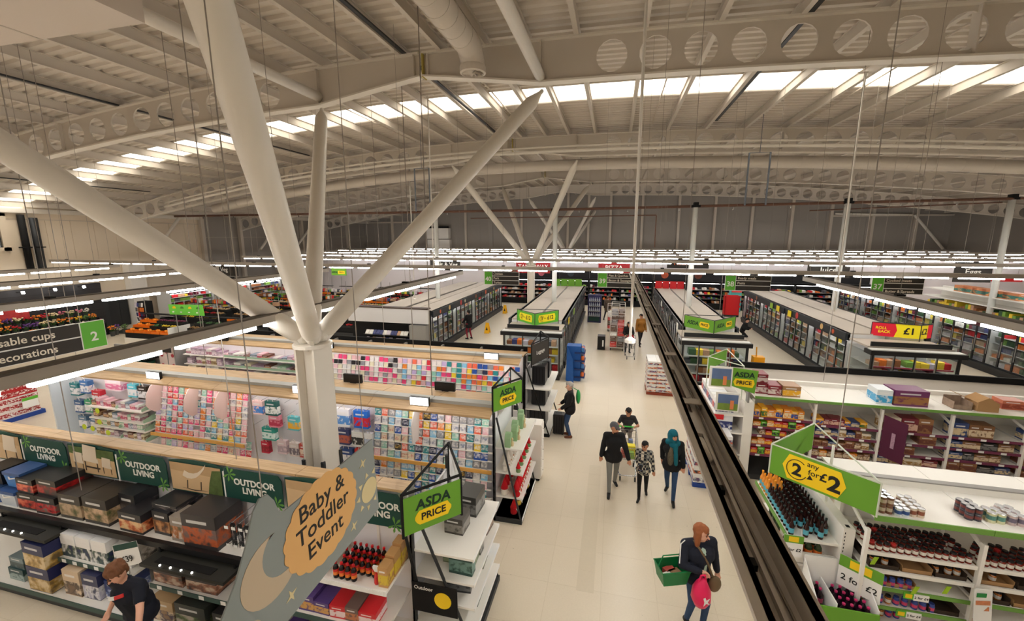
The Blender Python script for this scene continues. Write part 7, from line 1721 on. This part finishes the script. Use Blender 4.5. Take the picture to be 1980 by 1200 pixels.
    part('mouth', MB().ell(Hd(0, -.089, -.066)*s, .024*s, .008*s, .007*s, 10, 6), mat('lip', rgb(170,96,88), .5), t, True)
    if beard:
        part('beard', MB().ell(Hd(0, -.05, -.085)*s, .058*s, .055*s, .045*s, 12, 8), mat('beard dark', rgb(48,38,34), .9), t, True)
    PEOPLE.append((t, tmp, th, segs, cloth, hm, loc, rotz, kind))
    J = dict(N=N*s, P=P*s, C=Cc*s, wl=wl_*s, wr=wr_*s, el=el*s, er=er*s, H=Hc*s, sl=sl*s, sr=sr*s, s=s)
    return t, J
def place(o, loc, rotz): o.location = loc; o.rotation_euler = (0, 0, rotz)
skA, skB, skC = mat('skin fair', rgb(222,170,146), .55), mat('skin olive', rgb(190,134,104), .55), mat('skin tan', rgb(206,148,118), .55)
cl = lambda n, c, ns=20., nv=.08: mat('cloth '+n, rgb(*c), .85, noise=nv, nscale=ns)
def checkm():
    m = bpy.data.materials.new('checked flannel'); m.use_nodes = True; nt = m.node_tree; b = nt.nodes['Principled BSDF']; b.inputs['Roughness'].default_value = .85
    tc = nt.nodes.new('ShaderNodeTexCoord'); ck = nt.nodes.new('ShaderNodeTexChecker'); ck.inputs['Scale'].default_value = 17; ck.inputs['Color1'].default_value = (*rgb(206,196,178), 1); ck.inputs['Color2'].default_value = (*rgb(40,42,52), 1)
    ck2 = nt.nodes.new('ShaderNodeTexChecker'); ck2.inputs['Scale'].default_value = 8.5; ck2.inputs['Color1'].default_value = (1,1,1,1); ck2.inputs['Color2'].default_value = (.45,.5,.55,1)
    for c in (ck, ck2): nt.links.new(tc.outputs['Object'], c.inputs['Vector'])
    mx = nt.nodes.new('ShaderNodeMix'); mx.data_type = 'RGBA'; mx.blend_type = 'MULTIPLY'; mx.inputs['Factor'].default_value = 1
    nt.links.new(ck.outputs['Color'], mx.inputs['A']); nt.links.new(ck2.outputs['Color'], mx.inputs['B']); nt.links.new(mx.outputs['Result'], b.inputs['Base Color']); return m
shoeb = mat('shoe black', rgb(20,20,22), .5)
blackc, jean, greyt = cl('black jacket', (22,22,24)), cl('blue denim', (46,70,104), 30, .2), cl('grey trousers', (128,128,124))
# --- the family walking up the aisle
W1 = dict(fl=(.1, .28, .1), fr=(-.1, -.22, .08))
man1 = person('person', 'man in black jacket and grey trousers walking beside a trolley', (.16, 9.42, 0), rad(8), 1.74, dict(top=blackc, bottom=greyt, skin=skB, shoe=shoeb, bulk=.024, hem=-.02), dict(W1, hl=(.32, -.22, .95), hr=(-.3, .02, .8), look=rad(38), nod=rad(8)), ('cap', mat('grey cap', rgb(88,88,92), .9)), True)
boy = person('person', 'boy in checked shirt and black trousers holding a phone', (.84, 9.32, 0), rad(-8), 1.4, dict(top=checkm(), bottom=cl('black trousers', (22,22,24)), skin=skB, shoe=shoeb, bulk=.02, hem=-.05), dict(fl=(.09, .24, .1), fr=(-.07, -.2, .08), hr=(-.1, -.22, 1.08), hl=(.3, .0, .8), look=rad(-22), nod=rad(6)), ('short', mat('hair black', rgb(28,24,24), .8)))
hij = person('person', 'woman in teal headscarf, black jacket and jeans', (1.46, 9.45, 0), rad(-12), 1.68, dict(top=blackc, bottom=jean, skin=skC, shoe=shoeb, bulk=.026, hem=-.06), dict(fl=(.1, -.26, .08), fr=(-.08, .3, .12), hl=(.27, -.05, .84), hr=(-.22, .1, .95), look=rad(42)), ('hijab', cl('teal scarf', (10,96,112), 12)))
t_, J = hij; part('patterned_dress', MB().ell(J['C']+Vector((-.02, -.1, -.12))*J['s'], .075, .085, .24, 12, 8), mat('speckled dress', rgb(96,88,72), .9, noise=.6, nscale=60), t_, True)
push = person('person', 'boy in dark T-shirt pushing the trolley', (.52, 11.2, 0), rad(4), 1.5, dict(top=cl('charcoal tee', (48,46,50)), bottom=cl('grey shorts', (120,112,106)), skin=skB, shoe=shoeb, sleeve=.5), dict(lean=.16, fl=(.09, .2, .1), fr=(-.09, -.05, .08), hl=(.2, -.42, 1.2), hr=(-.2, -.42, 1.2), nod=rad(20)), ('short', mat('hair black', rgb(28,24,24), .8)))
# --- woman with basket
wb_ = person('person', 'woman with auburn hair in navy track jacket carrying a basket', (1.42, 6.14, 0), rad(20), 1.74, dict(top=cl('navy jacket', (26,30,44)), bottom=jean, skin=skA, shoe=shoeb, bulk=.022, hem=-.02), dict(fl=(.1, -.1, .08), fr=(-.09, .03, .08), hl=(.36, .02, .84), hr=(-.1, -.24, 1.16), epr=(-1, .4, -.2), look=rad(45), nod=rad(10)), ('long', mat('hair auburn', rgb(150,88,52), .7, noise=.2, nscale=30)), voxel=.01, wide=1.2)
t_, J = wb_; s_ = J['s']
part('mint_top', MB().ell(J['C']+Vector((.0, -.075, -.06))*s_, .095, .1, .23, 14, 8), cl('mint top', (176,200,186)), t_, True)
part('sleeve_stripe', MB().tube([J['sr']+Vector((-.03, -.02, .085)), J['sr']+Vector((-.085, -.01, .02)), J['er']+Vector((-.06, -.02, .04))], .008, 5), paper, t_)
hb = thing('shoulder_bag', 'brown crossbody bag of the auburn haired woman', 'bag', (0, 0, 0)); bmat = mat('brown leather', rgb(112,92,66), .6)
part('pouch', MB().ell((.17, -.2, .88), .1, .06, .13, 12, 8), bmat, hb, True); part('strap', MB().tube([(-.11, -.02, 1.5), (-.06, -.13, 1.42), (.03, -.2, 1.25), (.11, -.2, 1.05), (.15, -.2, .98)], .016, 6), bmat, hb); place(hb, (1.42, 6.14, 0), rad(20))
pb = thing('carrier_bag', 'bright pink carrier bag with white print held by the woman', 'bag', (0, 0, 0)); pk_ = mat('pink bag film', rgb(226,34,92), .35, noise=.15, nscale=6, bump=.4); hp_ = J['wr']
mb = MB(); mb.lathe([(.02, -.52), (.09, -.47), (.14, -.36), (.13, -.22), (.08, -.11), (.03, -.04)], 14, (hp_.x, hp_.y-.06, hp_.z-.02)); part('bag_body', mb, pk_, pb, True)
part('handle', MB().tube([(hp_.x-.07, hp_.y-.06, hp_.z-.16), (hp_.x-.03, hp_.y-.07, hp_.z+.0), (hp_.x+.03, hp_.y-.07, hp_.z+.0), (hp_.x+.07, hp_.y-.06, hp_.z-.16)], .015, 6), pk_, pb)
part('print', MB().prism([(hp_.x+a_, hp_.y-.198, hp_.z+b_-.32) for a_, b_ in ((-.05, .06), (-.02, .07), (.0, .02), (.05, .05), (.02, -.01), (.06, -.06), (.0, -.03), (-.04, -.07), (-.03, -.01))], (0, -.004, 0)), paper, pb); place(pb, (1.42, 6.14, 0), rad(20))
gb = thing('shopping_basket', 'green shopping basket hanging on the woman\'s arm', 'basket', (0, 0, 0)); gm_ = mat('basket green', rgb(20,120,66), .4)
def basket(o, c, m_):
    c = Vector(c); a, b, h_ = .22, .15, .24
    lo = [(-a*.8, -b*.8), (a*.8, -b*.8), (a*.8, b*.8), (-a*.8, b*.8)]; hi = [(-a, -b), (a, -b), (a, b), (-a, b)]; mb = MB()
    for i in range(4):
        j_ = (i+1) % 4; q = [c+Vector((*lo[i], 0)), c+Vector((*lo[j_], 0)), c+Vector((*hi[j_], h_)), c+Vector((*hi[i], h_))]; nrm = (q[1]-q[0]).cross(q[3]-q[0]).normalized()
        mb.prism(q, nrm*-.006)
    mb.prism([c+Vector((*p, 0)) for p in lo], (0, 0, .008)); part('shell', mb, m_, o)
    part('rim', MB().tube([c+Vector((*p, h_)) for p in hi], .012, 6, closed=True), m_, o); part('handle', MB().tube([c+Vector((-a, 0, h_)), c+Vector((-a*.7, 0, h_+.18)), c+Vector((a*.7, 0, h_+.18)), c+Vector((a, 0, h_))], .01, 6), m_, o)
basket(gb, (-.42, -.02, .86), gm_); place(gb, (1.42, 6.14, 0), rad(20))
for i, (x_, y_, c_, nm) in enumerate(((-.5, -.05, (226,220,214), 'white'), (-.36, .0, (150,110,80), 'brown'), (-.42, .06, (200,90,80), 'red'))):
    o = thing('grocery', '%s grocery pack lying in the green basket' % nm, 'pack', (0, 0, 0), 'groceries in the basket'); part('pack', MB().obox((x_, y_, .93), (.08, .02, 0), (-.015, .05, 0), (0, 0, .05)), mat('grocery '+nm, rgb(*c_), .5, noise=.2), o); place(o, (1.42, 6.14, 0), rad(20))
# --- older man by the luggage
om = person('person', 'older grey haired man in black jacket and jeans at the luggage', (-1.12, 11.95, 0), rad(-82), 1.73, dict(top=blackc, bottom=jean, skin=skA, shoe=mat('brown shoe', rgb(110,62,38), .5), bulk=.028, hem=-.03), dict(fl=(.1, .02, .08), fr=(-.1, -.04, .08), hl=(.2, -.25, 1.0), hr=(-.2, -.25, 1.0), nod=rad(8)), ('grey', mat('hair silver', rgb(170,164,158), .8)))
gbg = thing('green_bag', 'bright green carrier bag slung behind the older man', 'bag', (0, 0, 0)); part('bag_body', MB().ell((-.02, .24, 1.28), .16, .07, .22, 12, 8), mat('bag green', rgb(40,160,80), .4, bump=.3, nscale=8), gbg, True); part('handle', MB().tube([(-.08, .22, 1.46), (-.1, .1, 1.52), (-.1, -.02, 1.5)], .012, 5), mat('bag green', rgb(40,160,80), .4), gbg); place(gbg, (-1.12, 11.95, 0), rad(-82))
# --- young man at the outdoor shelves
ym = person('person', 'young man with curly brown hair in navy T-shirt at the outdoor shelves', (-6.14, 3.62, 0), rad(2), 1.82, dict(top=cl('navy tee', (22,26,38)), bottom=jean, skin=skA, shoe=shoeb, sleeve=.5, bulk=.018, hem=-.02), dict(lean=.1, side=-.02, hr=(-.36, -.12, .95), hl=(.5, -.4, 1.05), epl=(.8, .6, 0), look=rad(-28), nod=rad(32)), ('curly', mat('hair brown', rgb(112,74,50), .8, noise=.25, nscale=40)), voxel=.009, wide=1.12)
t_, J = ym; c_ = J['C']+Vector((.01, -.17, .07))
part('shirt_flash', MB().prism([c_+Vector((-.13, .012, -.06)), c_+Vector((.0, -.006, -.005)), c_+Vector((.0, -.006, .045)), c_+Vector((-.13, .012, -.01))], (0, -.012, 0)), paper, t_); part('shirt_flash', MB().prism([c_+Vector((.0, -.006, -.005)), c_+Vector((.13, .012, .05)), c_+Vector((.13, .012, .1)), c_+Vector((.0, -.006, .045))], (0, -.012, 0)), red, t_)
# --- far shoppers
yj = person('person', 'man in mustard jacket far along the main aisle', (1.56, 23.6, 0), rad(20), 1.78, dict(top=cl('mustard jacket', (150,100,36)), bottom=cl('dark trousers', (44,42,46)), skin=skB, shoe=shoeb, bulk=.028, hem=-.02), dict(W1, hl=(.28, -.1, .85)), ('short', mat('hair black', rgb(28,24,24), .8)), voxel=.016)
rt = person('person', 'shopper in black coat and red trousers at the freezer doors', (-8.2, 22.95, 0), rad(-120), 1.72, dict(top=blackc, bottom=cl('wine trousers', (140,40,56)), skin=skA, shoe=shoeb, bulk=.03, hem=-.1), dict(fl=(.12, .0, .08), fr=(-.12, .1, .08), hr=(-.2, -.35, 1.15), hl=(.22, -.3, 1.0)), ('short', mat('hair black', rgb(28,24,24), .8)), voxel=.016)
kn = person('person', 'worker in black kneeling by the ready meals freezer', (7.6, 27.0, 0), rad(60), 1.72, dict(top=blackc, bottom=cl('black trousers', (22,22,24)), skin=skA, shoe=shoeb, bulk=.03), dict(drop=.5, lean=.15, fl=(.12, .35, .08), fr=(-.12, .1, .08), hl=(.2, -.4, .6), hr=(-.2, -.4, .6), nod=rad(20)), ('short', mat('hair black', rgb(28,24,24), .8)), voxel=.016)
tp2 = person('person', 'adult in black behind the far trolley', (.85, 22.0, 0), rad(5), 1.68, dict(top=blackc, bottom=cl('dark trousers', (44,42,46)), skin=skC, shoe=shoeb, bulk=.026), dict(lean=.1, hl=(.2, -.42, 1.05), hr=(-.2, -.42, 1.05)), ('long', mat('hair black', rgb(28,24,24), .8)), voxel=.016)
kid = person('person', 'small child in red top sitting in the far trolley', (.93, 21.0, .52), rad(3), 1.0, dict(top=cl('red top', (150,30,40)), bottom=cl('black trousers', (22,22,24)), skin=skC, shoe=shoeb), dict(drop=.3, fl=(.1, -.3, .1), fr=(-.1, -.3, .1), hl=(.2, -.3, .9), hr=(-.2, -.3, .9)), ('short', mat('hair black', rgb(28,24,24), .8)), voxel=.018)
bc = person('person', 'shopper in brown coat beyond the bottle stand', (-.35, 30.6, 0), rad(150), 1.72, dict(top=cl('brown coat', (96,80,66)), bottom=cl('dark trousers', (44,42,46)), skin=skA, shoe=shoeb, bulk=.03, hem=-.15), dict(W1), ('short', mat('hair brown', rgb(112,74,50), .8, noise=.25, nscale=40)), voxel=.018)
bp_ = thing('rucksack', 'dark grey rucksack on the floor by the kneeling worker', 'bag', (7.1, 25.6, 0)); part('body', MB().ell((7.1, 25.6, .24), .2, .16, .24, 12, 8), dgrey, bp_, True); part('pocket', MB().ell((7.1, 25.46, .16), .14, .08, .13, 10, 6), grey, bp_, True)
# finish the figures
dg = bpy.context.evaluated_depsgraph_get(); dg.update()
for t, tmp, th, segs, cloth, hm, loc, rotz, kind in PEOPLE:
    me = bpy.data.meshes.new_from_object(tmp.evaluated_get(dg)); hme = bpy.data.meshes.new_from_object(th.evaluated_get(dg))
    regs = ['top', 'bottom', 'skin', 'shoe']; me.materials.clear()
    for r_ in regs: me.materials.append(cloth[r_])
    n = len(me.polygons); cen = np.empty(n*3); me.polygons.foreach_get('center', cen); cen = cen.reshape(-1, 3)
    best = np.full(n, 1e9); idx = np.zeros(n, int)
    for a, b, r0, r1, reg in segs:
        A_, B_ = np.array(a), np.array(b); d = B_-A_; L2 = max(1e-9, d@d); u = np.clip(((cen-A_)@d)/L2, 0, 1)
        dist = np.linalg.norm(cen-(A_+u[:, None]*d), axis=1)-(r0+(r1-r0)*u); m_ = dist < best; best[m_] = dist[m_]; idx[m_] = regs.index(reg)
    me.polygons.foreach_set('material_index', idx); me.polygons.foreach_set('use_smooth', [True]*n); me.name = 'body'
    put('body', me, t)
    hme.materials.clear(); hme.materials.append(hm); hme.polygons.foreach_set('use_smooth', [True]*len(hme.polygons)); hme.name = 'hair'
    put({'hijab': 'headscarf', 'cap': 'cap'}.get(kind, 'hair'), hme, t)
    for o in (tmp, th): mm = o.data; bpy.data.objects.remove(o); bpy.data.meshes.remove(mm)
    place(t, loc, rotz)
# phone in the boy's hand
J = boy[1]; o = thing('phone', 'blue phone in the checked shirt boy\'s hand', 'phone', (0, 0, 0)); p_ = J['wr']+Vector((.03, -.08, .03)); part('case', MB().obox(p_, (.035, 0, 0), (0, .02, .06), (0, .006, -.002)), mat('phone blue', rgb(90,110,150), .3), o); part('screen', MB().obox(p_+Vector((0, -.007, .003)), (.031, 0, 0), (0, .018, .054), (0, .001, 0)), black, o); place(o, (.84, 9.32, 0), rad(-8))

# ---------------- trolleys
def trolley(loc, rotz, label, handle_m, fill=()):
    t = thing('shopping_trolley', label, 'trolley', (0, 0, 0))
    # runs along y: handle at +y, nose at -y
    fr_ = MB()
    for sx in (-1, 1):
        part('side_rail', MB().tube([(sx*.26, .45, 1.02), (sx*.26, .4, .95), (sx*.25, .33, .3), (sx*.25, .28, .18), (sx*.2, -.45, .16)], .014, 6), chrome, t)
    part('front_bar', MB().tube([(-.2, -.45, .16), (.2, -.45, .16)], .012, 6), chrome, t)
    part('handle', MB().cyl((-.27, .47, 1.03), (.27, .47, 1.03), .018, n=8), handle_m, t)
    top = [(-.27, .38, .98), (.27, .38, .98), (.21, -.5, .92), (-.21, -.5, .92)]; bot = [(-.22, .32, .5), (.22, .32, .5), (.16, -.42, .58), (-.16, -.42, .58)]
    part('rim', MB().tube(top, .01, 6, closed=True), chrome, t); part('base_rim', MB().tube(bot, .008, 5, closed=True), chrome, t)
    wr = MB()
    for i in range(4):
        a, b, c, d = Vector(top[i]), Vector(top[(i+1) % 4]), Vector(bot[i]), Vector(bot[(i+1) % 4]); n_ = 12 if i % 2 else 8
        for k in range(1, n_): wr.cyl(a.lerp(b, k/n_), c.lerp(d, k/n_), .003, n=3, cap=False)
        for k in range(1, 5): wr.cyl(a.lerp(c, k/5), b.lerp(d, k/5), .003, n=3, cap=False)
    for k in range(1, 10): wr.cyl(Vector(bot[0]).lerp(Vector(bot[3]), k/10), Vector(bot[1]).lerp(Vector(bot[2]), k/10), .003, n=3, cap=False)
    tag(part('wire_mesh', wr, chrome, t), kind='stuff')
    for x_, y_ in ((-.22, .28), (.22, .28), (-.18, -.42), (.18, -.42)):
        part('castor', MB().cyl((x_-.015, y_, .06), (x_+.015, y_, .06), .06, n=12), black, t); part('fork', MB().box(x_-.022, x_+.022, y_-.015, y_+.015, .06, .17), chrome, t)
    place(t, loc, rotz)
    for i, (nm, c_, x_, y_, z_, a, b, h_) in enumerate(fill):
        o = thing('grocery', '%s pack in the %s' % (nm, 'family trolley' if loc[1] < 15 else 'far trolley'), 'pack', (0, 0, 0), 'groceries in trolleys'); part('pack', MB().add([(x_-a, y_-b, z_), (x_+a, y_-b, z_), (x_+a, y_+b, z_), (x_-a, y_+b, z_), (x_-a*.8, y_-b*.8, z_+h_), (x_+a*.8, y_-b*.8, z_+h_), (x_+a*.8, y_+b*.8, z_+h_), (x_-a*.8, y_+b*.8, z_+h_)], [(3,2,1,0),(4,5,6,7),(0,1,5,4),(1,2,6,5),(2,3,7,6),(3,0,4,7)]), mat('grocery '+nm, rgb(*c_), .5, noise=.25), o); place(o, loc, rotz)
trolley((.5, 10.35, 0), rad(4), 'shopping trolley pushed by the boy in the main aisle', mat('handle green', rgb(60,190,70), .4), (('white', (236,234,226), -.05, .12, .56, .1, .1, .36), ('yellow', (240,220,60), .08, -.2, .6, .12, .1, .26), ('red', (200,80,60), -.1, -.3, .6, .07, .08, .2), ('green', (150,190,80), .05, -.36, .6, .1, .06, .16), ('striped', (120,140,180), .1, .1, .56, .06, .06, .3)))
trolley((-5.5, 2.82, 0), rad(10), 'shopping trolley with green handle in front of the young man', mat('handle green', rgb(60,190,70), .4))
trolley((.95, 21.15, 0), rad(3), 'shopping trolley with a child seat far along the main aisle', mat('handle pale', rgb(150,180,140), .4))
# ---------------- roll cages of stock
def cage(x, y, w_, d_, h_, label, pal):
    t = thing('roll_cage', label, 'roll cage', (x, y, 0)); part('deck', MB().box(x-w_/2, x+w_/2, y-d_/2, y+d_/2, .16, .2), galv, t)
    for sx in (-1, 1):
        for sy in (-1, 1): part('upright', MB().cyl((x+sx*w_/2, y+sy*d_/2, .1), (x+sx*w_/2, y+sy*d_/2, h_), .016, n=6), galv, t); part('castor', MB().cyl((x+sx*w_*.42-.02, y+sy*d_*.42, .07), (x+sx*w_*.42+.02, y+sy*d_*.42, .07), .07, n=10), black, t)
    wr = MB()
    for z in [.3+.25*k for k in range(int((h_-.3)/.25))]:
        for sy in (-1, 1): wr.cyl((x-w_/2, y+sy*d_/2, z), (x+w_/2, y+sy*d_/2, z), .005, n=4)
        for sx in (-1, 1): wr.cyl((x+sx*w_/2, y-d_/2, z), (x+sx*w_/2, y+d_/2, z), .005, n=4)
    tag(part('bars', wr, galv, t), kind='stuff'); part('top_bar', MB().tube([(x-w_/2, y-d_/2, h_), (x+w_/2, y-d_/2, h_), (x+w_/2, y+d_/2, h_), (x-w_/2, y+d_/2, h_)], .014, 6, closed=True), galv, t)
    k = 0; z = .2
    while z < h_-.6:
        hh = R.choice((.22, .3, .36))
        for i in range(2):
            k += 1; nm, c = pal[R.randrange(len(pal))]
            tag(put('stock_box', boxmesh('stock_box', w_/2-.05, d_-.1, hh-.01, printed('stock '+nm, rgb(*c), tuple(min(1, q*1.5+.05) for q in rgb(*c)), rgb(*c), None, 4)), None, (x-w_/4+i*w_/2, y, z)), '%s stock box, %s up in the %s' % (nm, nth(k), label.split(' ')[0]+' cage'), 'box', 'boxes in roll cages')
        z += hh
PL = [('kraft', (150,116,84)), ('white', (220,216,210)), ('red', (186,50,46)), ('dark brown', (84,62,50)), ('grey', (120,120,124))]
cage(.3, 22.6, .75, .8, 1.9, 'tall wire roll cage of mixed stock in the main aisle', PL); cage(.35, 24.6, .75, .8, 2.2, 'second wire roll cage farther along the main aisle', PL); cage(.1, 27.2, .75, .8, 1.7, 'third wire roll cage beyond the others', PL)
t = thing('drinks_crate', 'black case trolley with red boxes beside the roll cage', 'trolley', (-.5, 22.4, 0)); part('body', MB().box(-.7, -.3, 22.2, 22.7, .05, .75), black, t); part('label', MB().box(-.45, -.38, 22.195, 22.2, .2, .55), paper, t); part('wheel', MB().cyl((-.7, 22.3, .05), (-.3, 22.3, .05), .05, n=8), dgrey, t)
